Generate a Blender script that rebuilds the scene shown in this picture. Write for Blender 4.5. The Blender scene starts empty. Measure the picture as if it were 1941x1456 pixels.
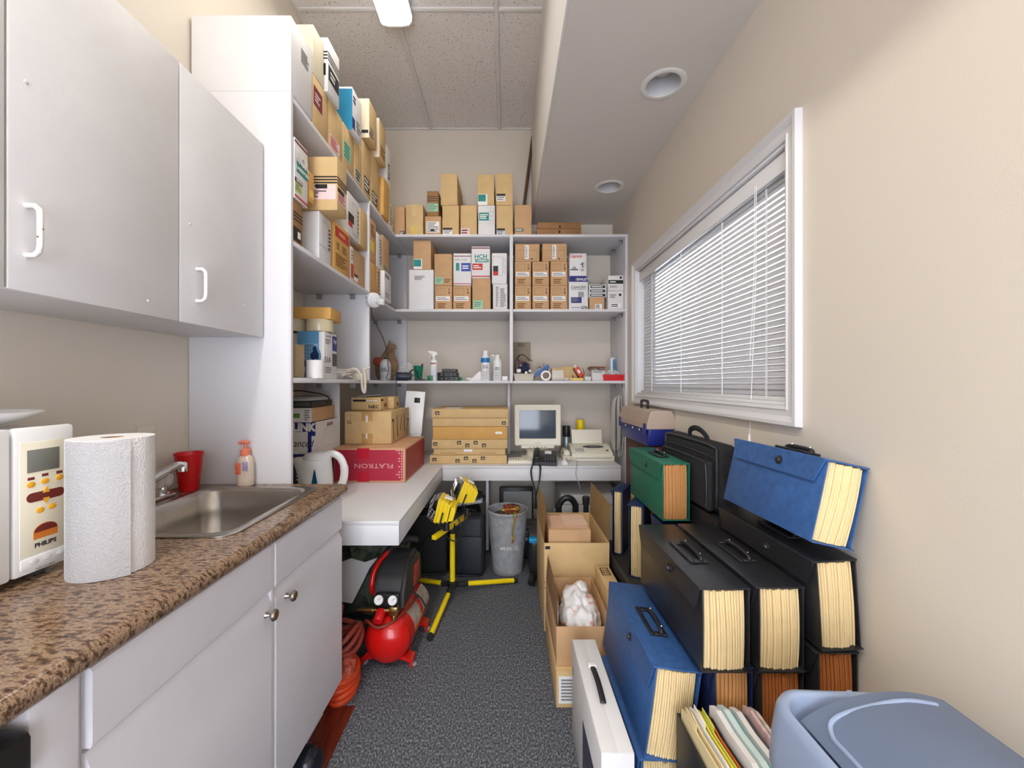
import bpy, bmesh, math, random
from math import pi, sin, cos, radians as R
from mathutils import Vector, Matrix, Euler, noise

# ---------------------------------------------------------------- camera, light, exposure
sc = bpy.context.scene
COL = sc.collection
EYE = 1.31                      # camera height
FPX = 770.0                     # focal length in pixels of the 1941 px wide frame
cam_d = bpy.data.cameras.new('camera')
cam = bpy.data.objects.new('camera', cam_d); COL.objects.link(cam)
cam.location = (0, 0, EYE); cam.rotation_euler = (R(90), 0, 0)
cam_d.sensor_fit = 'HORIZONTAL'; cam_d.sensor_width = 36.0
cam_d.lens = FPX / 1941 * 36.0
cam_d.shift_x = (970.5 - 960) / 1941; cam_d.shift_y = 0.0
cam_d.clip_start = .02; cam_d.clip_end = 60
sc.camera = cam

w_ = bpy.data.worlds.new('overcast_sky'); sc.world = w_; w_.use_nodes = True
w_.node_tree.nodes['Background'].inputs[0].default_value = (.82, .87, 1.0, 1)
w_.node_tree.nodes['Background'].inputs[1].default_value = 6.0

sc.view_settings.view_transform = 'Standard'
sc.view_settings.look = 'None'
sc.view_settings.gamma = 1.0
sc.view_settings.use_curve_mapping = False
sc.view_settings.exposure = 0.43
sc.cycles.max_bounces = 10
sc.cycles.diffuse_bounces = 6
sc.cycles.transparent_max_bounces = 12
sc.cycles.sample_clamp_indirect = 8.0

def area(name, loc, sx, sy, power, color=(1, .985, .965)):
    d = bpy.data.lights.new(name, 'AREA'); d.shape = 'RECTANGLE'; d.size = sx; d.size_y = sy
    d.energy = power; d.color = color; d.spread = R(170)
    o = bpy.data.objects.new(name, d); COL.objects.link(o); o.location = loc
    return o
# the room's two ceiling fluorescents, one over the sink and one farther back behind the camera
area('fluorescent_light_a', (-.672, 1.87, 3.475), .17, 1.16, 6.8, (1.0, .95, .86))
area('fluorescent_light_b', (-.672, -.60, 3.475), .17, 1.16, 33, (1.0, .95, .86))

# ---------------------------------------------------------------- helpers
def PX(px, s): return (px - 960.0) * s          # s = metres per pixel at that depth (Y = 770 s)
def PZ(py, s): return EYE - (py - 728.0) * s

MATS = {}
def mat(name, col, rough=.55, metal=0.0, var=.05, scale=8.0, bump=0.0, bscale=60.0, spec=.4, trans=0.0, alpha=1.0, emis=0.0, coat=0.0, stretch=None, sheen=0.0):
    if name in MATS: return MATS[name]
    m = bpy.data.materials.new(name); m.use_nodes = True
    nt = m.node_tree; b = nt.nodes['Principled BSDF']
    b.inputs['Roughness'].default_value = rough; b.inputs['Metallic'].default_value = metal
    b.inputs['Specular IOR Level'].default_value = spec
    if trans: b.inputs['Transmission Weight'].default_value = trans
    if alpha < 1: b.inputs['Alpha'].default_value = alpha
    if coat: b.inputs['Coat Weight'].default_value = coat
    if emis:
        b.inputs['Emission Color'].default_value = (*col, 1); b.inputs['Emission Strength'].default_value = emis
    tc = nt.nodes.new('ShaderNodeTexCoord'); mp = nt.nodes.new('ShaderNodeMapping')
    nt.links.new(tc.outputs['Object'], mp.inputs['Vector'])
    if stretch: mp.inputs['Scale'].default_value = stretch
    n = nt.nodes.new('ShaderNodeTexNoise'); n.inputs['Scale'].default_value = scale; n.inputs['Detail'].default_value = 4
    nt.links.new(mp.outputs[0], n.inputs['Vector'])
    r = nt.nodes.new('ShaderNodeValToRGB')
    r.color_ramp.elements[0].position = .3; r.color_ramp.elements[1].position = .7
    r.color_ramp.elements[0].color = (*[max(0, c * (1 - var)) for c in col], 1)
    r.color_ramp.elements[1].color = (*[min(1, c * (1 + var)) for c in col], 1)
    nt.links.new(n.outputs['Fac'], r.inputs[0]); nt.links.new(r.outputs[0], b.inputs['Base Color'])
    if bump:
        n2 = nt.nodes.new('ShaderNodeTexNoise'); n2.inputs['Scale'].default_value = bscale; n2.inputs['Detail'].default_value = 3
        nt.links.new(mp.outputs[0], n2.inputs['Vector'])
        bp = nt.nodes.new('ShaderNodeBump'); bp.inputs['Strength'].default_value = bump; bp.inputs['Distance'].default_value = .01
        nt.links.new(n2.outputs['Fac'], bp.inputs['Height']); nt.links.new(bp.outputs[0], b.inputs['Normal'])
    MATS[name] = m
    return m
def srgb(r, g, b):
    f = lambda c: (c / 255 / 12.92) if c / 255 <= .04045 else ((c / 255 + .055) / 1.055) ** 2.4
    return (f(r), f(g), f(b))
def ramp_mat(name, stops, scale, detail=6, rough=.4, stretch=(1, 1, 1), bump=0.0, kind='noise', bscale=None, rotz=0.0, contrast_noise=None, spec=.4):
    m = bpy.data.materials.new(name); m.use_nodes = True; nt = m.node_tree; b = nt.nodes['Principled BSDF']
    b.inputs['Roughness'].default_value = rough; b.inputs['Specular IOR Level'].default_value = spec
    tc = nt.nodes.new('ShaderNodeTexCoord'); mp = nt.nodes.new('ShaderNodeMapping')
    mp.inputs['Scale'].default_value = stretch; mp.inputs['Rotation'].default_value = (0, 0, rotz)
    nt.links.new(tc.outputs['Object'], mp.inputs['Vector'])
    n = nt.nodes.new('ShaderNodeTexNoise'); n.inputs['Scale'].default_value = scale; n.inputs['Detail'].default_value = detail; n.inputs['Roughness'].default_value = .65
    nt.links.new(mp.outputs[0], n.inputs['Vector'])
    r = nt.nodes.new('ShaderNodeValToRGB'); e = r.color_ramp.elements
    while len(e) > 1: e.remove(e[-1])
    e[0].position = stops[0][0]; e[0].color = (*stops[0][1], 1)
    for p, c in stops[1:]:
        q = e.new(p); q.color = (*c, 1)
    nt.links.new(n.outputs['Fac'], r.inputs[0]); nt.links.new(r.outputs[0], b.inputs['Base Color'])
    if bump:
        bp = nt.nodes.new('ShaderNodeBump'); bp.inputs['Strength'].default_value = bump; bp.inputs['Distance'].default_value = .01
        nt.links.new(n.outputs['Fac'], bp.inputs['Height']); nt.links.new(bp.outputs[0], b.inputs['Normal'])
    MATS[name] = m
    return m

def add_box(bm, x0, x1, y0, y1, z0, z1, r=0.0, seg=2, M=None, taper=None):
    v = bmesh.ops.create_cube(bm, size=1)['verts']
    for q in v:
        up = q.co.z > 0
        q.co = Vector(((x0 + x1) / 2 + q.co.x * (x1 - x0) * (taper if taper and up else 1), (y0 + y1) / 2 + q.co.y * (y1 - y0) * (taper if taper and up else 1), (z0 + z1) / 2 + q.co.z * (z1 - z0)))
    if r:
        es = list({e for q in v for e in q.link_edges})
        g = bmesh.ops.bevel(bm, geom=es, offset=r, segments=seg, affect='EDGES', profile=.5, clamp_overlap=True)
        v = list({q for f in g['faces'] for q in f.verts})
    if M is not None: bmesh.ops.transform(bm, matrix=M, verts=v)
    return v
def add_lathe(bm, prof, n=24, M=None, cap0=True, cap1=True, sx=1.0, sy=1.0):
    rows = []
    for (r, z) in prof:
        rows.append([bm.verts.new((r * sx * cos(2 * pi * i / n), r * sy * sin(2 * pi * i / n), z)) for i in range(n)])
    for a, b in zip(rows, rows[1:]):
        for i in range(n):
            bm.faces.new((a[i], a[(i + 1) % n], b[(i + 1) % n], b[i]))
    if cap0: bm.faces.new(list(reversed(rows[0])))
    if cap1: bm.faces.new(rows[-1])
    vs = [v for r_ in rows for v in r_]
    if M is not None: bmesh.ops.transform(bm, matrix=M, verts=vs)
    return vs
def smooth_path(pts, k=6, closed=False):
    P = [Vector(p) for p in pts]; n = len(P); out = []
    rng = range(n) if closed else range(n - 1)
    for i in rng:
        a = P[(i - 1) % n] if (closed or i > 0) else P[0]; b = P[i]; c = P[(i + 1) % n]
        d = P[(i + 2) % n] if (closed or i + 2 < n) else P[-1]
        for j in range(k):
            t = j / k
            out.append(.5 * ((2 * b) + (c - a) * t + (2 * a - 5 * b + 4 * c - d) * t * t + (3 * b - a - 3 * c + d) * t ** 3))
    if not closed: out.append(P[-1])
    return out
def add_tube(bm, pts, r, n=8, closed=False, flat=1.0):
    P = [Vector(p) for p in pts]; m = len(P); rings = []
    up = None
    for i in range(m):
        a = P[(i - 1) % m] if (closed or i > 0) else P[i]; c = P[(i + 1) % m] if (closed or i < m - 1) else P[i]
        t = (c - a)
        if t.length < 1e-9: t = Vector((0, 0, 1))
        t.normalize()
        if up is None:
            up = Vector((0, 0, 1)) if abs(t.z) < .9 else Vector((1, 0, 0))
        u = (up - t * up.dot(t))
        if u.length < 1e-6: u = t.orthogonal()
        u.normalize(); w = t.cross(u); up = u
        rr = r[i] if isinstance(r, (list, tuple)) else r
        rings.append([bm.verts.new(P[i] + rr * (cos(2 * pi * k / n) * u * flat + sin(2 * pi * k / n) * w)) for k in range(n)])
    pr = list(zip(rings, rings[1:])) + ([(rings[-1], rings[0])] if closed else [])
    for a, b in pr:
        for k in range(n): bm.faces.new((a[k], a[(k + 1) % n], b[(k + 1) % n], b[k]))
    if not closed:
        bm.faces.new(list(reversed(rings[0]))); bm.faces.new(rings[-1])
def add_prism(bm, poly, h0, h1, axis='z', M=None):
    f = {'z': lambda a, b, h: (a, b, h), 'y': lambda a, b, h: (a, h, b), 'x': lambda a, b, h: (h, a, b)}[axis]
    A = [bm.verts.new(f(a, b, h0)) for a, b in poly]; B = [bm.verts.new(f(a, b, h1)) for a, b in poly]; n = len(poly)
    for i in range(n): bm.faces.new((A[i], A[(i + 1) % n], B[(i + 1) % n], B[i]))
    bm.faces.new(list(reversed(A))); bm.faces.new(B)
    if M is not None: bmesh.ops.transform(bm, matrix=M, verts=A + B)
    return A + B
def add_blob(bm, c, rx, ry, rz, amp=.15, freq=3.0, seed=0, sub=3, flatz=None):
    v = bmesh.ops.create_icosphere(bm, subdivisions=sub, radius=1)['verts']
    off = Vector((seed * 3.17, seed * 1.3, seed * 2.1))
    for q in v:
        d = q.co.copy(); k = 1 + amp * noise.noise(d * freq + off) + .5 * amp * noise.noise(d * freq * 2.7 + off)
        p = Vector((d.x * rx * k, d.y * ry * k, d.z * rz * k))
        if flatz is not None: p.z = max(p.z, -flatz * rz)
        q.co = p + Vector(c)
    return v
def NB(): return bmesh.new()
def obj(name, bm, m, parent=None, smooth=True, loc=None, rot=None, ang=38):
    bmesh.ops.recalc_face_normals(bm, faces=bm.faces)
    me = bpy.data.meshes.new(name); bm.to_mesh(me); bm.free()
    me.materials.append(m)
    if smooth:
        me.shade_smooth(); me.set_sharp_from_angle(angle=R(ang))
    o = bpy.data.objects.new(name, me); COL.objects.link(o)
    if parent is not None: o.parent = parent
    if loc is not None: o.location = loc
    if rot is not None: o.rotation_euler = rot
    return o
def box_obj(name, x0, x1, y0, y1, z0, z1, m, parent=None, r=.002, **k):
    bm = NB(); add_box(bm, x0, x1, y0, y1, z0, z1, r); return obj(name, bm, m, parent, **k)
def tag(o, label, cat, group=None):
    o['label'] = label; o['category'] = cat
    if group: o['group'] = group
    return o
def thing(name, label, cat, loc=(0, 0, 0), rz=0.0, group=None, rot=None):
    o = bpy.data.objects.new(name, None); COL.objects.link(o); o.empty_display_size = .05
    o.location = loc; o.rotation_euler = rot if rot else (0, 0, rz)
    return tag(o, label, cat, group)
def struct(o): o['kind'] = 'structure'; return o
def stuff(o): o['kind'] = 'stuff'; return o
def dup(root, loc, rz=None, label=None):
    r = root.copy(); COL.objects.link(r); r.location = loc
    if rz is not None: r.rotation_euler = (0, 0, rz)
    if label: r['label'] = label
    for ch in list(root.children):
        c = ch.copy(); COL.objects.link(c); c.parent = r
        for g in list(ch.children):
            d = g.copy(); COL.objects.link(d); d.parent = c
    return r
FACE = {'-y': (R(90), 0, 0), '+x': (R(90), 0, R(90)), '-x': (R(90), 0, R(-90)), '+z': (0, 0, 0), '+y': (R(90), 0, R(180))}
def text(body, size, m, parent, loc, rot, name='lettering', bold=0.0, shear=0.0, sx=1.0, spin=0.0, align='CENTER'):
    c = bpy.data.curves.new(name, 'FONT'); c.body = body; c.size = size; c.align_x = align; c.align_y = 'CENTER'
    c.extrude = .0002; c.offset = bold * size; c.shear = shear; c.resolution_u = 2
    c.materials.append(m)
    tmp = bpy.data.objects.new(name, c); me = bpy.data.meshes.new_from_object(tmp); bpy.data.objects.remove(tmp)
    o = bpy.data.objects.new(name, me); COL.objects.link(o); o.parent = parent; o.location = loc
    e = Euler(rot).to_matrix() @ Matrix.Rotation(spin, 3, 'Z')
    o.rotation_euler = e.to_euler(); o.scale = (sx, 1, 1)
    return o

# ---------------------------------------------------------------- materials
WALL = mat('wall_paint', (.675, .612, .525), .75, var=.015, scale=1.5, bump=.05, bscale=180)
WALLR = WALL
WHITEP = mat('white_painted_board', (.715, .70, .735), .38, var=.02, scale=5, bump=.02, bscale=40)
OLDP = mat('old_white_paint', (.67, .66, .66), .42, var=.03, scale=6, bump=.12, bscale=25)
LAM = mat('white_melamine', (.66, .655, .68), .3, var=.01, scale=3)
GREYL = mat('grey_laminate', (.68, .68, .69), .4, var=.015, scale=6)
SOFF = mat('soffit_paint', (.66, .62, .57), .8, var=.015, scale=2)
SOFFW = mat('soffit_white_paint', (.74, .73, .70), .7, var=.01)
TRIM = mat('trim_gloss_white', (.68, .68, .69), .35, var=.01)
KR = mat('kraft_card', srgb(205, 174, 124), .75, var=.06, scale=14, bump=.04, bscale=120)
KR2 = mat('kraft_card_pink', srgb(193, 155, 114), .75, var=.06, scale=14, bump=.04, bscale=120)
KR3 = mat('kraft_card_orange', srgb(205, 158, 88), .72, var=.06, scale=10, bump=.04, bscale=120)
KR4 = mat('kraft_card_dark', srgb(150, 110, 70), .75, var=.08, scale=12)
KRED = mat('kraft_raw_edge', srgb(170, 128, 80), .8, var=.1, scale=30)
CREAM = mat('cream_card', srgb(222, 212, 186), .6, var=.02)
WCARD = mat('white_card', (.71, .70, .70), .5, var=.02, scale=10)
TAPE = mat('brown_packing_tape', srgb(188, 148, 92), .22, var=.05, spec=.6)
CLRT = mat('clear_tape', srgb(214, 188, 140), .15, var=.03, spec=.7)
INK = mat('black_ink', (.012, .012, .014), .5, var=.1)
GINK = mat('grey_ink', (.22, .21, .20), .6, var=.1)
BINK = mat('brown_ink', srgb(120, 82, 45), .7, var=.1)
REDI = mat('red_ink', srgb(190, 45, 40), .5, var=.05)
MARO = mat('maroon_ink', srgb(120, 45, 60), .5, var=.05)
TEAL = mat('teal_print', srgb(20, 135, 130), .45, var=.05)
MINT = mat('mint_sticker', srgb(140, 200, 165), .5, var=.05)
BLUI = mat('blue_print', srgb(45, 70, 165), .45, var=.06)
NAVY = mat('navy_print', srgb(32, 40, 120), .4, var=.05)
CYANP = mat('cyan_blue_print', srgb(35, 130, 170), .4, var=.08)
PINK = mat('pink_sticker', srgb(232, 205, 205), .5, var=.04)
LIME = mat('lime_sticker', srgb(190, 205, 120), .5, var=.04)
YELS = mat('yellow_sticker', srgb(225, 195, 70), .5, var=.04)
STK = mat('white_sticker', (.80, .79, .78), .45, var=.02)
BLKP = mat('black_plastic', (.018, .018, .02), .38, var=.1, spec=.4)
BLKL = mat('black_leatherette', (.020, .020, .023), .33, var=.15, scale=40, bump=.1, bscale=300)
BLKC = mat('black_cloth', (.016, .017, .02), .8, var=.2, scale=60, bump=.2, bscale=400)
GREYP = mat('grey_plastic', (.30, .30, .31), .45, var=.05)
DGREY = mat('dark_grey_plastic', (.07, .07, .075), .45, var=.08)
WPLA = mat('white_plastic', (.78, .78, .78), .28, var=.01)
BEIP = mat('beige_plastic', srgb(226, 221, 203), .42, var=.015)
CHROME = mat('chrome', (.75, .75, .76), .08, metal=1.0, var=.02)
STEEL = mat('brushed_steel', (.46, .43, .39), .30, metal=1.0, var=.05, scale=30, stretch=(1, 14, 1), bump=.02, bscale=120)
NICK = mat('satin_nickel', (.45, .42, .38), .25, metal=1.0, var=.05)
BRASS = mat('brass', (.70, .48, .18), .25, metal=1.0, var=.05)
REDP = mat('red_enamel', srgb(200, 22, 18), .22, var=.03, coat=.4)
REDC = mat('red_cup_plastic', srgb(200, 20, 28), .3, var=.03)
YELP = mat('yellow_enamel', srgb(238, 208, 20), .3, var=.03)
ORNG = mat('orange_rubber', srgb(205, 68, 28), .45, var=.08)
BLUEF = mat('blue_cloth_paper', srgb(54, 92, 146), .48, var=.16, scale=45, bump=.06, bscale=300)
DBLUE = mat('dark_blue_cloth_paper', srgb(26, 42, 84), .55, var=.14, scale=45, bump=.06, bscale=300)
GREENF = mat('green_cloth_paper', srgb(28, 108, 84), .55, var=.12, scale=45, bump=.06, bscale=300)
PLEAT = mat('cream_manila', srgb(232, 210, 160), .7, var=.03, scale=20)
PLEATO = mat('tan_manila', srgb(205, 150, 92), .7, var=.05, scale=20)
PLEATB = mat('brown_manila', srgb(168, 98, 46), .7, var=.08, scale=20)
PAPER = mat('white_paper', (.80, .79, .78), .8, var=.02)
TOWEL = mat('paper_towel', (.74, .73, .73), .9, var=.02, scale=90, bump=.38, bscale=230)
CLEAR = mat('clear_plastic', (.80, .82, .82), .12, trans=.0, alpha=.35, var=.05, spec=.8)
CLEARG = mat('green_tinted_plastic', (.16, .20, .15), .16, alpha=.8, var=.35, scale=9, spec=.8)
ACRYL = mat('clear_acrylic', (.92, .90, .90), .05, trans=.75, var=.02, spec=.8)
BAGW = mat('white_bag_plastic', (.82, .81, .82), .35, var=.04, scale=10)
BAGP = ramp_mat('white_bag_red_print', [(.0, (.78, .77, .78)), (.575, (.78, .77, .78)), (.605, srgb(226, 182, 170)), (.68, srgb(205, 130, 122))], 15, 1, .35)
BAGB = mat('tan_bag_plastic', srgb(150, 118, 88), .3, var=.2, scale=8, spec=.6)
BINP = mat('blue_grey_plastic', srgb(148, 164, 192), .3, var=.03, scale=6)
GREYC = mat('grey_cable', (.42, .42, .41), .5, var=.05)
SKYB = mat('sky_blue_plastic', srgb(25, 150, 205), .35, var=.05)
TOOLB = mat('tool_box_blue', srgb(30, 42, 125), .35, var=.06)
TAUPE = mat('taupe_plastic', srgb(178, 160, 144), .5, var=.04)
HWOOD = ramp_mat('red_wood_floor', [(.3, srgb(80, 30, 20)), (.6, srgb(125, 52, 35)), (.8, srgb(150, 72, 45))], 6, 5, .3, (8, .8, 1))
GRAN = ramp_mat('brown_granite_laminate', [(.28, srgb(26, 20, 18)), (.40, srgb(70, 50, 38)), (.48, srgb(112, 88, 68)), (.545, srgb(158, 132, 108)), (.62, srgb(88, 68, 54)), (.70, srgb(196, 172, 148))], 74, 10, .18, (.8, 2.0, 1.4), spec=.5)
CARPET = ramp_mat('charcoal_carpet', [(.30, srgb(46, 48, 53)), (.45, srgb(84, 87, 93)), (.55, srgb(110, 113, 120)), (.70, srgb(168, 170, 176))], 170, 3, .95, (1, .55, 1), bump=.7, spec=.1)
TILE = ramp_mat('mineral_fibre_tile', [(.32, srgb(128, 120, 112)), (.38, srgb(218, 213, 207)), (.60, srgb(226, 222, 217)), (.75, srgb(208, 202, 196))], 85, 3, .9, bump=.35, spec=.1)
GRID = mat('ceiling_grid_paint', (.74, .73, .71), .5)

# ---------------------------------------------------------------- the room
XL, XR, YB, YF, ZC = -1.277, .945, 3.62, -1.9, 3.575
ZS, XS = 2.73, .235            # soffit underside and edge
T = .12
struct(box_obj('wall_left', XL - T, XL, YF - T, YB + T, -.05, ZC + .1, WALL, r=0))
struct(box_obj('wall_back', XL, XR, YB, YB + T, -.05, ZC + .1, WALL, r=0))
wf = struct(box_obj('wall_front', XL, XR, YF - T, YF, 2.42, ZC + .1, WALL, r=0))     # wall behind the camera, wide doorway added to let in cool fill light
box_obj('wall_section', XL, XL + .2, YF - T, YF, -.05, 2.42, WALL, wf, r=0); box_obj('wall_section', XR - .2, XR, YF - T, YF, -.05, 2.42, WALL, wf, r=0)
WY0, WY1, WZ0, WZ1 = 1.362, 2.935, 1.237, 2.128      # window opening in the side wall
bm = NB()
ys, zs = [YF - T, WY0, WY1, YB + T], [-.05, WZ0, WZ1, ZC + .1]
for xx in (XR, XR + T):
    for i in range(3):
        for j in range(3):
            if i == 1 and j == 1: continue
            bm.faces.new([bm.verts.new((xx, a, b)) for a, b in ((ys[i], zs[j]), (ys[i + 1], zs[j]), (ys[i + 1], zs[j + 1]), (ys[i], zs[j + 1]))])
for a, b in (((WY0, WZ0), (WY1, WZ0)), ((WY1, WZ0), (WY1, WZ1)), ((WY1, WZ1), (WY0, WZ1)), ((WY0, WZ1), (WY0, WZ0)), ((YF - T, -.05), (YB + T, -.05)), ((YF - T, ZC + .1), (YB + T, ZC + .1)), ((YF - T, -.05), (YF - T, ZC + .1)), ((YB + T, -.05), (YB + T, ZC + .1))):
    bm.faces.new([bm.verts.new((x, p[0], p[1])) for x, p in ((XR, a), (XR, b), (XR + T, b), (XR + T, a))])
bmesh.ops.remove_doubles(bm, verts=bm.verts, dist=1e-5)
struct(obj('wall_right', bm, WALLR, smooth=False))
struct(box_obj('floor', XL, XR, YF, YB, -.06, -.004, HWOOD, r=0))
cp = struct(box_obj('floor_carpet', -.615, XR, YF, 1.66, -.004, .0, CARPET, r=0))
box_obj('carpet_section', XL, XR, 1.66, YB, -.004, .0, CARPET, cp, r=0)

# suspended ceiling: deck, lay-in tiles and grid bars
ce = struct(box_obj('ceiling', XL, XR, YF, YB, ZC + .03, ZC + .1, GRID, r=0))
xb = [XL, -.672, -.061, XS + .02]; yb = [YF, -1.204, .016, 1.236, 2.456, YB]
rnd = random.Random(4)
for i in range(3):
    for j in range(5):
        if yb[j + 1] < 1.0: pass
        bm = NB(); add_box(bm, xb[i] + .012, xb[i + 1] - .012, yb[j] + .012, yb[j + 1] - .012, ZC + .004, ZC + .024, .003, 1)
        o = obj('ceiling_tile', bm, TILE, ce); o.rotation_euler = (0, 0, 0)
for x in (-.672, -.061):
    box_obj('grid_bar', x - .013, x + .013, YF, YB, ZC - .004, ZC + .012, GRID, ce, .001)
for x in (XL + .011, XS - .011):
    box_obj('grid_bar', x - .011, x + .011, YF, YB, ZC - .004, ZC + .012, GRID, ce, .001)
for y in yb[1:-1] + [YB - .012]:
    for i in range(3):
        box_obj('grid_bar', xb[i] + .014, xb[i + 1] - .034 if i == 2 else xb[i + 1] - .014, y - .012, y + .012, ZC - .003, ZC + .012, GRID, ce, .001)

# dropped soffit with two round holes for the recessed lights
HOLES = [(.743, 1.925), (.742, 2.93)]; HR = .082; N = 32
bm = NB()
def qd(pts): bm.faces.new([bm.verts.new(p) for p in pts])
sx0, sx1 = .743 - .13, .743 + .13
yy = [YF]
for (_, hy) in HOLES: yy += [hy - .13, hy + .13]
yy.append(YB)
qd([(XS, YF, ZS), (sx0, YF, ZS), (sx0, YB, ZS), (XS, YB, ZS)]); qd([(sx1, YF, ZS), (XR, YF, ZS), (XR, YB, ZS), (sx1, YB, ZS)])
for k in (0, 2, 4): qd([(sx0, yy[k], ZS), (sx1, yy[k], ZS), (sx1, yy[k + 1], ZS), (sx0, yy[k + 1], ZS)])
for (hx, hy) in HOLES:
    for i in range(N):
        def ring(k):
            a = 2 * pi * k / N; c, s = cos(a), sin(a); q = .13 / max(abs(c), abs(s))
            return (hx + HR * c, hy + HR * s, ZS), (.743 + q * c, hy + q * s, ZS)
        a0, b0 = ring(i); a1, b1 = ring(i + 1); qd([a0, b0, b1, a1])
obj_s = struct(obj('ceiling_soffit', bm, SOFF, smooth=False))
box_obj('soffit_side', XS - .012, XS, YF, YB, ZS, ZC + .03, SOFFW, obj_s, r=.0015)
DISC = mat('recessed_lamp_glass', (.62, .62, .62), .3)
for k, (hx, hy) in enumerate(HOLES):
    t = thing('recessed_light', ['round recessed light in the soffit above the blind, nearer the camera', 'round recessed light in the soffit close to the back shelving'][k], 'ceiling light', (hx, hy, ZS), group='recessed soffit lights')
    bm = NB(); prof = [(.078, .0), (.079, -.004), (.094, -.006), (.104, -.002), (.104, -.0005)]
    add_lathe(bm, prof, 40, cap0=False, cap1=False); obj('trim_ring', bm, SOFFW, t)
    bm = NB(); add_lathe(bm, [(.079, -.003), (.074, .05), (.066, .10), (.05, .118), (.048, .13)], 40, cap0=False); obj('baffle', bm, mat('baffle_white', (.62, .62, .63), .5), t)
    bm = NB(); add_lathe(bm, [(.004, .052), (.03, .055), (.045, .068), (.047, .085), (.030, .118)], 28); obj('bulb', bm, DISC, t)

# fluorescent fixture with its wrap-around diffuser
DIFF = mat('lit_diffuser', (.98, .985, 1.0), .5, emis=1.15, var=0)
for k, (y0, y1) in enumerate(((1.27, 2.475), (-1.2, 0.0))):
    t = thing('ceiling_light', ['lit white wraparound fluorescent fixture on the tiled ceiling over the shelving', 'white fluorescent fixture on the ceiling behind the camera'][k], 'ceiling light', (-.672, (y0 + y1) / 2, ZC))
    L = (y1 - y0) / 2
    bm = NB(); add_box(bm, -.10, .10, -L, L, -.03, -.004, .003); obj('housing', bm, WPLA, t)
    poly = [(-.098, -.03), (-.094, -.062), (-.08, -.082), (-.04, -.09), (.04, -.09), (.08, -.082), (.094, -.062), (.098, -.03)]
    bm = NB(); add_prism(bm, poly, -L + .008, L - .008, 'y'); obj('diffuser', bm, DIFF, t)
    for s in (-1, 1):
        bm = NB(); add_prism(bm, [(a * 1.02, b * 1.02) for a, b in poly], s * L - .007, s * L + .001, 'y'); obj('end_cap', bm, WPLA, t)

# ---------------------------------------------------------------- window with venetian blind
w = struct(thing('window_1', 'white framed interior window with a closed venetian blind in the side wall', 'window', (XR, (WY0 + WY1) / 2, WZ0)))
del w['category']; del w['label']
def casing(y0, z0, y1, z1, nx):   # one mitred casing member with a stepped profile
    d = Vector((0, y1 - y0, z1 - z0)); L = d.length; d.normalize()
    nrm = Vector((0, nx[0], nx[1]))
    prof = [(0, 0), (0, -.012), (.012, -.017), (.016, -.012), (.034, -.012), (.042, -.017), (.052, -.024), (.064, -.024), (.066, 0)]  # (outwards, depth towards room)
    bm = NB(); rows = []
    for end, sg in ((0, -1), (1, 1)):
        row = []
        for (o_, dx) in prof:
            p = Vector((XR + dx, y0, z0)) + d * (L * end + sg * o_) + nrm * o_
            row.append(bm.verts.new(p))
        rows.append(row)
    n = len(prof)
    for i in range(n - 1): bm.faces.new((rows[0][i], rows[0][i + 1], rows[1][i + 1], rows[1][i]))
    o = obj('window_casing', bm, TRIM, smooth=False)
    o.parent = w; o.matrix_parent_inverse = Matrix.Translation(-Vector(w.location)); return o
casing(WY0, WZ0, WY1, WZ0, (0, -1)); casing(WY1, WZ0, WY1, WZ1, (1, 0)); casing(WY1, WZ1, WY0, WZ1, (0, 1)); casing(WY0, WZ1, WY0, WZ0, (-1, 0))
def wl(o): o.parent = w; o.matrix_parent_inverse = Matrix.Translation(-Vector(w.location)); return o
jb = .012
wl(box_obj('window_jamb', XR - .004, XR + T, WY0, WY0 + jb, WZ0, WZ1, TRIM)); wl(box_obj('window_jamb', XR - .004, XR + T, WY1 - jb, WY1, WZ0, WZ1, TRIM))
wl(box_obj('window_head', XR - .004, XR + T, WY0 + jb, WY1 - jb, WZ1 - jb, WZ1, TRIM)); wl(box_obj('window_sill', XR - .004, XR + T, WY0 + jb, WY1 - jb, WZ0, WZ0 + jb, TRIM))
wl(box_obj('sash_frame', XR + .085, XR + .115, WY0 + jb, WY0 + .06, WZ0 + jb, WZ1 - jb, TRIM)); wl(box_obj('sash_frame', XR + .085, XR + .115, WY1 - .06, WY1 - jb, WZ0 + jb, WZ1 - jb, TRIM))
wl(box_obj('sash_frame', XR + .085, XR + .115, WY0 + .06, WY1 - .06, WZ1 - .06, WZ1 - jb, TRIM)); wl(box_obj('sash_frame', XR + .085, XR + .115, WY0 + .06, WY1 - .06, WZ0 + jb, WZ0 + .06, TRIM))
GLASS = mat('window_glass', (.9, .95, 1.0), .02, trans=1.0, var=0)
wl(box_obj('window_pane', XR + .098, XR + .103, WY0 + .06, WY1 - .06, WZ0 + .06, WZ1 - .06, GLASS, r=0))
struct(box_obj('added_corridor_wall', XR + 1.5, XR + 1.6, -.6, 5.2, -.05, 2.9, WALL, r=0))     # unseen passage added outside the window to dim daylight behind the blind
struct(box_obj('added_corridor_ceiling', XR + T + .001, XR + 1.499, -.6, 5.2, 2.8, 2.9, GRID, r=0)); struct(box_obj('added_corridor_floor', XR + T + .001, XR + 1.499, -.6, 5.2, -.06, -.004, CARPET, r=0))  # added passage ceiling and floor, keeping open sky off the window
bl = thing('venetian_blind', 'closed white aluminium venetian blind hanging in the window', 'blind', (XR + .035, (WY0 + WY1) / 2, WZ1 - jb - .05))
BW = WY1 - WY0 - 2 * jb - .012; SLAT = mat('blind_slat_white', (.80, .80, .82), .38, var=.005)
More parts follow.
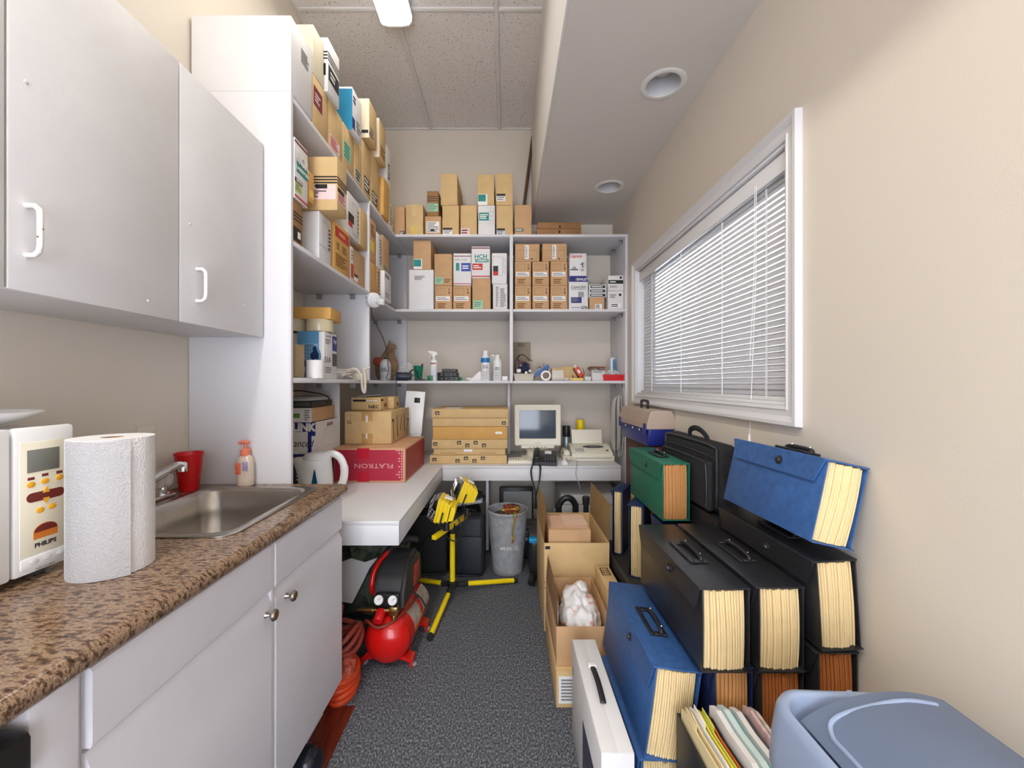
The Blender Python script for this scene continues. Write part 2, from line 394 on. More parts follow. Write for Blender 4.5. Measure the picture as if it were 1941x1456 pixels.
bm = NB(); add_box(bm, -.02, .02, -BW / 2, BW / 2, -.002, .04, .002); obj('head_rail', bm, TRIM, bl)
bm = NB(); add_box(bm, -.026, -.021, -BW / 2, BW / 2, -.022, .044, .002); obj('valance', bm, TRIM, bl)
zt, zb = -.03, -(WZ1 - jb - .05 - WZ0 - jb) + .03
n = 34; tilt = R(64); hw = .0125
bm = NB(); rowA = []
for k in range(6):
    u = -1 + 2 * k / 5; c = .0022 * (1 - u * u)
    x = u * hw * cos(tilt) - c * sin(tilt); z = u * hw * sin(tilt) + c * cos(tilt)
    rowA.append((x, z))
bw = BW - .04
top = [[bm.verts.new((x, sgn * bw / 2, z)) for x, z in rowA] for sgn in (-1, 1)]
for k in range(5): bm.faces.new((top[0][k], top[0][k + 1], top[1][k + 1], top[1][k]))
r_ = bmesh.ops.solidify(bm, geom=list(bm.faces), thickness=.0006)
s0 = obj('slat', bm, SLAT, bl); s0.location = (0, -.012, zt)
for i in range(1, n):
    c = s0.copy(); COL.objects.link(c); c.parent = bl; c.location = (0, -.012, zt + (zb - zt) * i / (n - 1))
bm = NB(); add_box(bm, -.014, .014, -BW / 2, BW / 2, zb - .03, zb - .014, .003); obj('bottom_rail', bm, TRIM, bl)
for y in (-.64, -.33, .1, .55):
    bm = NB(); add_tube(bm, [(-.013, y, zt), (-.013, y, zb - .02)], .0014, 5); add_tube(bm, [(-.0135, y + .006, zt), (-.0135, y + .006, zb - .02)], .0011, 5)
    obj('ladder_cord', bm, WPLA, bl)
bm = NB(); add_tube(bm, smooth_path([(-.028, -.60, .0), (-.03, -.602, -.3), (-.03, -.585, -.6), (-.034, -.575, -.86), (-.036, -.57, -.95)], 6), .0016, 5); obj('pull_cord', bm, WPLA, bl)
bm = NB(); add_tube(bm, smooth_path([(-.028, -.59, .0), (-.03, -.59, -.3), (-.032, -.57, -.62), (-.032, -.565, -.66)], 6), .0016, 5); obj('pull_cord', bm, WPLA, bl)
bm = NB(); add_lathe(bm, [(.002, -.995), (.007, -.99), (.005, -.955), (.002, -.95)], 10, Matrix.Translation((-.036, -.57, 0))); obj('cord_tassel', bm, WPLA, bl)

# ---------------------------------------------------------------- kitchen side
# wall cupboard
UX, UY0, UY1, UZ0, UZ1 = -.97, -.10, 1.622, 1.497, 2.268
t = thing('wall_cupboard', 'long white painted wall cupboard above the sink counter', 'cupboard', (XL, 0, UZ0))
def lw(o, root):   # build in world coordinates, then hang under a root
    o.parent = root; o.matrix_parent_inverse = root.matrix_basis.inverted(); return o
lw(box_obj('cupboard_carcass', XL + .001, UX - .02, UY0, UY1, UZ0, UZ1, OLDP, r=.002), t)
dy = [(-.03, .372), (.376, .786), (.790, 1.203), (1.207, 1.62)]
for k, (a, b) in enumerate(dy):
    d = lw(box_obj('door', UX - .019, UX, a, b, UZ0 - .001, UZ1 - .002, OLDP, r=.0025), t)
    if k < 1: continue
    hy = a + (.03 if k == 2 else .065); hz = 1.57 + .05
    bm = NB(); hh = .05
    pts = [(UX - .001, hy, hz - hh), (UX + .018, hy, hz - hh), (UX + .027, hy, hz - hh + .008), (UX + .029, hy, hz - hh + .02), (UX + .029, hy, hz + hh - .02), (UX + .027, hy, hz + hh - .008), (UX + .018, hy, hz + hh), (UX - .001, hy, hz + hh)]
    add_tube(bm, pts, .0052, 10)
    worn = ramp_mat('worn_white_metal', [(.40, srgb(235, 232, 226)), (.62, srgb(232, 228, 222)), (.66, srgb(120, 85, 55)), (.75, srgb(70, 50, 40))], 60, 5, .35) if 'worn_white_metal' not in MATS else MATS['worn_white_metal']
    h = obj('handle', bm, worn if k == 2 else WPLA); h.parent = d
    bm = NB()
for (y, z) in ((.79 + .03, 1.92), (1.10, 1.535), (1.245, 1.80), (1.50, 1.60)):   # painted-over screw heads
    bm = NB(); add_lathe(bm, [(.004, 0), (.0035, .0012), (.001, .002)], 10, Matrix.Translation((UX, y, z)) @ Matrix.Rotation(R(90), 4, 'Y'))
    lw(obj('screw_head', bm, OLDP), t)

# base cabinet
CX, CY0, CY1 = -.652, .628, 1.612
t = thing('base_cabinet', 'white sink base cabinet with two doors under the granite counter', 'cabinet', (XL, CY0, 0))
lw(box_obj('side_panel', XL + .001, CX - .02, CY0, CY0 + .016, .11, .862, WHITEP, r=.001), t); lw(box_obj('side_panel', XL + .001, CX - .02, CY1 - .016, CY1, .11, .862, WHITEP, r=.001), t)
lw(box_obj('bottom_panel', XL + .001, CX - .02, CY0 + .017, CY1 - .017, .11, .126, WHITEP, r=.001), t)
lw(box_obj('back_panel', XL + .001, XL + .008, CY0 + .017, CY1 - .017, .127, .862, WHITEP, r=.001), t); lw(box_obj('front_rail', CX - .038, CX - .0205, CY0 + .017, CY1 - .017, .70, .862, WHITEP, r=.001), t)
lw(box_obj('toe_kick', XL + .001, CX - .075, CY0, CY1, .0, .109, WHITEP, r=0), t)
lw(box_obj('face_stile', CX - .02, CX - .004, 1.131, 1.147, .13, .862, WHITEP, r=.001), t)
def front(name, y0, y1, z0, z1, finger=0):
    poly = [(CX - .019, z0), (CX - .004, z0), (CX - .001, z0 + .004), (CX, z0 + .012), (CX, z1 - .03 if finger else z1 - .006), (CX - .004 if not finger else CX - .013, z1), (CX - .019, z1)]
    bm = NB(); add_prism(bm, [(a, b) for a, b in poly], y0, y1, 'y'); return lw(obj(name, bm, WHITEP, ang=25), t)
front('drawer', .64, 1.128, .735, .862); front('drawer', 1.150, 1.609, .735, .862)
d1 = front('door', .64, 1.128, .135, .727, 1); d2 = front('door', 1.150, 1.609, .135, .727, 1)
for d, y in ((d1, 1.100), (d2, 1.200)):
    bm = NB(); add_lathe(bm, [(.0085, 0), (.007, .003), (.005, .012), (.0135, .019), (.016, .024), (.013, .029), (.004, .031)], 20, Matrix.Translation((CX, y, .684)) @ Matrix.Rotation(R(90), 4, 'Y'))
    k = obj('knob', bm, NICK); k.parent = d
lw(box_obj('filler_panel', XL + .001, CX - .006, .560, .626, .0, .862, WHITEP, r=.003), t)

# under-counter fridge beside it
t = thing('bar_fridge', 'steel fronted under-counter fridge with a black handle trim', 'fridge', (-.96, .25, 0))
lw(box_obj('fridge_body', XL + .01, CX - .05, -.06, .55, .03, .85, DGREY, r=.006), t)
lw(box_obj('fridge_door', CX - .048, CX - .006, -.06, .552, .06, .77, mat('fridge_steel', (.45, .42, .38), .35, metal=.9, var=.06, stretch=(1, 20, 1)), r=.008), t)
lw(box_obj('handle_trim', CX - .048, CX + .012, -.06, .553, .775, .845, BLKP, r=.012), t)

# countertop with a hole for the sink and a rolled front edge
SY0, SY1, SXB, SXF = 1.052, 1.572, -1.160, -.716
bm = NB(); Z = .91
xs = [XL + .001, SXB + .02, SXF - .02, CX - .005]; ys = [-.08, SY0 + .02, SY1 - .02, 1.626]
g = [[bm.verts.new((x, y, Z)) for y in ys] for x in xs]; g2 = [[bm.verts.new((x, y, Z - .038)) for y in ys] for x in xs]
for i in range(3):
    for j in range(3):
        if i == 1 and j == 1: continue
        bm.faces.new((g[i][j], g[i + 1][j], g[i + 1][j + 1], g[i][j + 1])); bm.faces.new((g2[i][j], g2[i][j + 1], g2[i + 1][j + 1], g2[i + 1][j]))
for (i, j, k, l) in ((1, 1, 2, 1), (2, 1, 2, 2), (2, 2, 1, 2), (1, 2, 1, 1)):
    bm.faces.new((g[i][j], g[k][l], g2[k][l], g2[i][j]))
for j in range(3): bm.faces.new((g[0][j], g[0][j + 1], g2[0][j + 1], g2[0][j]))
for i in range(3):
    bm.faces.new((g[i][0], g[i + 1][0], g2[i + 1][0], g2[i][0])); bm.faces.new((g[i][3], g[i + 1][3], g2[i + 1][3], g2[i][3]))
# bullnose
arc = [(CX - .005 + .024 * sin(a) , Z - .021 + .021 * cos(a)) for a in [pi * k / 12 for k in range(0, 13)]]
arc[-1] = (CX - .005, Z - .045); arc.append((CX - .02, Z - .045)); arc.append((CX - .02, Z - .038))
prev = None
for y in (ys[0], ys[1], ys[2], ys[3]):
    row = [bm.verts.new((a, y, b)) for a, b in arc]
    if prev:
        for k in range(len(arc) - 1): bm.faces.new((prev[k], prev[k + 1], row[k + 1], row[k]))
    prev = row
bm.faces.new(prev)
bmesh.ops.remove_doubles(bm, verts=bm.verts, dist=1e-5)
tag(obj('countertop', bm, GRAN), 'brown granite-look countertop with rolled edge running above the cabinets', 'countertop')

# stainless sink
t = thing('sink', 'stainless steel drop-in single bowl sink set in the brown countertop', 'sink', ((SXB + SXF) / 2, (SY0 + SY1) / 2, Z))
def rrect(hx, hy, r, n=7):
    out = []
    for cx_, cy_, a0 in ((hx - r, hy - r, 0), (-hx + r, hy - r, 90), (-hx + r, -hy + r, 180), (hx - r, -hy + r, 270)):
        for k in range(n + 1):
            a = R(a0 + 90 * k / n); out.append((cx_ + r * cos(a), cy_ + r * sin(a)))
    return out
hx, hy = (SXF - SXB) / 2, (SY1 - SY0) / 2
loops = [(hx, hy, .05, .001), (hx, hy, .05, .0035), (hx - .006, hy - .006, .046, .0062), (hx - .022, hy - .022, .05, .0062), (hx - .03, hy - .03, .055, .003), (hx - .036, hy - .036, .058, -.006), (hx - .042, hy - .044, .062, -.08), (hx - .048, hy - .052, .066, -.150), (hx - .06, hy - .066, .062, -.172), (hx - .085, hy - .09, .05, -.180), (.045, .045, .0449, -.186)]
bm = NB(); rows = [[bm.verts.new((x, y, z)) for x, y in rrect(a, b, c)] for a, b, c, z in loops]
for A, B in zip(rows, rows[1:]):
    m_ = len(A)
    for k in range(m_): bm.faces.new((A[k], A[(k + 1) % m_], B[(k + 1) % m_], B[k]))
bm.faces.new(rows[-1]); obj('sink_bowl', bm, STEEL, t, ang=60)
bm = NB(); add_lathe(bm, [(.042, -.1855), (.042, -.183), (.03, -.181), (.012, -.184)], 24); obj('drain', bm, CHROME, t)

# two-handle faucet behind the sink
t = thing('faucet', 'chrome two-handle tap with clear knobs behind the steel sink', 'faucet', (-1.205, 1.325, Z))
bm = NB(); add_box(bm, -.026, .026, -.13, .13, .0005, .016, .007, 3); obj('base_plate', bm, CHROME, t)
for s in (-1, 1):
    bm = NB(); add_lathe(bm, [(.022, .016), (.022, .024), (.012, .03), (.011, .04)], 20, Matrix.Translation((0, s * .10, 0))); obj('valve_stem', bm, CHROME, t)
    bm = NB(); n_ = 24
    prof = [(.013, .038), (.024, .042), (.029, .052), (.029, .074), (.024, .083), (.010, .086)]
    v = add_lathe(bm, prof, n_, Matrix.Translation((0, s * .10, 0)))
    for i, q in enumerate(v):
        if (i % n_) % 2 and 8 < i: c0 = Vector((0, s * .10, q.co.z)); q.co = c0 + (q.co - c0) * .9
    obj('knob', bm, ACRYL, t, ang=20)
bm = NB(); add_lathe(bm, [(.019, .016), (.019, .05), (.015, .056)], 20); obj('spout_base', bm, CHROME, t)
bm = NB(); add_tube(bm, smooth_path([(0, 0, .05), (.004, .02, .065), (.014, .07, .088), (.026, .125, .108), (.030, .145, .108)], 5), [.016] * 12 + [.0135] * 9, 12); obj('spout', bm, CHROME, t)
bm = NB(); add_lathe(bm, [(.012, .082), (.0145, .083), (.0145, .112), (.010, .118)], 18, Matrix.Translation((.030, .150, 0))); obj('aerator', bm, CHROME, t)

# red party cup
t = thing('cup', 'red plastic party cup standing behind the sink by the tap', 'cup', (-1.196, 1.53, Z))
bm = NB(); add_lathe(bm, [(.030, .001), (.031, .004), (.033, .028), (.0345, .030), (.036, .06), (.0375, .062), (.044, .132), (.0465, .136), (.0475, .139), (.0465, .142), (.0445, .141), (.043, .136), (.031, .012)], 32); obj('cup_body', bm, REDC, t)

# soap pump bottle
t = thing('soap_bottle', 'half empty soap pump bottle with a coral pump against the white panel', 'soap bottle', (-1.030, 1.602, Z))
SOAPM = mat('cloudy_clear_bottle', srgb(222, 205, 190), .15, alpha=.75, var=.04, spec=.7)
bm = NB(); add_lathe(bm, [(.030, .001), (.033, .004), (.034, .03), (.033, .09), (.031, .108), (.022, .118), (.016, .122)], 28, sy=.62); obj('bottle_body', bm, SOAPM, t)
bm = NB(); add_lathe(bm, [(.030, .002), (.0318, .004), (.0318, .026)], 28, sy=.58); obj('liquid_soap', bm, mat('soap_liquid', srgb(225, 205, 165), .2), t)
CORAL = mat('coral_plastic', srgb(225, 125, 100), .4)
bm = NB(); add_lathe(bm, [(.0165, .118), (.0175, .122), (.0175, .142), (.014, .145)], 20); obj('pump_collar', bm, CORAL, t)
bm = NB(); add_lathe(bm, [(.005, .145), (.005, .166)], 10); obj('pump_stem', bm, CORAL, t)
bm = NB(); add_tube(bm, smooth_path([(.014, 0, .168), (0, 0, .172), (-.018, 0, .17), (-.022, 0, .162)], 4), .0065, 10); obj('pump_head', bm, CORAL, t)
bm = NB(); add_box(bm, -.026, -.004, -.0232, -.0205, .048, .092, .001); obj('printed_label', bm, mat('orange_label', srgb(215, 110, 85), .4, var=.3, scale=60), t)
bm = NB(); add_box(bm, .002, .022, -.0232, -.0205, .062, .096, .001); obj('printed_label', bm, mat('lilac_label', srgb(150, 140, 175), .4, var=.3, scale=60), t)

# paper towel roll
t = thing('paper_towel_roll', 'white paper towel roll standing on the counter next to the microwave', 'paper towels', (-.858, .885, Z))
bm = NB(); n_ = 48; rows = []
pr = []
for i in range(n_ + 1):
    a = 2 * pi * i / n_ - R(55); rr = .0700 + .0022 * i / n_
    pr.append((rr * cos(a), rr * sin(a)))
last = pr[-1]
tx, ty = cos(R(-55)), sin(R(-55))
pr += [(last[0] + .002, last[1] - .002), (.0733 * cos(R(-50)) + .002, .0733 * sin(R(-50))), (.0733 * cos(R(-45)) + .004, .0733 * sin(R(-45)) + .001)]
rows = [[bm.verts.new((x, y, z)) for x, y in pr[:n_]] for z in (.001, .285)]
for i in range(n_): bm.faces.new((rows[0][i], rows[0][(i + 1) % n_], rows[1][(i + 1) % n_], rows[1][i]))
inner = [[bm.verts.new((.02 * cos(2 * pi * i / n_ - R(55)), .02 * sin(2 * pi * i / n_ - R(55)), z)) for i in range(n_)] for z in (.24, .285)]
for i in range(n_):
    bm.faces.new((rows[1][i], rows[1][(i + 1) % n_], inner[1][(i + 1) % n_], inner[1][i])); bm.faces.new((inner[1][i], inner[1][(i + 1) % n_], inner[0][(i + 1) % n_], inner[0][i]))
bm.faces.new(list(reversed(inner[0]))); bm.faces.new(list(reversed(rows[0])))
obj('towel_roll', bm, TOWEL, t, ang=50)
bm = NB(); pts = []
for i in range(10):
    a = R(-116 + 10 * i); rr = .0735 + (.006 * max(0, (i - 5) / 4) ** 2)
    pts.append((rr * cos(a), rr * sin(a)))
A = [bm.verts.new((x, y, .0012)) for x, y in pts]; B = [bm.verts.new((x, y, .284)) for x, y in pts]
for i in range(9): bm.faces.new((A[i], A[i + 1], B[i + 1], B[i]))
bmesh.ops.solidify(bm, geom=list(bm.faces), thickness=.0012); obj('loose_sheet', bm, TOWEL, t)
bm = NB(); add_lathe(bm, [(.0198, .2395), (.0198, .284), (.0182, .284), (.0182, .2405)], 32, cap0=False, cap1=False); obj('cardboard_tube', bm, KR4, t)

# microwave
MX, MY0, MY1, MZ0, MZ1 = -.963, .42, .905, .926, 1.222
t = thing('microwave', 'white microwave oven with a cream keypad beside the paper towel roll', 'microwave', (-1.11, .66, Z))
lw(box_obj('oven_body', XL + .012, MX - .012, MY0, MY1 - .003, MZ0, MZ1 - .004, WPLA, r=.008), t)
lw(box_obj('door', MX - .016, MX, MY0, .790, MZ0 - .001, MZ1, WPLA, r=.006), t)
lw(box_obj('door_window', MX - .006, MX + .0008, MY0 + .05, .750, MZ0 + .06, MZ1 - .05, BLKP, r=.002), t)
cpnl = lw(box_obj('control_panel', MX - .016, MX, .794, MY1, MZ0 - .001, MZ1, WPLA, r=.006), t)
KEYC = mat('cream_keypad', srgb(232, 226, 205), .35); BTN = mat('amber_button', srgb(225, 165, 40), .35); OXB = mat('oxblood_print', srgb(110, 40, 35), .4)
def on_panel(name, y0, y1, z0, z1, m, off=.0012, shape='box', r=.0006):
    bm = NB()
    if shape == 'box': add_box(bm, MX - .001, MX + off, y0, y1, z0, z1, r)
    else:
        add_lathe(bm, [(1, 0), (1, off * .7), (.85, off)], 24)
        M_ = Matrix.Translation((MX, (y0 + y1) / 2, (z0 + z1) / 2)) @ Matrix.Rotation(R(90), 4, 'Y') @ Matrix.Diagonal(((z1 - z0) / 2, (y1 - y0) / 2, 1, 1))
        bmesh.ops.transform(bm, matrix=M_, verts=bm.verts)
    return lw(obj(name, bm, m), t)
on_panel('keypad', .803, .894, .962, 1.192, KEYC, .0010, r=.0005)
on_panel('display', .815, .874, 1.130, 1.176, mat('lcd_grey', srgb(118, 120, 112), .2), .0018)
for (yc, zc, rw, rh) in ((.822, 1.106, .0075, .006), (.847, 1.108, .0075, .006), (.874, 1.110, .0075, .006), (.838, 1.050, .0075, .006), (.860, 1.052, .0075, .006)):
    on_panel('button', yc - rw, yc + rw, zc - rh, zc + rh, BTN, .0026, 'disc')
for (yc, zc) in ((.822, 1.118), (.847, 1.121), (.874, 1.121)): on_panel('button_icon', yc - .006, yc + .006, zc - .003, zc + .003, OXB, .0016)
bm = NB(); add_prism(bm, [(.8485 + a, 1.079 + b) for a, b in rrect(.0345, .0095, .0094, 6)], MX - .001, MX + .0020, 'x'); lw(obj('timer_key', bm, OXB), t)
for dz, sg in ((1.0905, 1), (1.0675, -1)):
    bm = NB(); add_prism(bm, [(.842, dz - sg * .006), (.854, dz - sg * .006), (.848, dz + sg * .006)], MX + .002, MX + .0036, 'x'); lw(obj('arrow_key', bm, BTN), t)
bm = NB(); add_prism(bm, [(.826, .992), (.870, .992)] + [(.848 + .022 * cos(a), 1.006 + .016 * sin(a)) for a in [pi * k / 10 for k in range(11)]], MX - .001, MX + .0018, 'x'); lw(obj('badge', bm, mat('amber_badge', srgb(205, 120, 40), .4)), t)
bm = NB(); add_prism(bm, [(.827, 1.006), (.869, 1.006)] + [(.848 + .021 * cos(a), 1.007 + .014 * sin(a)) for a in [pi * k / 10 for k in range(11)]], MX - .001, MX + .0022, 'x'); lw(obj('badge', bm, OXB), t)
lw(text('PHILIPS', .0125, INK, None, (MX + .0013, .848, .979), FACE['+x'], bold=.03), t)
lw(text('PUSH TO OPEN', .005, GINK, None, (MX + .0004, .848, .931), FACE['+x']), t)
on_panel('door_button', .804, .894, .938, .959, WPLA, .0022)
for yc in (.826, .850, .876): on_panel('button_dimple', yc - .010, yc + .010, .942, .955, mat('dimple_grey', (.70, .70, .71), .3), .0028, 'disc')
for x, y in ((-1.22, .47), (-1.0, .47), (-1.0, .86), (-1.22, .86)):
    bm = NB(); add_lathe(bm, [(.016, .9106), (.018, .927)], 14, Matrix.Translation((x, y, 0))); lw(obj('foot', bm, DGREY), t)

# plate on the microwave
t = thing('plate', 'white china plate lying on top of the microwave', 'plate', (-1.118, .80, MZ1 - .003))
bm = NB(); add_lathe(bm, [(.05, .0008), (.07, .001), (.10, .012), (.138, .030), (.140, .033), (.136, .033), (.098, .016), (.068, .006), (.002, .006)], 40); obj('plate_body', bm, WPLA, t)
# painted-over outlet on the wall above the counter
t = thing('wall_outlet', 'painted-over blank outlet plate on the beige wall behind the paper towels', 'outlet', (XL, 1.436, 1.105))
bm = NB(); add_box(bm, .0, .006, -.036, .036, -.058, .058, .003); obj('plate_body', bm, WALL, t)
for s in (-1, 1):
    bm = NB(); add_box(bm, .005, .0075, -.016, .016, s * .024 - .013, s * .024 + .013, .003); obj('socket_face', bm, WALL, t)
# dark ball by the toe kick
t = tag(obj('ball', (lambda b: (bmesh.ops.create_uvsphere(b, u_segments=28, v_segments=18, radius=.052), b)[1])(NB()), mat('navy_rubber', (.008, .009, .016), .2, var=.2), loc=(-.66, 1.345, .055)), 'dark navy rubber ball on the wood floor under the sink cabinet', 'ball')
# ---------------------------------------------------------------- cartons
def carton(label, x0, x1, y0, y1, z0, z1, m=None, prints=(), rz=0.0, group=None, name='carton', cat='box', flaps=True, r=.0025):
    m = m or KR
    w, d, h = x1 - x0 - .003, y1 - y0 - .003, z1 - z0 - .0012
    t = thing(name, label, cat, ((x0 + x1) / 2, (y0 + y1) / 2, z0 + .0006), rz, group)
    fl = .0018 if flaps else 0
    bm = NB(); add_box(bm, -w / 2, w / 2, -d / 2, d / 2, 0, h - fl, r, 2); obj('carton_body', bm, m, t)
    if flaps:
        for s in (-1, 1):
            if w <= d: box_obj('flap', min(s * .001, s * (w / 2 - .001)), max(s * .001, s * (w / 2 - .001)), -d / 2 + .001, d / 2 - .001, h - fl, h, m, t, .0006)
            else: box_obj('flap', -w / 2 + .001, w / 2 - .001, min(s * .001, s * (d / 2 - .001)), max(s * .001, s * (d / 2 - .001)), h - fl, h, m, t, .0006)
    put(t, w, d, h, prints)
    return t
def put(t, w, d, h, prints):
    for p in prints:
        k, f = p[0], p[1]
        fw, fh = {'-y': (w, h), '+y': (w, h), '+x': (d, h), '-x': (d, h), '+z': (w, d)}[f]
        def at(u, v, off):
            return {'-y': (-w / 2 + u * w, -d / 2 - off, v * h), '+x': (w / 2 + off, -d / 2 + u * d, v * h), '-x': (-w / 2 - off, d / 2 - u * d, v * h), '+z': (-w / 2 + u * w, -d / 2 + v * d, h + off)}[f]
        if k == 's':      # sticker / printed patch: u0 v0 u1 v1 material [name] [offset]
            u0, v0, u1, v1, m = p[2:7]; nm = p[7] if len(p) > 7 else 'sticker'; off = p[8] if len(p) > 8 else .0004
            bm = NB(); add_box(bm, -(u1 - u0) * fw / 2, (u1 - u0) * fw / 2, -(v1 - v0) * fh / 2, (v1 - v0) * fh / 2, -.0004, .0004)
            obj(nm, bm, m, t, loc=at((u0 + u1) / 2, (v0 + v1) / 2, off), rot=FACE[f])
        elif k == 'l':    # faint lines of small print
            u0, v0, u1, v1, n, m = p[2:8]
            bm = NB()
            rn = random.Random(int(u0 * 999 + v0 * 77 + n))
            for i in range(n):
                yy = ((v1 - v0) * fh) * ((i + .5) / n - .5); hh = (v1 - v0) * fh / n * .26; ww = (u1 - u0) * fw / 2
                add_box(bm, -ww, -ww + 2 * ww * rn.uniform(.6, 1), yy - hh, yy + hh, -.0002, .0002)
            obj('print_lines', bm, m, t, loc=at((u0 + u1) / 2, (v0 + v1) / 2, .0011), rot=FACE[f])
        elif k == 'o':    # thin printed outline
            u0, v0, u1, v1, m = p[2:7]; th = p[7] if len(p) > 7 else .0012
            a, b = (u1 - u0) * fw / 2, (v1 - v0) * fh / 2
            bm = NB()
            for q in ((-a, a, -b, -b + th), (-a, a, b - th, b), (-a, -a + th, -b, b), (a - th, a, -b, b)): add_box(bm, q[0], q[1], q[2], q[3], -.0002, .0002)
            obj('print_outline', bm, m, t, loc=at((u0 + u1) / 2, (v0 + v1) / 2, .0006), rot=FACE[f])
        elif k == 'b':    # bands printed around the box: '-y' and '+x' sides, v0 v1 material
            v0, v1, m = p[2:5]
            for g in ('-y', '+x', '-x'): put(t, w, d, h, [('s', g, 0.004, v0, .996, v1, m, 'printed_band')])
        elif k == 'd':    # dots: list of (u, v) radius material
            pts, rad, m = p[2:5]; bm = NB()
            for (u, v) in pts: add_lathe(bm, [(rad, -.0003), (rad, .0003)], 12, Matrix.Translation(((u - .5) * fw, (v - .5) * fh, 0)))
            obj('print_dots', bm, m, t, loc=at(.5, .5, .0008), rot=FACE[f])
        elif k == 't':    # lettering: u v size string material options
            u, v, size, body, m = p[2:7]; o = p[7] if len(p) > 7 else {}
            text(body, size, m, t, at(u, v, o.pop('off', .0012) if 'off' in o else .0012), FACE[f], **o)

# ---------------------------------------------------------------- shelving
SH1, SH2, SH3, DZ = 2.474, 1.892, 1.335, .712
LX = -.865                       # front of the shelving along the side wall
PY = 1.630                       # end panel
BY = 3.157                       # front of the shelving along the back wall
def world_part(root):
    inv = root.matrix_basis.inverted()
    def f(o): o.parent = root; o.matrix_parent_inverse = inv; return o
    return f
t = thing('side_shelving', 'tall white shelving with end panel running along the wall beside the sink', 'shelving', (XL, PY, 0)); P_ = world_part(t)
P_(box_obj('end_panel', XL + .002, LX - .006, PY, PY + .018, .0, SH1 + .012, LAM))
P_(box_obj('edge_strip', LX - .006, LX, PY, PY + .018, .0, SH1 + .012, LAM, r=.001))
for z in (SH1, SH2, SH3):
    for (a, b) in ((PY + .019, 2.555), (2.577, YB - .001)):
        P_(box_obj('shelf', XL + .001, LX, a, b, z - .02, z, LAM, r=.0012))
P_(box_obj('divider', XL + .001, LX + .001, 2.556, 2.576, SH3 - .02, SH1 - .0205, LAM, r=.0012))
P_(box_obj('divider', XL + .001, LX - .19, 2.556, 2.576, DZ + .001, SH3 - .0205, LAM, r=.0012))
P_(box_obj('back_board', XL + .001, LX - .02, YB - .022, YB - .004, DZ + .001, SH1 - .022, LAM, r=.001))
def bracket(P, x, y, z, nx, ny):     # small steel angle bracket under a shelf
    bm = NB(); add_box(bm, -.002, .0, -.018, .018, -.03, .0, .0008); add_box(bm, -.03, .0, -.018, .018, -.002, .0, .0008)
    v = add_lathe(bm, [(.005, 0), (.004, .002)], 10, Matrix.Translation((-.002, 0, -.017)) @ Matrix.Rotation(R(-90), 4, 'Y'))
    o = obj('bracket', bm, GREYP); o.matrix_basis = Matrix.Translation((x, y, z)) @ Matrix.Rotation(math.atan2(ny, nx), 4, 'Z'); P(o)
for x in (XL + .33, XL + .12):
    for z in (SH1, SH2, SH3):
        bracket(P_, x, YB - .023, z - .0205, 0, 1); bracket(P_, x - .02, 2.555, z - .0205, 0, 1)
t = thing('back_shelving', 'white shelving with a centre divider across the back wall above the desk', 'shelving', (0, YB, DZ)); P_ = world_part(t)
DX = .038
for z in (SH1, SH2, SH3):
    P_(box_obj('shelf', LX + .002, DX - .014, BY, YB - .002, z - .02, z, LAM, r=.0012))
    P_(box_obj('shelf', DX + .014, XR - .022, BY, YB - .002, z - .02, z, LAM, r=.0012))
P_(box_obj('divider', DX - .013, DX + .013, BY - .001, YB - .002, SH3 - .019, SH1 - .001, LAM, r=.0012))
P_(box_obj('divider', DX - .030, DX - .006, BY + .295, YB - .002, DZ + .002, SH3 - .021, LAM, r=.0012))
P_(box_obj('end_panel', XR - .021, XR - .002, BY, YB - .002, .001, SH1, LAM, r=.0012))
for z in (SH1, SH2, SH3):
    for y in (BY + .08, BY + .30): bracket(P_, XR - .0215, y, z - .0205, 1, 0)

# L-shaped desk
t = thing('corner_desk', 'grey laminate L-shaped corner desk built in below the shelves', 'desk', (LX, 2.4, 0)); P_ = world_part(t)
PX1, DY0, DY1, DXR = -.468, 1.772, 2.960, .835
P_(box_obj('desk_top', XL + .002, PX1, DY0, YB - .002, DZ - .018, DZ, GREYL, r=.0015))
P_(box_obj('desk_top', PX1 + .0005, DXR, DY1, YB - .002, DZ - .018, DZ, GREYL, r=.0015))
P_(box_obj('fascia', XL + .002, PX1 - .002, DY0 + .003, DY0 + .021, DZ - .108, DZ - .0185, GREYL, r=.001))
P_(box_obj('fascia', PX1 - .020, PX1 - .002, DY0 + .0215, YB - .01, DZ - .108, DZ - .0185, GREYL, r=.001))
P_(box_obj('fascia', PX1 + .0005, DXR - .001, DY1 + .003, DY1 + .021, DZ - .108, DZ - .0185, GREYL, r=.001))
P_(box_obj('support_panel', -.162, -.140, 3.20, YB - .01, .001, DZ - .0185, GREYL, r=.001))

# ---------------------------------------------------------------- cartons on the back shelving
def bk(label, x0, x1, yt, z0, m=None, prints=(), dep=.36, Y=3.19, **k):
    s = Y / 770.0
    return carton(label, PX(x0, s), PX(x1, s), Y, Y + dep, z0, PZ(yt, s), m, prints, **k)
def top_of(o):
    return o.location.z + max(c.dimensions.z for c in o.children if c.name.startswith('carton_body')) if False else o['_top']
sF = 3.19 / 770.0
ZT = lambda y: PZ(y, sF) + .0004
E1, E2, E3 = SH1 + .0005, SH2 + .0005, SH3 + .0005
def lab(u0, v0, u1, v1, m=STK, ln=3, ink=GINK, f='-y', head=None):
    a = [('s', f, u0, v0, u1, v1, m), ('l', f, u0 + .04, v0 + .02, u1 - .04, v1 - (.08 if head else .02), ln, ink)]
    if head: a.append(('s', f, u0, v1 - .07, u1, v1, head, 'label_header', .0009))
    return a
bk('dark kraft carton in the shadowed corner at the end of the top back shelf', 747, 767, 391, E1, KR2, lab(.55, .02, .98, .16, INK, 2, STK))
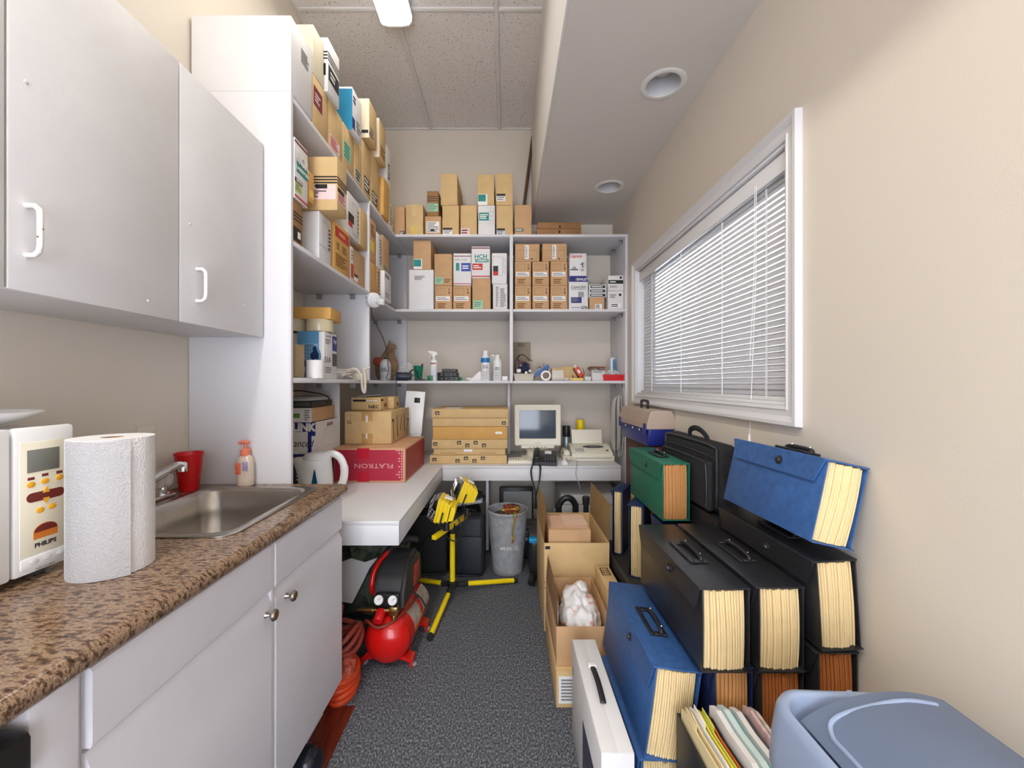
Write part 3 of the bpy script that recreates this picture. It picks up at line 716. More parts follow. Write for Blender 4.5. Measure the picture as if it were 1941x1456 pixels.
bk('kraft carton with wrinkled clear tape, second on the top back shelf', 769, 802, 387, E1, KR, [('s', '-y', .35, .62, .62, 1, CLRT, 'tape_strip'), ('s', '-y', .25, .16, .88, .34, CLRT, 'tape_strip'), ('l', '-y', .3, .04, .8, .3, 4, YELS)])
bk('small kraft carton with a big white address label on the top back shelf', 805, 836, 409.5, E1, KR2, lab(.1, .16, .9, .72, STK, 5, GINK) + [('s', '-y', .35, .22, .6, .33, INK, 'barcode', .0012)])
bk('narrow striped carton with a green sticker standing on the address-label carton', 809, 831.5, 362, ZT(409.5), KR4, [('s', '-y', .03, .60, .97, .63, INK, 'printed_band'), ('s', '-y', .03, .68, .97, .71, INK, 'printed_band'), ('s', '-y', .03, .76, .97, .79, INK, 'printed_band')] + lab(.03, .18, .97, .5, MINT, 4, GINK), dep=.30)
bk('plain kraft carton with a small pale label under the tallest carton of the back shelf', 838, 870, 389, E1, KR, lab(.03, .04, .6, .26, STK, 2, GINK, head=INK))
bk('tall unmarked kraft carton, highest one standing on the back shelf', 835, 867, 328.5, ZT(389), KR, dep=.40)
bk('kraft carton with a pink printed label next to the white teal-labelled one', 872.5, 904, 389, E1, KR, lab(.03, .03, .56, .24, PINK, 2, MARO) + [('t', '-y', .3, .17, .022, '.:17M', INK, {})])
bk('white carton with teal label and a column of handling icons on the top shelf', 906, 938.5, 389, E1, WCARD, [('s', '-y', .05, .5, .64, .76, TEAL), ('l', '-y', .1, .54, .6, .72, 3, STK), ('o', '-y', .05, .40, .66, .78, MINT), ('o', '-y', .70, .80, .92, .92, GINK), ('o', '-y', .70, .66, .92, .78, GINK), ('o', '-y', .70, .52, .92, .64, GINK), ('o', '-y', .70, .38, .92, .50, GINK)])
bk('kraft carton with a teal sticker stacked on the white teal-labelled carton', 904.5, 937, 330, ZT(389), KR, [('s', '-y', .04, .0, .60, .36, STK), ('s', '-y', .05, .12, .50, .34, TEAL, 'sticker', .001), ('l', '-y', .1, .15, .45, .30, 3, STK)])
bk('kraft carton with a pale blue label beneath the black-headed one', 940.5, 972.5, 389, E1, KR, lab(.04, .02, .52, .24, mat('pale_blue_sticker', srgb(190, 205, 222), .5), 2, GINK, head=INK))
bk('kraft carton with white label under a black strip, upper row by the sloping plank', 940, 972, 329, ZT(389), KR, lab(.03, .13, .56, .36, STK, 2, GINK, head=INK))
bk('last kraft carton of the top row, with a small dark green label', 975, 1008, 388, E1, KR2, lab(.03, .14, .52, .24, mat('dark_green_label', srgb(70, 100, 80), .5), 2, STK))
a = bk('flat brown mailing carton lying on the top shelf under another flat one', 1017, 1102, 433.5, E1, KR4, [('s', '-y', .49, .35, .53, .8, INK, 'tab_slot')], dep=.30)
bk('flat brown mailing carton lying uppermost of the two under the soffit', 1019, 1102, 421, ZT(433.5), KR4, [('s', '-y', .49, .1, .53, .5, INK, 'tab_slot')], dep=.28)

tk = '2nd shelf'
bk('white carton with a few printed lines, largest on the second back shelf', 775, 822, 511, E2, WCARD, [('l', '-y', .22, .74, .66, .85, 5, GINK)])
bk('tall kraft carton with a teal sticker standing on the plain white carton', 783, 817, 455.5, ZT(511), KR2, [('s', '-y', .02, .02, .5, .36, STK), ('s', '-y', .03, .10, .45, .34, TEAL, 'sticker', .001), ('l', '-y', .08, .14, .4, .30, 3, STK)])
def printed_kraft(label, x0, x1, yt, z0, wide=False, **k):
    base = [('o', '-y', .12, .62, .62, .90, BINK), ('s', '-y', .80, .66, .88, .76, BINK, 'print_mark'), ('s', '-y', .80, .80, .86, .88, BINK, 'print_mark'), ('l', '-y', .16, .06, .80, .28, 3, BINK)]
    if wide: base = [('o', '-y', .08, .12, .9, .62, BINK), ('s', '-y', .40, .12, .56, .92, STK), ('l', '-y', .42, .2, .54, .86, 6, GINK), ('s', '-y', .66, .10, .71, .18, INK, 'print_mark')]
    else: base += [('s', '-y', .07, .37, .88, .56, STK), ('l', '-y', .12, .40, .83, .53, 2, GINK)]
    return bk(label, x0, x1, yt, z0, KR2, base, **k)
G_ = 'small kraft toner cartons with a white strip'
printed_kraft('printed kraft carton with a white strip under the mint-label carton', 824, 857, 541.5, E2, group=G_)
printed_kraft('printed kraft carton with a white strip under the blue and red striped box', 858.5, 892.5, 541.5, E2, group=G_)
bk('plain kraft carton with a mint label, stacked beside the tall teal one', 823, 857, 481, ZT(541.5), KR2, [('s', '-y', .04, .06, .50, .26, MINT), ('l', '-y', .08, .09, .46, .23, 3, GINK), ('l', '-y', .56, .08, .96, .22, 3, BINK)])
bk('white carton with red stripes and a slanted blue label on the second shelf', 859, 893.5, 480, ZT(541.5), WCARD, [('s', '-y', .0, .90, 1, .925, MARO, 'printed_band'), ('s', '-y', .0, .04, 1, .065, REDI, 'printed_band'), ('s', '-y', .44, .44, .97, .70, BLUI), ('l', '-y', .5, .5, .9, .64, 2, STK), ('s', '-y', .14, .46, .34, .70, TEAL), ('t', '-y', .4, .80, .016, 'LASER TONER', GINK, {})])
bk('plain kraft carton with a mint sticker under the tallest striped white carton', 895, 930, 527.5, E2, KR2, [('s', '-y', .05, .04, .58, .30, MINT), ('l', '-y', .1, .08, .54, .26, 3, GINK)])
bk('white and red striped toner carton with a teal lettered panel, above the others', 893.5, 929, 467, ZT(527.5), WCARD, [('s', '-y', .0, .93, 1, .965, MARO, 'printed_band'), ('s', '-y', .0, .04, 1, .075, REDI, 'printed_band'), ('s', '-y', .20, .50, .93, .60, TEAL), ('t', '-y', .5, .675, .046, 'HCH', TEAL, {'bold': .03}), ('t', '-y', .58, .55, .018, 'LASERMAX', STK, {'bold': .03}), ('s', '-y', .04, .26, .60, .46, REDI), ('l', '-y', .1, .3, .54, .42, 2, STK), ('l', '-y', .08, .12, .58, .24, 2, PINK)])
bk('white carton covered in pale grey print next to the centre divider', 934, 962, 538, E2, mat('off_white_card', (.68, .67, .65), .55), [('l', '-y', .2, .12, .42, .9, 12, GINK), ('l', '-y', .5, .1, .9, .84, 14, GINK)])
bk('white carton with a black and red square, upper one beside the divider', 932, 961, 479.5, ZT(538), WCARD, [('o', '-y', .1, .28, .72, .88, GINK), ('s', '-y', .08, .40, .42, .58, INK), ('s', '-y', .08, .27, .42, .40, REDI), ('o', '-y', .76, .74, .9, .82, GINK), ('o', '-y', .76, .62, .9, .70, GINK), ('o', '-y', .76, .50, .9, .58, GINK), ('o', '-y', .76, .36, .9, .44, GINK)])
xs3 = [(975.5, 1007), (1009, 1041), (1043.5, 1076)]
names3 = ['beside the divider', 'in the middle column', 'next to the white printer carton']
for (a, b), n_ in zip(xs3, names3):
    printed_kraft('printed kraft toner carton on the bottom row ' + n_, a, b, 541, E2, group=G_)
    printed_kraft('printed kraft toner carton in the middle row ' + n_, a, b, 495.5, ZT(541), group=G_)
printed_kraft('wide kraft carton with upright white strip on top, beside the divider', 976, 1023, 462, ZT(495.5), True, group='wide kraft cartons on the toner stack')
printed_kraft('wide kraft carton with upright white strip on top, by the white cartons', 1028, 1075, 461.5, ZT(495.5), True, group='wide kraft cartons on the toner stack')
bk('white printer cartridge box with navy top and a toner picture, upright', 1078.5, 1115, 525.5, E2, WCARD, [('s', '-y', .0, .86, 1, 1, NAVY, 'printed_band'), ('t', '-y', .70, .93, .026, 'HEWLETT', STK, {'bold': .02}), ('s', '-y', .27, .88, .46, .98, STK), ('t', '-y', .365, .93, .020, 'hp', NAVY, {'shear': .2, 'off': .0015}), ('t', '-y', .48, .70, .036, 'LaserJet', INK, {'shear': .3}), ('s', '-y', .1, .615, .9, .625, INK, 'printed_rule'), ('s', '-y', .48, .38, .78, .55, GREYP, 'printed_picture'), ('s', '-y', .10, .20, .66, .38, NAVY, 'printed_picture', .0008), ('l', '-y', .14, .24, .6, .36, 4, GINK), ('t', '-y', .80, .05, .030, '27X', INK, {'bold': .03}), ('l', '-y', .1, .04, .6, .08, 1, GINK)], Y=3.175)
bk('white camera-maker cartridge box with an up arrow, on the navy-topped box', 1079.5, 1112, 480, PZ(525.5, 3.175 / 770) + .0004, WCARD, [('t', '-y', .38, .88, .036, 'Canon', REDI, {'bold': .02}), ('t', '-y', .28, .40, .022, 'EX', INK, {'bold': .03}), ('s', '-y', .04, .31, .5, .35, INK, 'printed_rule'), ('t', '-y', .78, .5, .05, '\u2191', INK, {'bold': .03}), ('o', '-y', .66, .40, .92, .6, GINK), ('l', '-y', .66, .26, .92, .36, 2, GINK), ('s', '-y', .0, .0, 1, .07, NAVY, 'printed_band')])
bk('small kraft carton with a white barcode sticker on the second shelf', 1117, 1146, 563.5, E2, KR2, [('s', '-y', .38, .05, .84, .46, STK), ('l', '-y', .42, .1, .8, .42, 3, INK)], dep=.2)
zz = ZT(563.5)
for k, (yt, lb) in enumerate(((555.4, 'lowest'), (547.4, 'middle'), (539.4, 'topmost'))):
    bk('flat white box printed in black, %s of three on the small kraft carton' % lb, 1116 + k * .5, 1150 - k * .3, yt, zz, WCARD, [('s', '-y', .06, .16, .94, .80, INK, 'printed_band'), ('l', '-y', .12, .25, .85, .7, 1, STK)], dep=.22, group='flat white boxes in a stack of three', flaps=False)
    zz = ZT(yt)
bk('white carton with round emblem and barcode, lower one by the end panel', 1152, 1182.3, 551.5, E2, mat('off_white_card', (.68, .67, .65), .55), [('l', '-y', .12, .62, .6, .84, 2, GINK), ('d', '-y', [(.78, .80)], .011, INK), ('s', '-y', .15, .08, .88, .38, STK), ('o', '-y', .15, .08, .88, .38, GINK), ('l', '-y', .22, .14, .8, .32, 2, INK), ('l', '-x', .1, .2, .5, .8, 4, GINK)], dep=.30)
bk('white carton with a black band, upper one beside the end panel', 1152.5, 1182.3, 522, ZT(551.5), mat('off_white_card', (.68, .67, .65), .55), [('s', '-y', .02, .46, .98, .70, INK, 'printed_band'), ('l', '-y', .12, .52, .7, .64, 1, STK), ('d', '-y', [(.82, .86)], .010, INK), ('l', '-y', .1, .2, .8, .34, 2, GINK)], dep=.30)

# leaning brown plank between the cartons and the soffit
t = thing('plank', 'dark brown plank leaning against the soffit behind the top row cartons', 'plank', (.098, 3.585, SH1 + .002), rot=(0, R(7.2), 0))
bm = NB(); add_box(bm, -.008, .008, -.018, .022, .006, 1.02, .002); obj('plank_edge', bm, mat('plank_brown', srgb(108, 82, 60), .7, var=.2, scale=20, stretch=(1, 1, .1)), t)
box_obj('plank_cleat', .0085, .018, -.016, .02, .02, .98, mat('plank_dark', srgb(78, 58, 42), .75, var=.15, scale=20), t)

# ---------------------------------------------------------------- cartons on the shelving along the wall (fronts face +X)
def sd(label, xa, xb, z0, z1, m=None, prints=(), X=LX, dep=.34, ya=None, yb=None, **k):
    y0 = ya if ya else 770.0 * X / (xa - 960.0); y1 = yb if yb else 770.0 * X / (xb - 960.0)
    return carton(label, X - dep, X, y0 + .001, y1 - .001, z0, z1, m, prints, **k)
def labx(*a, **k): return lab(*a, f='+x', **k)
# top row: on the top board
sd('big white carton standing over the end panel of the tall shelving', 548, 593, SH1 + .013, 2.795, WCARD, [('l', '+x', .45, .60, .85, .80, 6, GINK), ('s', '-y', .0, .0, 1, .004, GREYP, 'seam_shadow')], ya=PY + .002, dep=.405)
Z2 = 2.705
sd('kraft carton with a maroon label next to the big white carton', 594, 622, E1, Z2, KR, [('s', '+x', .02, .42, .60, .80, MARO), ('l', '+x', .1, .5, .5, .7, 3, PINK)])
sd('tall kraft carton with pink printed label on the top board', 624, 649, E1, Z2, KR, labx(.05, .03, .8, .30, PINK, 5, REDI))
sd('kraft carton with a mint label at its corner, third along the top board', 650.5, 671, E1, Z2, KR, labx(.05, .22, .7, .62, MINT, 4, TEAL))
sd('kraft carton with a grey label, fourth along the top board', 672.5, 686, E1, Z2, KR, labx(.1, .05, .85, .36, mat('grey_sticker', (.45, .48, .44), .5), 3, INK))
sd('kraft carton with black lettered strip, fifth along the top board', 687.5, 703, E1, 2.785, KR, labx(.2, .08, .8, .36, INK, 3, STK))
sd('kraft carton with a dark lower label, sixth along the top board', 704, 719, E1, 2.80, KR, labx(.1, .04, .75, .28, INK, 3, STK))
sd('light tan carton bulging out over the edge of the top board', 721.5, 738, E1, 2.74, KR3, [('s', '+x', .1, .25, .5, .32, TAPE, 'tape_strip')], X=LX + .02, ya=2.797)
sd('small pale carton with printed side at the inner corner of the top board', 738.5, 745, E1, 2.66, CREAM, [('l', '+x', .1, .1, .9, .9, 6, GINK)])
# second tier
sd('tall cream carton towering behind the big white carton', 594, 614.5, Z2 + .001, 2.925, CREAM, dep=.36)
sd('white carton with black stripes around its middle in the upper tier', 617.5, 644, Z2 + .001, 2.965, WCARD, [('b', '-y', .60, .625, INK), ('b', '-y', .66, .685, INK), ('b', '-y', .72, .745, INK), ('s', '+x', .05, .24, .95, .52, INK), ('s', '-y', .70, .30, .97, .52, INK), ('l', '+x', .2, .3, .8, .46, 2, STK)], X=LX + .015, ya=1.935)
sd('blue and white printed carton in the upper tier', 668, 686.5, Z2 + .001, 2.945, WCARD, [('s', '-y', .0, .0, 1, .95, CYANP, 'printed_side'), ('l', '+x', .08, .66, .4, .86, 2, NAVY), ('s', '+x', .0, .06, .26, .32, NAVY), ('l', '+x', .4, .1, .9, .4, 3, GINK)], X=LX + .02, dep=.22)
sd('white and kraft carton with a grey striped label overhanging the upper tier', 700, 714.5, 2.802, 3.04, KR, [('s', '-y', .0, .0, 1, 1, CREAM, 'printed_side'), ('s', '-y', .55, .12, .98, .20, INK, 'printed_side', .001), ('s', '+x', .02, .1, .4, .18, INK), ('l', '+x', .1, .1, .6, .35, 3, GINK)], X=LX + .035, dep=.26)
sd('cream fronted carton with pink label overhanging the upper tier', 719, 731.5, 2.802, 3.06, KR, [('s', '-y', .0, .0, 1, 1, CREAM, 'printed_side'), ('s', '-y', .55, .1, .95, .3, PINK, 'printed_side', .001), ('l', '+x', .2, .1, .9, .4, 4, BINK)], X=LX + .03, dep=.24)
sd('white carton with a black printed column at the far end of the upper tier', 733, 741, 2.742, 3.02, WCARD, [('s', '+x', .35, .2, .75, .6, INK), ('l', '+x', .4, .25, .7, .55, 4, STK)], X=LX + .01, dep=.28)
# front bay, lower tier on the second board
sd('brown striped carton with a black label at the near end of the second board', 549.5, 574.5, E2, 2.068, KR4, [('b', '-y', .52, .55, INK), ('b', '-y', .60, .63, INK), ('b', '-y', .68, .71, INK), ('s', '+x', .0, .04, .8, .36, INK), ('s', '+x', .45, .12, .75, .28, STK, 'sticker', .001)], ya=PY + .02)
sd('white toner carton with maroon stripes and teal lettering, beside the end panel', 549.5, 584.5, 2.069, 2.318, WCARD, [('s', '+x', 0, .93, 1, .965, MARO, 'printed_band'), ('s', '+x', 0, .03, 1, .065, REDI, 'printed_band'), ('s', '+x', .14, .46, .97, .64, TEAL), ('t', '+x', .50, .70, .055, 'HCR', STK, {'bold': .05, 'off': .002}), ('t', '+x', .50, .705, .056, 'HCR', TEAL, {'bold': .03}), ('t', '+x', .60, .54, .022, 'LASERMAX', STK, {'bold': .02}), ('s', '+x', .0, .12, .56, .32, LIME), ('s', '+x', .0, .28, .56, .35, INK, 'label_header', .001), ('t', '+x', .30, .315, .014, 'XEROX', STK, {'bold': .03, 'off': .002}), ('l', '+x', .06, .15, .5, .26, 3, GINK)], ya=PY + .02, X=LX + .005)
sd('white carton with small print and a green corner label on the second board', 605, 628.5, E2, 2.112, WCARD, [('l', '-y', .05, .66, .6, .86, 5, GINK), ('o', '+x', .3, .25, .75, .85, GINK), ('l', '+x', .78, .3, .95, .8, 6, INK), ('s', '-y', .35, .04, .7, .16, mat('dark_green_label', srgb(70, 100, 80), .5)), ('s', '+x', .0, .30, 1, .312, GREYP, 'seam')], dep=.30)
sd('kraft toner carton with black bands, white and pink label, jutting over the aisle', 639.5, 658, 2.113, 2.362, KR, [('b', '-y', .50, .525, INK), ('b', '-y', .555, .58, INK), ('b', '-y', .61, .635, INK), ('s', '-y', .12, .20, .97, .48, PINK), ('s', '-y', .12, .40, .82, .48, INK, 'label_header', .001), ('t', '-y', .42, .44, .030, 'XEROX', STK, {'bold': .05, 'off': .0022}), ('l', '-y', .2, .23, .85, .37, 4, INK), ('s', '+x', .02, .18, .95, .44, PINK), ('s', '+x', .02, .36, .7, .44, INK, 'label_header', .001), ('l', '+x', .1, .2, .85, .34, 4, REDI)], X=-.780, dep=.26)
sd('orange kraft carton peeking out between the maroon-striped and black-banded ones', 586, 596.5, 2.114, 2.25, KR3, [('s', '+x', .1, .15, .9, .4, YELS)], dep=.28, X=LX - .0)
sd('tan carton with a red header and brown print on its side, second board', 633, 664, E2, 2.135, KR3, [('s', '+x', .08, .70, .92, .92, REDI), ('l', '+x', .3, .74, .85, .88, 1, KR3), ('l', '+x', .15, .44, .35, .6, 3, BINK), ('l', '+x', .5, .44, .8, .6, 4, BINK), ('l', '+x', .1, .08, .85, .36, 7, BINK)])
sd('white carton with black, red and grey picture, upper tier of the second board', 660, 682, 2.137, 2.375, WCARD, [('o', '+x', .35, .12, .8, .85, GINK), ('s', '+x', .02, .34, .5, .54, INK), ('s', '+x', .02, .22, .36, .34, REDI), ('l', '+x', .82, .2, .95, .8, 6, GINK)], X=LX - .005)
sd('plain kraft carton behind the picture carton in the upper tier', 683, 696.5, 2.137, 2.36, KR)
sd('narrow white and red printed carton on the second board', 665, 670.5, E2, 2.09, WCARD, [('s', '+x', .1, .1, .9, .5, REDI), ('l', '+x', .2, .6, .8, .9, 3, GINK)], X=LX - .01)
sd('plain kraft carton with a black and white sticker before the upright', 671, 692, E2, 2.10, KR2, [('s', '+x', .02, .10, .34, .24, STK), ('s', '+x', .02, .22, .34, .30, INK)], X=LX - .02)
# back bay
sd('kraft carton with yellow label, upper tier past the upright', 703.5, 713.5, 2.098, 2.37, KR2, [('s', '+x', .1, .25, .7, .5, YELS), ('l', '+x', .1, .6, .8, .9, 4, BINK)], ya=2.58)
sd('narrow white carton with grey print, upper tier past the upright', 714.5, 724.5, 2.098, 2.33, WCARD, [('l', '+x', .5, .1, .9, .9, 8, GINK)])
sd('tall kraft carton with green scribble past the upright', 726, 738, 2.098, 2.36, KR2, [('l', '+x', .1, .05, .7, .22, 4, TEAL)])
sd('kraft carton on the second board directly past the upright', 703.5, 714, E2, 2.096, KR3, [], ya=2.58)
sd('brown carton with printed edge, second board past the upright', 715, 721, E2, 2.096, KR2, [('l', '+x', .2, .2, .8, .9, 6, BINK)])
sd('white ink cartridge carton with bold black print near the inner corner', 729, 741.5, E2, 2.096, WCARD, [('t', '-y', .72, .80, .036, 'SE', INK, {'bold': .04}), ('t', '-y', .70, .46, .038, '82X', INK, {'bold': .03}), ('l', '-y', .45, .14, .95, .22, 1, INK), ('o', '+x', .2, .4, .75, .72, MARO), ('l', '+x', .1, .78, .9, .94, 2, INK), ('l', '+x', .1, .1, .8, .3, 3, GINK)], X=LX + .025, dep=.26)
# ---------------------------------------------------------------- things on the third board of the side shelving
def T3(name, label, cat, x, y, z=SH3, rz=0.0, **k): return thing(name, label, cat, (x, y, z + .0006), rz, **k)
gb = carton('printer cartridge box with a blue globe picture on the third board', -1.015, -.882, 1.968, 2.118, SH3 + .0005, 1.566, WCARD, [
    ('s', '-y', .0, .0, .80, 1, CYANP, 'printed_picture'), ('s', '-y', .10, .12, .78, .88, mat('pale_sea_blue', srgb(150, 185, 210), .4), 'printed_picture', .0008),
    ('s', '-y', .0, .74, .80, 1, mat('mid_sea_blue', srgb(92, 148, 190), .4), 'printed_picture', .001),
    ('s', '+x', .62, .62, .98, .95, NAVY), ('t', '+x', .80, .84, .035, 'hp', STK, {'shear': .2, 'off': .002}), ('t', '+x', .30, .92, .018, 'LaserJet', GINK, {}), ('t', '+x', .24, .40, .042, '51A', INK, {}), ('s', '+x', .62, .28, .98, .56, DGREY), ('l', '+x', .08, .12, .6, .26, 3, GINK), ('l', '+x', .08, .74, .55, .86, 3, GINK)], name='printer_cartridge_box')
DSEA = mat('deep_sea_blue', srgb(25, 50, 85), .4); gy = -.0735; gc = (.006, .110); gr = .056
bm = NB(); add_lathe(bm, [(gr, 0), (gr, .0006)], 40, Matrix.Translation((gc[0] - .012, gy - .0015, gc[1])) @ Matrix.Rotation(R(90), 4, 'X')); obj('globe_picture', bm, mat('globe_blue', srgb(120, 168, 205), .4, var=.12, scale=20), gb)
bm = NB()
for q in (.12, .45, .75, .98):
    add_tube(bm, [(gc[0] - .012 + gr * q * cos(a), gy - .0026, gc[1] + gr * sin(a)) for a in [2 * pi * k / 28 for k in range(28)]], .0007, 4, closed=True)
for q in (-.7, -.4, -.1, .2, .5, .78):
    c_ = (1 - q * q) ** .5 * gr; add_tube(bm, [(gc[0] - .012 - c_, gy - .0026, gc[1] + gr * q), (gc[0] - .012 + c_, gy - .0026, gc[1] + gr * q)], .0007, 4)
obj('globe_print_lines', bm, DSEA, gb)
bm = NB(); add_prism(bm, [(.0, .10), (.014, .088), (.022, .096), (.036, .092), (.040, .118), (.030, .140), (.026, .158), (.010, .150), (.012, .132), (-.002, .118)], gy - .0034, gy - .0020, 'y'); obj('globe_land_print', bm, DSEA, gb)
bm = NB(); add_prism(bm, [(-.046, .082), (-.02, .088), (-.012, .074), (-.018, .058), (-.036, .062)], gy - .0034, gy - .0020, 'y'); obj('globe_land_print', bm, DSEA, gb)
CLR_TAPE_R = mat('tape_roll_clear', srgb(205, 192, 158), .2, var=.04, spec=.6)
for k, (x, y, l) in enumerate(((-.935, 2.035, 'wide roll of clear packing tape at the aisle edge on the globe-picture box'), (-1.066, 2.02, 'wide roll of clear packing tape close to the wall on the globe-picture box'))):
    t = T3('tape_roll', l, 'tape roll', x, y, 1.567, group='packing tape rolls under the kraft tray')
    bm = NB(); add_lathe(bm, [(.040, .001), (.0625, .001), (.0635, .004), (.0635, .058), (.0625, .061), (.040, .061)], 36, cap0=False, cap1=False); obj('tape', bm, CLR_TAPE_R if k == 0 else mat('tape_roll_grey', srgb(188, 180, 158), .2), t)
    bm = NB(); add_lathe(bm, [(.0398, .0605), (.037, .061), (.037, .001), (.0398, .0012)], 36, cap0=False, cap1=False); obj('cardboard_core', bm, KR4, t)
# open tray-like kraft box on the rolls
t = thing('carton_tray', 'shallow kraft carton resting on the two tape rolls', 'box', (-1.005, 2.065, 1.6295), R(4))
for a in ((-.135, .135, -.075, -.072, 0, .058), (-.135, .135, .072, .075, 0, .058), (.132, .135, -.0715, .0715, 0, .058), (-.135, -.132, -.0715, .0715, 0, .058)): box_obj('side_wall', *a, KR3, t, .001)
box_obj('bottom_panel', -.131, .131, -.0715, .0715, 0, .003, KR3, t, .0005); box_obj('top_panel', -.131, .131, -.0715, .0715, .054, .057, KR3, t, .0005)
carton('small grey-brown carton with a white printed edge beside the white paper roll', -.975, -.892, 1.72, 1.80, SH3 + .004, 1.482, mat('grey_brown_card', srgb(165, 145, 112), .7), [('l', '-y', .06, .1, .16, .6, 6, STK)], name='small_carton')
t = thing('folder', 'thin grey folder lying under the small grey-brown carton', 'folder', (-.95, 1.76, SH3 + .0004)); box_obj('cover', -.09, .075, -.06, .07, 0, .0028, GREYP, t, .0005)
t = T3('paper_roll', 'white label paper roll standing before the globe-picture box', 'paper roll', -.884, 1.875)
bm = NB(); add_lathe(bm, [(.012, .082), (.012, .0835), (.0365, .0835), (.038, .082), (.038, .001), (.0365, .0)], 32, cap1=True, cap0=True); obj('paper', bm, PAPER, t)
# bundle of white cable hanging over the edge
def wander(c, r, n, seed, zr=.03):
    rn = random.Random(seed); out = []
    for i in range(n):
        a = i * 2.1 + rn.uniform(-.5, .5); q = r * rn.uniform(.5, 1)
        out.append((c[0] + q * cos(a), c[1] + q * 1.2 * sin(a), c[2] + rn.uniform(0, zr)))
    return out
t = thing('cable_bundle', 'tangle of white cables hanging over the edge of the third board', 'cables', (-.9, 2.32, SH3))
CABW = mat('off_white_cable', srgb(206, 196, 182), .45)
for k in range(4):
    bm = NB(); add_tube(bm, smooth_path(wander((-.07, 0, .010), .085, 12, k + 3, .05), 6), .0048, 8); obj('cable', bm, CABW, t)
bm = NB(); add_tube(bm, smooth_path([(-.03, .02, .05), (.03, .03, .06), (.056, .04, .01), (.060, .05, -.055), (.068, .06, -.075), (.074, .055, -.05), (.068, .07, .02), (.05, .10, .055), (.075, .13, .075)], 7), .0075, 8); obj('cable', bm, CABW, t)
bm = NB(); add_blob(bm, (-.03, -.10, .033), .05, .05, .03, .3, 4, 3, 3, .9); obj('clear_wrapping', bm, CLEAR, t)
carton('small white adapter box by the cables at the upright', -.94, -.872, 2.47, 2.54, SH3 + .0006, 1.378, BEIP, [], name='adapter_box', flaps=False)
# round clip-on device on the upright
t = thing('clip_lamp', 'round white clip-on device fixed to the front edge of the upright', 'device', (-.832, 2.545, 1.835), rot=(0, R(8), R(-38)))
Mx = Matrix.Rotation(R(90), 4, 'Y')
bm = NB(); add_lathe(bm, [(.040, -.022), (.047, -.018), (.047, .010), (.042, .016), (.02, .019)], 32, Mx); obj('round_housing', bm, WPLA, t)
bm = NB(); add_lathe(bm, [(.036, .015), (.036, .022), (.03, .026)], 32, Mx @ Matrix.Translation((0, 0, 0))); obj('face_disc', bm, WPLA, t)
bm = NB(); add_box(bm, .022, .062, -.009, .009, -.012, .002, .003); obj('swivel_arm', bm, WPLA, t)
bm = NB(); add_box(bm, .058, .095, -.016, .016, -.028, .008, .005); obj('clamp', bm, WPLA, t)
bm = NB(); add_lathe(bm, [(.005, 0), (.004, .004)], 10, Matrix.Translation((-.006, -.047, .01)) @ Matrix.Rotation(R(90), 4, 'X')); obj('screw', bm, GREYP, t)
bm = NB(); add_tube(bm, smooth_path([(-.852, 2.545, 1.795), (-.852, 2.62, 1.72), (-.862, 2.85, 1.62), (-.905, 3.10, 1.52), (-.912, 3.125, 1.46), (-.91, 3.13, 1.40), (-.93, 3.135, 1.352), (-.90, 3.140, 1.348), (-.86, 3.146, 1.348), (-.852, 3.148, 1.30), (-.852, 3.145, 1.20), (-.852, 3.145, 1.15)], 6), .003, 6)
tag(obj('lamp_cord', bm, mat('brown_grey_cord', (.06, .055, .05), .5)), 'thin dark cord dropping from the round clip-on device to the desk', 'cord')

# ---------------------------------------------------------------- third board of the back shelving
def XB(px, Y): return (px - 960) * Y / 770.0
t = T3('plastic_bag', 'tan plastic shopping bag with knotted handles in the shelf corner', 'bag', XB(727, 3.33), 3.41)
bm = NB(); v = add_blob(bm, (0, 0, .122), .092, .075, .13, .24, 2.6, 5, 4, .9)
for q in v:
    k = max(0, (q.co.z - .10) / .14); q.co.x = q.co.x * (1 - .55 * min(1, k)) + .03 * k; q.co.z += .05 * k * k
obj('bag_body', bm, BAGB, t, ang=25)
bm = NB(); add_blob(bm, (.055, 0, .285), .03, .018, .026, .3, 4, 2, 2); obj('knot', bm, BAGB, t)
bm = NB(); v = add_blob(bm, (-.05, -.062, .16), .045, .012, .04, .2, 3, 3, 2); obj('red_print', bm, mat('faded_red', srgb(170, 75, 60), .4), t)
t = T3('cleaner_bottle', 'white round-shouldered cleaner bottle before the tan bag', 'bottle', XB(730, 3.21), 3.215)
bm = NB(); add_lathe(bm, [(.038, 0), (.042, .004), (.042, .115), (.040, .135), (.032, .155), (.018, .168), (.014, .172)], 28); obj('bottle_body', bm, WPLA, t)
bm = NB(); add_lathe(bm, [(.016, .165), (.016, .180), (.012, .184)], 18); obj('cap', bm, DGREY, t)
bm = NB(); add_lathe(bm, [(.0424, .018), (.0424, .112)], 28, cap0=False, cap1=False); obj('label_wrap', bm, mat('pale_label', srgb(205, 212, 218), .45), t)
text('TASK\nCLEANER', .015, INK, t, (0, -.0432, .085), FACE['-y'], bold=.02)
t = T3('clear_bag', 'crumpled clear plastic bag between the tan bag and the green cup', 'bag', XB(768, 3.30), 3.335)
bm = NB(); v = add_blob(bm, (0, 0, .07), .058, .05, .075, .40, 3.2, 7, 4, .85); obj('bag_film', bm, CLEAR, t, smooth=True, ang=10)
t = T3('speaker_tube', 'dark blue cylindrical gadget lying on its side beside the clear bag', 'gadget', XB(767, 3.22), 3.215)
Mxx = Matrix.Translation((0, 0, .034)) @ Matrix.Rotation(R(90), 4, 'Y')
bm = NB(); add_lathe(bm, [(.030, -.062), (.0335, -.058), (.0335, .03), (.029, .036), (.029, .05)], 24, Mxx); obj('housing', bm, mat('dark_blue_plastic', (.015, .022, .04), .35), t)
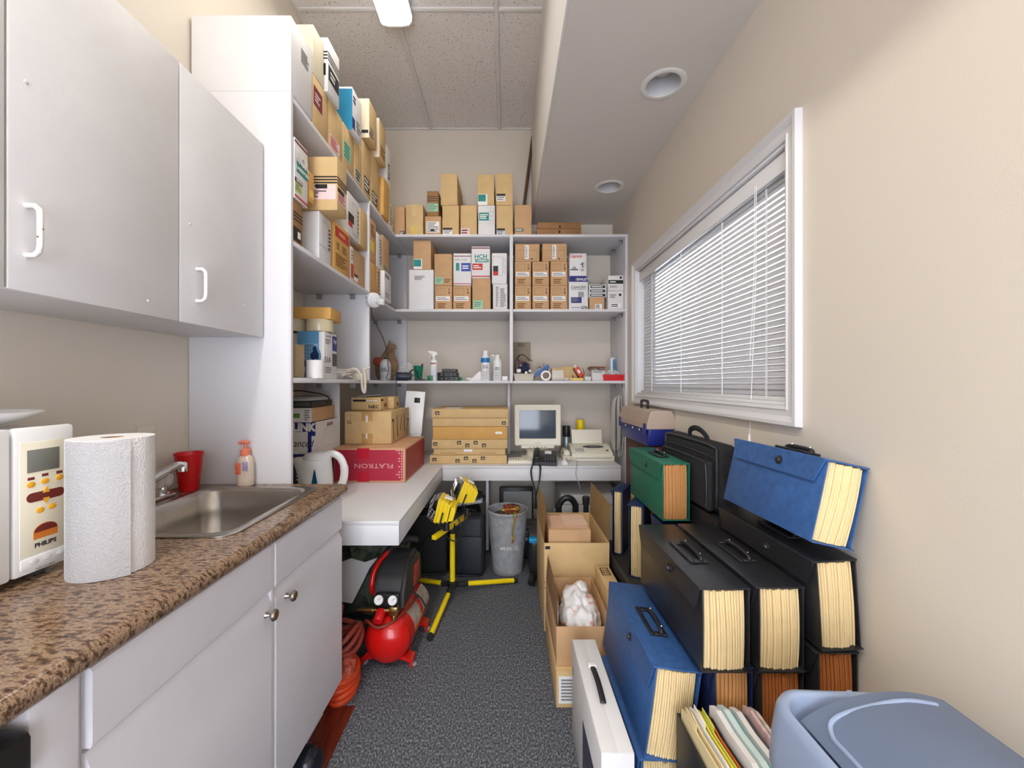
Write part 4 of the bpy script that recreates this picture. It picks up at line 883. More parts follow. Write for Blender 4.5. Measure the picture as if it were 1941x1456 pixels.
bm = NB(); add_tube(bm, smooth_path([(.05, 0, .03), (.045, -.005, .065), (.07, -.005, .088), (.098, 0, .07), (.105, .01, .03), (.12, 0, .012), (.16, .01, .008)], 6), .0055, 8); obj('cord', bm, BLKP, t)
bm = NB(); add_tube(bm, smooth_path([(.04, -.02, .012), (.06, -.03, .05), (.09, -.03, .03), (.12, -.02, .006), (.18, -.01, .006)], 6), .004, 8); obj('cord', bm, DGREY, t)
t = T3('cup', 'green plastic tumbler with a black marker in it', 'cup', XB(793, 3.30), 3.30)
bm = NB(); add_lathe(bm, [(.027, 0), (.0285, .004), (.038, .118), (.0395, .121), (.0375, .121), (.0275, .008)], 28); obj('cup_body', bm, mat('green_cup', srgb(18, 118, 92), .35, var=.25, scale=30), t)
bm = NB(); add_tube(bm, [(.0, .0, .02), (.034, 0, .138)], .007, 10); obj('marker', bm, BLKP, t)
t = T3('spray_bottle', 'white trigger spray bottle on the shelf beside the green tumbler', 'bottle', XB(822, 3.21), 3.215)
bm = NB(); add_lathe(bm, [(.025, 0), (.028, .004), (.028, .145), (.026, .158), (.014, .168), (.012, .178)], 24, sx=1.0, sy=.75); obj('bottle_body', bm, WPLA, t)
bm = NB(); add_lathe(bm, [(.014, .172), (.015, .19), (.010, .195)], 18); obj('neck_ring', bm, WPLA, t)
bm = NB(); add_prism(bm, [(-.012, .193), (.012, .193), (.030, .212), (.022, .228), (-.028, .236), (-.042, .234), (-.042, .222), (-.02, .218), (-.012, .205)], -.011, .011, 'y'); obj('trigger_head', bm, WPLA, t)
bm = NB(); add_tube(bm, smooth_path([(-.022, 0, .222), (-.024, 0, .205), (-.034, 0, .188)], 4), .0045, 8); obj('trigger', bm, WPLA, t)
bm = NB(); add_box(bm, -.021, .019, -.0225, -.0205, .132, .142, .0005); obj('printed_label', bm, mat('dull_red_print', srgb(160, 80, 75), .5), t)
bm = NB(); add_box(bm, -.018, .016, -.0225, -.0205, .03, .115, .0005); obj('printed_label', bm, mat('pale_label', srgb(205, 212, 218), .45), t)
for k, (lb, z0, w, x) in enumerate((('lower black tape cartridge box of the pile by the spray bottle', .0, .085, 851), ('middle black tape cartridge box of the pile by the spray bottle', .0335, .082, 850), ('thin dark grey box topping the black cartridge pile', .067, .056, 853))):
    t = T3('cartridge_case', lb, 'case', XB(x, 3.22), 3.22, SH3 + z0, rz=R((0, 2, -4)[k]), group='black cases in a pile')
    h = .033 if k < 2 else .027
    bm = NB(); add_box(bm, -w, w, -.045, .045, .0, h * .46, .003); obj('case_base', bm, BLKP if k < 2 else DGREY, t)
    bm = NB(); add_box(bm, -w + .001, w - .001, -.044, .044, h * .5, h - .001, .003); obj('case_lid', bm, BLKP if k < 2 else DGREY, t)
    for u in (-.6, -.2, .3, .65):
        box_obj('ridge', u * w - .008, u * w + .008, -.0462, -.044, h * .2, h * .75, DGREY, t, .0006)
for k, (x, Y, lb) in enumerate(((815, 3.175, 'small green circuit piece lying before the spray bottle'), (870, 3.185, 'green circuit card leaning on the black cartridge pile'))):
    t = T3('circuit_card', lb, 'circuit board', XB(x, Y), Y - .0, rz=R(20 * k), group='green circuit pieces')
    box_obj('board', -.022, .022, -.004, .0, .001, .04 - .012 * k, mat('pcb_green', srgb(20, 120, 80), .4, var=.2, scale=50), t, .0006)
    box_obj('chip', -.012, .004, -.007, -.004, .008, .02, BLKP, t, .0006)
t = T3('envelope', 'crumpled white paper sleeve beside the blue-topped bottle', 'paper', XB(902, 3.24), 3.25)
bm = NB(); add_prism(bm, [(-.05, .0), (.045, .0), (.04, .075), (.022, .072)], -.02, .02, 'y'); obj('sleeve', bm, PAPER, t)
bm = NB(); add_blob(bm, (-.055, 0, .014), .03, .025, .012, .2, 4, 4, 3, .9); obj('crumpled_end', bm, BAGW, t)
def solvent(px, h, r, label, blue):
    t = T3('solvent_bottle', label, 'bottle', XB(px, 3.21), 3.215)
    bm = NB(); add_lathe(bm, [(r * .92, 0), (r, .004), (r, h * .70), (r * .96, h * .75), (r * .55, h * .86), (r * .48, h * .88)], 28); obj('bottle_body', bm, WPLA, t)
    bm = NB(); add_lathe(bm, [(r * .55, h * .865), (r * .58, h * .99), (r * .5, h)], 20); obj('cap', bm, WPLA, t)
    if blue: bm = NB(); add_lathe(bm, [(r * 1.012, h * .60), (r * 1.012, h * .70), (r * .97, h * .755)], 28, cap0=False, cap1=False); obj('blue_band', bm, mat('bottle_blue', srgb(35, 120, 185), .35), t)
    text('FLASH\nCLEAN' if blue else 'MELT\nSAFELY', .014, INK, t, (0, -r - .0012, h * .46), FACE['-y'], bold=.02)
    bm = NB()
    for q in range(5): add_box(bm, -.018, .016, -r - .0006, -r + .006, h * .06 + q * .013, h * .06 + q * .013 + .003)
    obj('print_lines', bm, GINK, t)
solvent(920, .238, .036, 'taller white solvent bottle with a blue shoulder band', True); solvent(943, .205, .034, 'shorter all-white solvent bottle beside the centre divider', False)
t = T3('clear_tray', 'clear plastic blister tray standing behind the two solvent bottles', 'tray', XB(940, 3.42), 3.44)
bm = NB(); add_box(bm, -.06, .028, -.004, .0, .0, .225, .002)
obj('back_sheet', bm, CLEAR, t)
bm = NB(); add_blob(bm, (-.005, -.03, .085), .028, .025, .08, .3, 4, 9, 3, .98); obj('blister', bm, CLEAR, t, ang=10)
bm = NB(); add_tube(bm, smooth_path([(.0, -.03, .01), (.02, -.035, .05), (.03, -.03, .09), (.01, -.03, .11)], 4), .006, 8); obj('black_insert', bm, BLKP, t)
t = T3('small_block', 'small white plastic block next to the divider', 'block', XB(957, 3.20), 3.205); box_obj('block_body', -.022, .022, -.02, .02, 0, .036, WPLA, t, .004)
# right of the divider
t = T3('parts_tray', 'grey beige plastic tray heaped with cables beside the divider', 'tray', XB(992.5, 3.24), 3.26)
BEG = mat('grey_beige_plastic', srgb(185, 178, 158), .45)
bm = NB(); w_o = [(-.070, 0), (.070, 0), (.080, .055), (-.080, .055)]
add_prism(bm, w_o, -.075, -.070, 'y'); obj('tray_side', bm, BEG, t); bm = NB(); add_prism(bm, w_o, .07, .075, 'y'); obj('tray_side', bm, BEG, t)
for s in (-1, 1):
    bm = NB(); add_prism(bm, [(s * .068, .002), (s * .0705, .002), (s * .0803, .055), (s * .0768, .055)], -.0695, .0695, 'y'); obj('tray_side', bm, BEG, t)
box_obj('tray_floor', -.067, .067, -.0695, .0695, .0, .003, BEG, t, .0005); box_obj('tray_rim', -.083, .083, -.079, -.0755, .050, .057, BEG, t, .001)
t = thing('cable_bundle', 'dark tangle of blue and black cables heaped in the grey beige tray', 'cables', (XB(992, 3.26), 3.265, SH3))
for k, (m_, n_) in enumerate(((mat('midnight_cable', (.02, .035, .09), .4), 20), (BLKP, 18), (mat('midnight_cable', (.02, .035, .09), .4), 16), (BLKP, 12), (mat('plum_cable', srgb(120, 60, 80), .5), 7), (CABW, 6))):
    bm = NB(); add_tube(bm, smooth_path([(x, y, z) for x, y, z in wander((0, 0, .012 + .006 * k), .052, n_, 20 + k, .125)], 5), .006, 7); obj('cable', bm, m_, t)
bm = NB(); add_tube(bm, smooth_path([(-.06, .05, .06), (-.065, .05, .15), (-.03, .05, .21), (.02, .05, .20), (.05, .05, .15), (.02, .05, .09), (-.03, .05, .13), (-.04, .05, .19), (.0, .05, .215), (.045, .05, .18), (.075, .05, .165)], 6), .003, 7); obj('wire_loop', bm, BLKP, t)
bm = NB(); add_box(bm, -.055, -.02, -.05, -.02, .065, .095, .006); obj('white_plug', bm, WPLA, t)
for q in (.0, .03): box_obj('white_plug', .01 + q, .03 + q, -.062, -.04, .055 + q * .4, .075 + q * .4, WPLA, t, .004)
t = thing('cardboard', 'grey cardboard panel with a brown slot standing against the back wall', 'cardboard', (XB(989, 3.575), 3.57, SH3 + .001), rot=(R(-4), 0, 0))
GRC = mat('grey_card', srgb(160, 146, 124), .75)
box_obj('panel', -.077, .077, -.003, .001, 0, .345, GRC, t, .001); box_obj('printed_tab', -.035, .028, -.0045, -.003, .30, .335, mat('tab_brown', srgb(126, 112, 94), .7), t, .0005); box_obj('fold_line', -.077, .077, -.0042, -.003, .272, .276, mat('tab_brown', srgb(126, 112, 94), .7), t, .0003)
t = T3('label_roll_box', 'slim blue box tilted against the white cable coil', 'box', XB(1026, 3.30), 3.32, SH3 + .003)
bm = NB(); add_box(bm, -.075, .075, -.03, .03, -.014, .018, .002, M=Matrix.Translation((0, 0, .075)) @ Matrix.Rotation(R(-34), 4, 'Y')); obj('box_body', bm, mat('slim_box_blue', srgb(70, 110, 165), .45), t)
bm = NB(); add_box(bm, -.075, .075, -.031, .031, .0182, .021, .001, M=Matrix.Translation((0, 0, .075)) @ Matrix.Rotation(R(-34), 4, 'Y')); obj('box_lid', bm, mat('slim_box_pale', srgb(190, 200, 205), .45), t)
t = thing('cable_bundle', 'coil of thin white cable piled over the slim blue box', 'cables', (XB(1028, 3.42), 3.44, SH3))
for k in range(3): bm = NB(); add_tube(bm, smooth_path(wander((0, 0, .07), .06, 11, 60 + k, .08), 6), .0045, 7); obj('cable', bm, CABW, t)
t = T3('tape_roll', 'white tape roll facing out below the slim blue box', 'tape roll', XB(1034.5, 3.20), 3.215)
Mt = Matrix.Translation((0, 0, .0405)) @ Matrix.Rotation(R(90), 4, 'X')
bm = NB(); add_lathe(bm, [(.026, -.024), (.0395, -.024), (.040, -.022), (.040, .022), (.0395, .024), (.026, .024)], 36, Mt, cap0=False, cap1=False); obj('tape', bm, WPLA, t)
bm = NB(); add_lathe(bm, [(.0255, -.023), (.0225, -.023), (.0225, .023), (.0255, .023)], 32, Mt, cap0=False, cap1=False); obj('core', bm, KR4, t)
t = T3('open_carton', 'open kraft carton lying on its side between tape roll and orange tool', 'box', XB(1069, 3.35), 3.36, rz=R(-3))
bm = NB(); add_prism(bm, [(-.105, 0), (.105, .0), (.098, .125), (-.098, .105)], -.003, .0, 'y'); obj('side_wall', bm, KR, t)
bm = NB(); add_prism(bm, [(-.105, 0), (-.102, 0), (-.095, .105), (-.098, .105)], .0, .12, 'y'); obj('side_wall', bm, KR4, t)
bm = NB(); add_prism(bm, [(.102, 0), (.105, 0), (.098, .125), (.095, .125)], .0, .12, 'y'); obj('side_wall', bm, KR, t)
bm = NB(); add_prism(bm, [(-.101, .001), (.101, .001), (.101, .003), (-.101, .003)], .0, .12, 'y'); obj('bottom_panel', bm, KR, t)
t = T3('clear_box', 'clear plastic box with metal bits in front of the open carton', 'box', XB(1058, 3.20), 3.21)
bm = NB(); add_box(bm, -.048, .045, -.02, .02, .0, .085, .003); obj('box_shell', bm, CLEAR, t)
for k in range(5): box_obj('metal_bit', -.035 + .016 * k, -.024 + .016 * k, -.012, .0, .003, .014 + .004 * (k % 3), GREYP, t, .002)
t = T3('clear_bag', 'small clear bag of clips before the yellow sponge', 'bag', XB(1075, 3.18), 3.185); bm = NB(); add_blob(bm, (0, 0, .012), .035, .02, .012, .4, 4, 3, 3, .9); obj('bag_film', bm, CLEAR, t, ang=15)
t = T3('sponge', 'flat yellow sponge lying at the shelf edge', 'sponge', XB(1092, 3.21), 3.225, rz=R(4)); bm = NB(); v = add_box(bm, -.055, .055, -.03, .03, 0, .022, .005); obj('sponge_body', bm, mat('sponge_yellow', srgb(225, 195, 110), .85, var=.08, bump=.3, bscale=200), t)
t = thing('hand_tool', 'orange hand tool leaning by the open carton', 'tool', (XB(1107, 3.32), 3.33, SH3 + .004), rot=(0, R(-32), 0))
bm = NB(); add_box(bm, -.022, .022, -.02, .02, .022, .125, .009); obj('tool_body', bm, mat('tool_orange', srgb(215, 80, 40), .4), t)
bm = NB(); add_box(bm, -.026, -.02, -.022, .022, .03, .13, .004); obj('black_grip', bm, BLKP, t); bm = NB(); add_lathe(bm, [(.008, .124), (.008, .145), (.004, .15)], 12); obj('nozzle', bm, STK, t); box_obj('white_patch', -.008, .012, -.022, -.0195, .07, .10, STK, t, .001)
t = thing('cable_bundle', 'thin red and black wires beside the orange hand tool', 'cables', (XB(1094, 3.30), 3.26, SH3))
for k, m_ in enumerate((REDI, BLKP, BRASS)): bm = NB(); add_tube(bm, smooth_path([(-.05, -.02, .03 + .01 * k), (-.02, 0, .009), (.02, .01, .012), (.05, .0, .06 - .01 * k), (.035, 0, .10)], 5), .0022, 6); obj('wire', bm, m_, t)
GW = mat('pale_grey_card', srgb(205, 202, 200), .5)
carton('pale grey box with a row of printed marks next to the red tray', XB(1121, 3.22), XB(1146, 3.22), 3.20, 3.30, SH3 + .0006, SH3 + .082, GW, [('l', '-y', .06, .80, .94, .92, 1, INK)], name='small_carton')
carton('low pale grey box poking out under the printed grey one', XB(1108, 3.20), XB(1120.5, 3.20), 3.19, 3.28, SH3 + .0006, SH3 + .035, GW, [], name='small_carton')
t = thing('cable_bundle', 'flat pile of faded red and brown cords above the pale grey box', 'cables', (XB(1130, 3.42), 3.40, SH3))
for k, m_ in enumerate((mat('faded_red_cord', srgb(165, 90, 75), .5), GREYC, mat('brown_cord', srgb(110, 80, 60), .5))): bm = NB(); add_tube(bm, smooth_path([(a * 1.4, b * .6, c) for a, b, c in wander((0, 0, .05), .065, 9, 80 + k, .07)], 5), .005, 7); obj('cord', bm, m_, t)
t = T3('red_tray', 'shallow red plastic tray holding a crumpled clear bag', 'tray', XB(1162, 3.20), 3.225)
bm = NB(); po = [(-.074, 0), (.074, 0), (.083, .048), (-.083, .048)]
add_prism(bm, po, -.05, -.046, 'y'); obj('tray_side', bm, REDC, t); bm = NB(); add_prism(bm, po, .046, .05, 'y'); obj('tray_side', bm, REDC, t)
for s in (-1, 1): bm = NB(); add_prism(bm, [(s * .071, .001), (s * .0742, .001), (s * .0832, .048), (s * .0795, .048)], -.0455, .0455, 'y'); obj('tray_side', bm, REDC, t)
box_obj('tray_floor', -.07, .07, -.0455, .0455, 0, .003, REDC, t, .0005)
t = T3('clear_bag', 'crumpled clear bag lying in the red tray', 'bag', XB(1162, 3.20), 3.225, SH3 + .008); bm = NB(); add_blob(bm, (0, 0, .040), .056, .028, .034, .35, 3.5, 12, 4, .9); obj('bag_film', bm, CLEAR, t, ang=10)
carton('white carton with a bright blue side panel standing by the end panel', XB(1156, 3.42), XB(1165, 3.42), 3.40, 3.50, SH3 + .0006, SH3 + .195, WCARD, [('s', '-y', .48, .02, .96, .94, SKYB), ('l', '-y', .58, .1, .84, .86, 7, NAVY)], name='small_carton')

# ---------------------------------------------------------------- on the desk
D0 = DZ + .0005
t = thing('electric_kettle', 'white cordless electric kettle with a blue water window on the desk', 'kettle', (-.995, 2.12, D0))
bm = NB(); add_lathe(bm, [(.085, 0), (.092, .004), (.092, .016), (.086, .024), (.07, .025)], 36, sx=1.0, sy=.85); obj('power_base', bm, WPLA, t)
bm = NB(); v = add_lathe(bm, [(.078, .026), (.084, .03), (.087, .06), (.085, .12), (.080, .175), (.078, .20), (.074, .208)], 40, sy=.85)
for q in v:
    k = max(0, (q.co.z - .12) / .09)
    if q.co.x < -.04: q.co.x -= .040 * k * min(1, (-q.co.x - .04) / .03); q.co.z += .004 * k
obj('kettle_body', bm, WPLA, t)
bm = NB(); v = add_lathe(bm, [(.073, .2085), (.070, .222), (.055, .236), (.03, .243), (.004, .244)], 36, sy=.8)
for q in v: q.co.x += .008
obj('lid', bm, WPLA, t)
bm = NB(); P0 = smooth_path([(.05, 0, .226), (.085, 0, .235), (.125, 0, .215), (.148, 0, .165), (.146, 0, .105), (.125, 0, .055), (.105, 0, .03), (.075, 0, .035)], 6); add_tube(bm, P0, [.015] * 18 + [.0165] * 18 + [.014] * (len(P0) - 36), 14, flat=1.25); obj('handle', bm, WPLA, t)
bm = NB(); add_prism(bm, [(.010, .045), (.044, .045), (.042, .09), (.030, .155), (.027, .165), (.024, .155), (.012, .09)], -.0745, -.069, 'y'); obj('water_window', bm, mat('kettle_blue', srgb(25, 85, 115), .15), t)
box_obj('base_foot', .085, .150, -.02, .02, .0, .006, WPLA, t, .003)

RED_C = mat('crimson_print', srgb(176, 42, 66), .45, var=.03); RED_D = mat('crimson_print_side', srgb(160, 46, 54), .5, var=.03)
dots = []
for j, row in enumerate((3, 2, 1, 2, 2, 1, 2, 1, 2, 3, 2, 1)):
    for i in range(row): dots.append((.948 - .032 * i, .93 - .078 * j))
carton('long crimson monitor carton with upside-down lettering on the desk', -1.05, -.612, 2.462, 3.03, D0, .921, mat('tan_carton_edge', srgb(205, 158, 120), .7), [
    ('s', '-y', .012, .05, .965, .95, RED_C, 'printed_panel'), ('s', '+x', .02, .05, .985, .95, RED_D, 'printed_panel'), ('s', '-y', .33, .02, .50, .30, mat('red_tape', srgb(185, 28, 52), .3), 'tape_strip', .001), ('s', '-y', .33, .70, .50, 1, mat('red_tape', srgb(185, 28, 52), .3), 'tape_strip', .001),
    ('t', '-y', .56, .49, .040, 'FLATRON', mat('pale_pink_ink', srgb(225, 170, 170), .5), {'spin': pi, 'sx': 1.35, 'off': .0014}), ('d', '-y', dots, .0046, mat('pale_pink_ink', srgb(225, 170, 170), .5)), ('t', '+x', .55, .52, .026, 'FLATRON', mat('dusty_pink_ink', srgb(190, 100, 90), .5), {'spin': pi})], name='monitor_carton')
tl = [(.10, .05, .022, .78, -.1), (.30, .14, .03, .78, -.12), (.50, .3, .02, .6, .1), (.70, .22, .03, .7, -.06), (.88, .06, .02, .62, .24)]
tc = carton('kraft carton with printed tool silhouettes stacked on the crimson carton', -1.045, -.742, 2.62, 3.10, .922, 1.132, KR, [
    ('s', '-y', .36, .0, .60, .32, TAPE, 'tape_strip'), ('s', '-y', .36, .70, .60, 1, TAPE, 'tape_strip'), ('s', '-y', .45, .16, .49, .33, STK, 'sticker', .001), ('s', '-y', .45, .68, .50, .88, STK, 'sticker', .001),
    ('o', '-y', .04, .74, .12, .92, BINK), ('o', '-y', .13, .74, .20, .92, BINK), ('l', '-y', .05, .62, .18, .72, 2, BINK)], name='tool_carton')
w_, d_, h_ = .300, .477, .2088
for k, (u, v0, th, L, sl) in enumerate(tl):
    bm = NB(); y = -d_ / 2 + u * d_; z0 = v0 * h_; z1 = z0 + L * h_ * .9; q = sl * .1
    add_prism(bm, [(y - th * .28 - q, z0), (y + th * .28 - q, z0), (y + th * .18 + q, z1), (y - th * .18 + q, z1)], .1503, .1510, 'x')
    if k in (0, 4): add_prism(bm, [(y - th + q, z1 - .012), (y + th + q, z1 - .02), (y + th + q, z1 - .004), (y - th + q, z1 + .006)], .1503, .1511, 'x')
    obj('tool_print', bm, INK, tc)
zz = 1.1335
nec = [('s', '-y', .06, .66, .50, .82, INK, 'printed_band'), ('l', '-y', .52, .68, .9, .80, 1, STK), ('t', '-y', .78, .26, .030, 'NEC', INK, {'bold': .03, 'sx': 1.25}), ('s', '+x', .08, .70, .4, .84, INK, 'print_mark'), ('s', '+x', .55, .2, .85, .5, BINK, 'print_mark')]
carton('long low kraft equipment carton on top of the tool-print carton', -1.04, -.838, 2.72, 2.86, zz, zz + .088, KR, nec, name='equipment_carton', rz=R(-3))
carton('low kraft equipment carton behind the other one on the tool-print carton', -.995, -.80, 2.885, 3.03, zz, zz + .086, KR, nec[4:], name='equipment_carton')
t = thing('paper_sheet', 'white sheet of paper lying on the low kraft equipment cartons', 'paper', (-.945, 2.80, zz + .0905), rot=(0, R(-4), R(12))); box_obj('sheet', -.075, .075, -.05, .06, .006, .0075, PAPER, t, 0)
t = thing('display_panel', 'white framed panel with a black square leaning behind the tool-print carton', 'panel', (-.735, 3.165, D0 + .212), rot=(R(-6), R(4), 0))
box_obj('panel_frame', -.075, .075, -.008, .008, .002, .33, WPLA, t, .003); box_obj('black_square', -.005, .040, -.0095, -.0078, .24, .28, INK, t, .001)
box_obj('stand_block', -.07, .07, .0085, .05, -.207, .1, WPLA, t, .004)
# under the side shelf, by the kettle
carton('dark boxed equipment supporting the blue lettered carton behind the kettle', -1.27, -1.058, 2.25, 2.545, D0, .905, mat('dark_navy_card', (.02, .03, .07), .5), [('l', '-y', .5, .3, .9, .6, 3, STK)])
carton('dark blue carton with white lettering stacked behind the kettle', -1.27, -1.055, 2.245, 2.545, .9065, 1.100, NAVY, [('s', '-y', .0, .08, .80, .72, WCARD), ('s', '+x', .0, .0, 1, 1, mat('off_white_card', (.68, .67, .65), .55), 'printed_side'), ('t', '-y', .70, .84, .058, 'LINK', STK, {'bold': .06, 'off': .002}), ('t', '-y', .50, .38, .058, 'Advanced', INK, {'shear': .3, 'sx': .8}), ('t', '+x', .62, .86, .03, '#LINK', INK, {'bold': .02}), ('o', '+x', .35, .2, .9, .75, GINK), ('s', '-y', .90, .1, 1, .6, STK)])
carton('tilted white and kraft carton with a green label on the blue lettered one', -1.265, -1.06, 2.20, 2.52, 1.1015, 1.180, KR2, [('s', '-y', .0, .0, 1, 1, WCARD, 'printed_side'), ('s', '-y', .35, .3, .68, .62, mat('label_green', srgb(90, 140, 60), .5), 'sticker', .001), ('l', '-y', .8, .1, .95, .9, 5, GINK)], rz=R(2))
t = thing('binder_stack', 'black ring binder lying flat under the grey laptop tray', 'binder', (-1.16, 2.34, 1.182)); box_obj('cover', -.10, .10, -.13, .13, 0, .004, BLKP, t, .001); box_obj('spine', .094, .10, -.13, .13, .0045, .034, BLKP, t, .001); box_obj('pages', -.098, .092, -.125, .125, .0045, .030, DGREY, t, .001); box_obj('cover', -.10, .0935, -.13, .13, .0305, .0345, BLKP, t, .001)
t = thing('laptop_tray', 'grey flat tray with a looped black cord on the ring binder', 'tray', (-1.155, 2.33, 1.2175), rz=R(-6)); box_obj('tray_base', -.10, .09, -.12, .12, 0, .014, GREYC, t, .003); box_obj('tray_lid', -.098, .088, -.118, .118, .0145, .022, GREYP, t, .002)
bm = NB(); add_tube(bm, smooth_path([(-.06, -.10, .032), (.0, -.09, .055), (.06, -.03, .045), (.09, .03, .032), (.115, .05, .01), (.120, .02, -.012)], 6), .004, 7); obj('cord', bm, BLKP, t)

# stack of flat kraft cartons
hpL = lambda u, v, f='-y': [('s', f, u - .027, v - .2, u + .027, v + .2, INK, 'logo_patch'), ('t', f, u, v, .020, 'hp', KR, {'shear': .25, 'off': .0018, 'bold': .03})]
st = [('second lowest', 820, 959, 864.5, 'with a white sticker and printed slot lines', [('s', '-y', .42, .5, .54, .9, STK), ('s', '-y', .1, .28, .32, .34, BINK, 'slot'), ('s', '-y', .64, .28, .86, .34, BINK, 'slot')], KR), ]
s_ = 3.03 / 770
def flat(label, x0, x1, zb, zt, m, pr, dy=0): carton(label, PX(x0, s_), PX(x1, s_), 3.035 + dy, 3.44 + dy, zb, zt, m, pr, name='flat_carton', group='flat kraft cartons stacked on the desk')
zs_ = [PZ(y, s_) for y in (880.5, 864, 851.5, 834, 809.5, 793.5, 776)]
zs_ = [D0 + (z - zs_[0]) for z in zs_]
sc_ = lambda seed: [p for k in range(4) for p in hpL(.36 + .11 * k, .35 + .3 * ((k + seed) % 2))]
flat('lowest flat kraft carton of the desk stack, printed with scattered marks', 814, 961, zs_[0], zs_[1], KR, hpL(.06, .5) + sc_(0))
flat('second lowest flat carton of the desk stack, with slot lines and sticker', 821, 958, zs_[1] + .0005, zs_[2], KR, st[0][5], .01)
flat('third flat carton from the bottom of the desk stack, scattered marks', 818, 962, zs_[2] + .0005, zs_[3], KR, hpL(.045, .5) + sc_(1))
flat('orange flat carton in the middle of the desk stack', 820, 962, zs_[3] + .0005, zs_[4], KR3, [('s', '-y', .84, .42, .93, .60, STK)])
flat('second highest flat carton of the desk stack, mark at its far end', 819, 964, zs_[4] + .0005, zs_[5], KR, hpL(.94, .4))
flat('highest flat carton of the desk stack with a paper label on top', 818, 964, zs_[5] + .0005, zs_[6], KR, hpL(.07, .55) + [('s', '+z', .14, .1, .36, .6, STK)])
t = thing('wall_outlet', 'beige wall outlet behind the stack of flat kraft cartons', 'outlet', (-.685, YB, 1.06)); box_obj('cover_plate', -.036, .036, -.006, -.0005, -.058, .058, BEIP, t, .003)
for z in (-.024, .024): box_obj('socket_face', -.016, .016, -.008, -.006, z - .013, z + .013, BEIP, t, .002)

# CRT monitor
t = thing('crt_monitor', 'beige CRT computer monitor on the desk by the centre divider', 'monitor', (.247, 3.20, D0))
bm = NB(); add_box(bm, -.130, .130, -.03, .22, .0, .022, .008); obj('stand_base', bm, BEIP, t)
bm = NB(); add_lathe(bm, [(.09, .022), (.085, .06), (.11, .085)], 28, Matrix.Translation((0, .09, 0))); obj('swivel_neck', bm, BEIP, t)
bm = NB(); bzw, z0, z1 = .181, .112, .432
def frame_mesh(bm, outer, inner, y0, y1):
    (a0, a1, b0, b1), (c0, c1, d0, d1) = outer, inner
    O = [(a0, b0), (a1, b0), (a1, b1), (a0, b1)]; I = [(c0, d0), (c1, d0), (c1, d1), (c0, d1)]
    vo = [bm.verts.new((x, y0, z)) for x, z in O]; vi = [bm.verts.new((x, y0 + .012, z)) for x, z in I]; vb = [bm.verts.new((x, y1, z)) for x, z in O]; vib = [bm.verts.new((x, y1, z)) for x, z in I]
    for k in range(4):
        j = (k + 1) % 4; bm.faces.new((vo[k], vo[j], vi[j], vi[k])); bm.faces.new((vo[k], vb[k], vb[j], vo[j])); bm.faces.new((vi[k], vi[j], vib[j], vib[k])); bm.faces.new((vb[k], vib[k], vib[j], vb[j]))
    es = [e for e in bm.edges if (e.verts[0] in vo and e.verts[1] in vo) or (e.verts[0] in vo and e.verts[1] in vb)]
    bmesh.ops.bevel(bm, geom=es, offset=.008, segments=3, affect='EDGES')
frame_mesh(bm, (-bzw, bzw, z0, z1), (-.145, .145, z0 + .052, z1 - .042), 0, .06); obj('bezel', bm, BEIP, t)
bm = NB(); g = 10; rows = []
for i in range(g + 1):
    rows.append([bm.verts.new((-.1455 + .291 * j / g, .022 + .012 * ((2 * j / g - 1) ** 2 + (2 * i / g - 1) ** 2) * .5, z0 + .051 + (z1 - z0 - .092) * i / g)) for j in range(g + 1)])
for i in range(g):
    for j in range(g): bm.faces.new((rows[i][j], rows[i][j + 1], rows[i + 1][j + 1], rows[i + 1][j]))
obj('screen', bm, mat('crt_glass', (.065, .085, .115), .12, var=.05, spec=.7), t)
bm = NB(); A = [(-.17, z0 + .008), (.17, z0 + .008), (.17, z1 - .008), (-.17, z1 - .008)]; Bq = [(-.10, z0 + .05), (.10, z0 + .05), (.10, z1 - .06), (-.10, z1 - .06)]
va = [bm.verts.new((x, .0605, z)) for x, z in A]; vm = [bm.verts.new((x * .96, .16, z)) for x, z in A]; vb = [bm.verts.new((x, .36, z)) for x, z in Bq]
for p_, q_ in ((va, vm), (vm, vb)):
    for k in range(4): bm.faces.new((p_[k], p_[(k + 1) % 4], q_[(k + 1) % 4], q_[k]))
bm.faces.new(vb); obj('rear_housing', bm, BEIP, t, smooth=False)
for k in range(5): box_obj('control_button', -.07 + .03 * k, -.055 + .03 * k, -.004, .002, z0 - .016, z0 - .006, GREYC, t, .001)
box_obj('control_strip', -.13, .13, -.002, .05, z0 - .022, z0 - .0005, BEIP, t, .003)
text('SAMTRON', .010, GINK, t, (0, -.0006, z0 + .02), FACE['-y'])
# keyboard
t = thing('keyboard', 'beige computer keyboard between the flat cartons and the black phone', 'keyboard', (.090, 3.10, D0), rz=R(0)); box_obj('keyboard_body', -.078, .102, -.07, .058, 0, .022, BEIP, t, .004)
kk = None
for r_ in range(5):
    for c in range(9):
        if kk is None: kk = box_obj('key', -.0075, .0075, -.0085, .0085, 0, .008, BEIP, t, .0015); o = kk
        else: o = kk.copy(); COL.objects.link(o)
        o.location = (-.066 + .0186 * c, -.055 + .024 * r_, .0222)
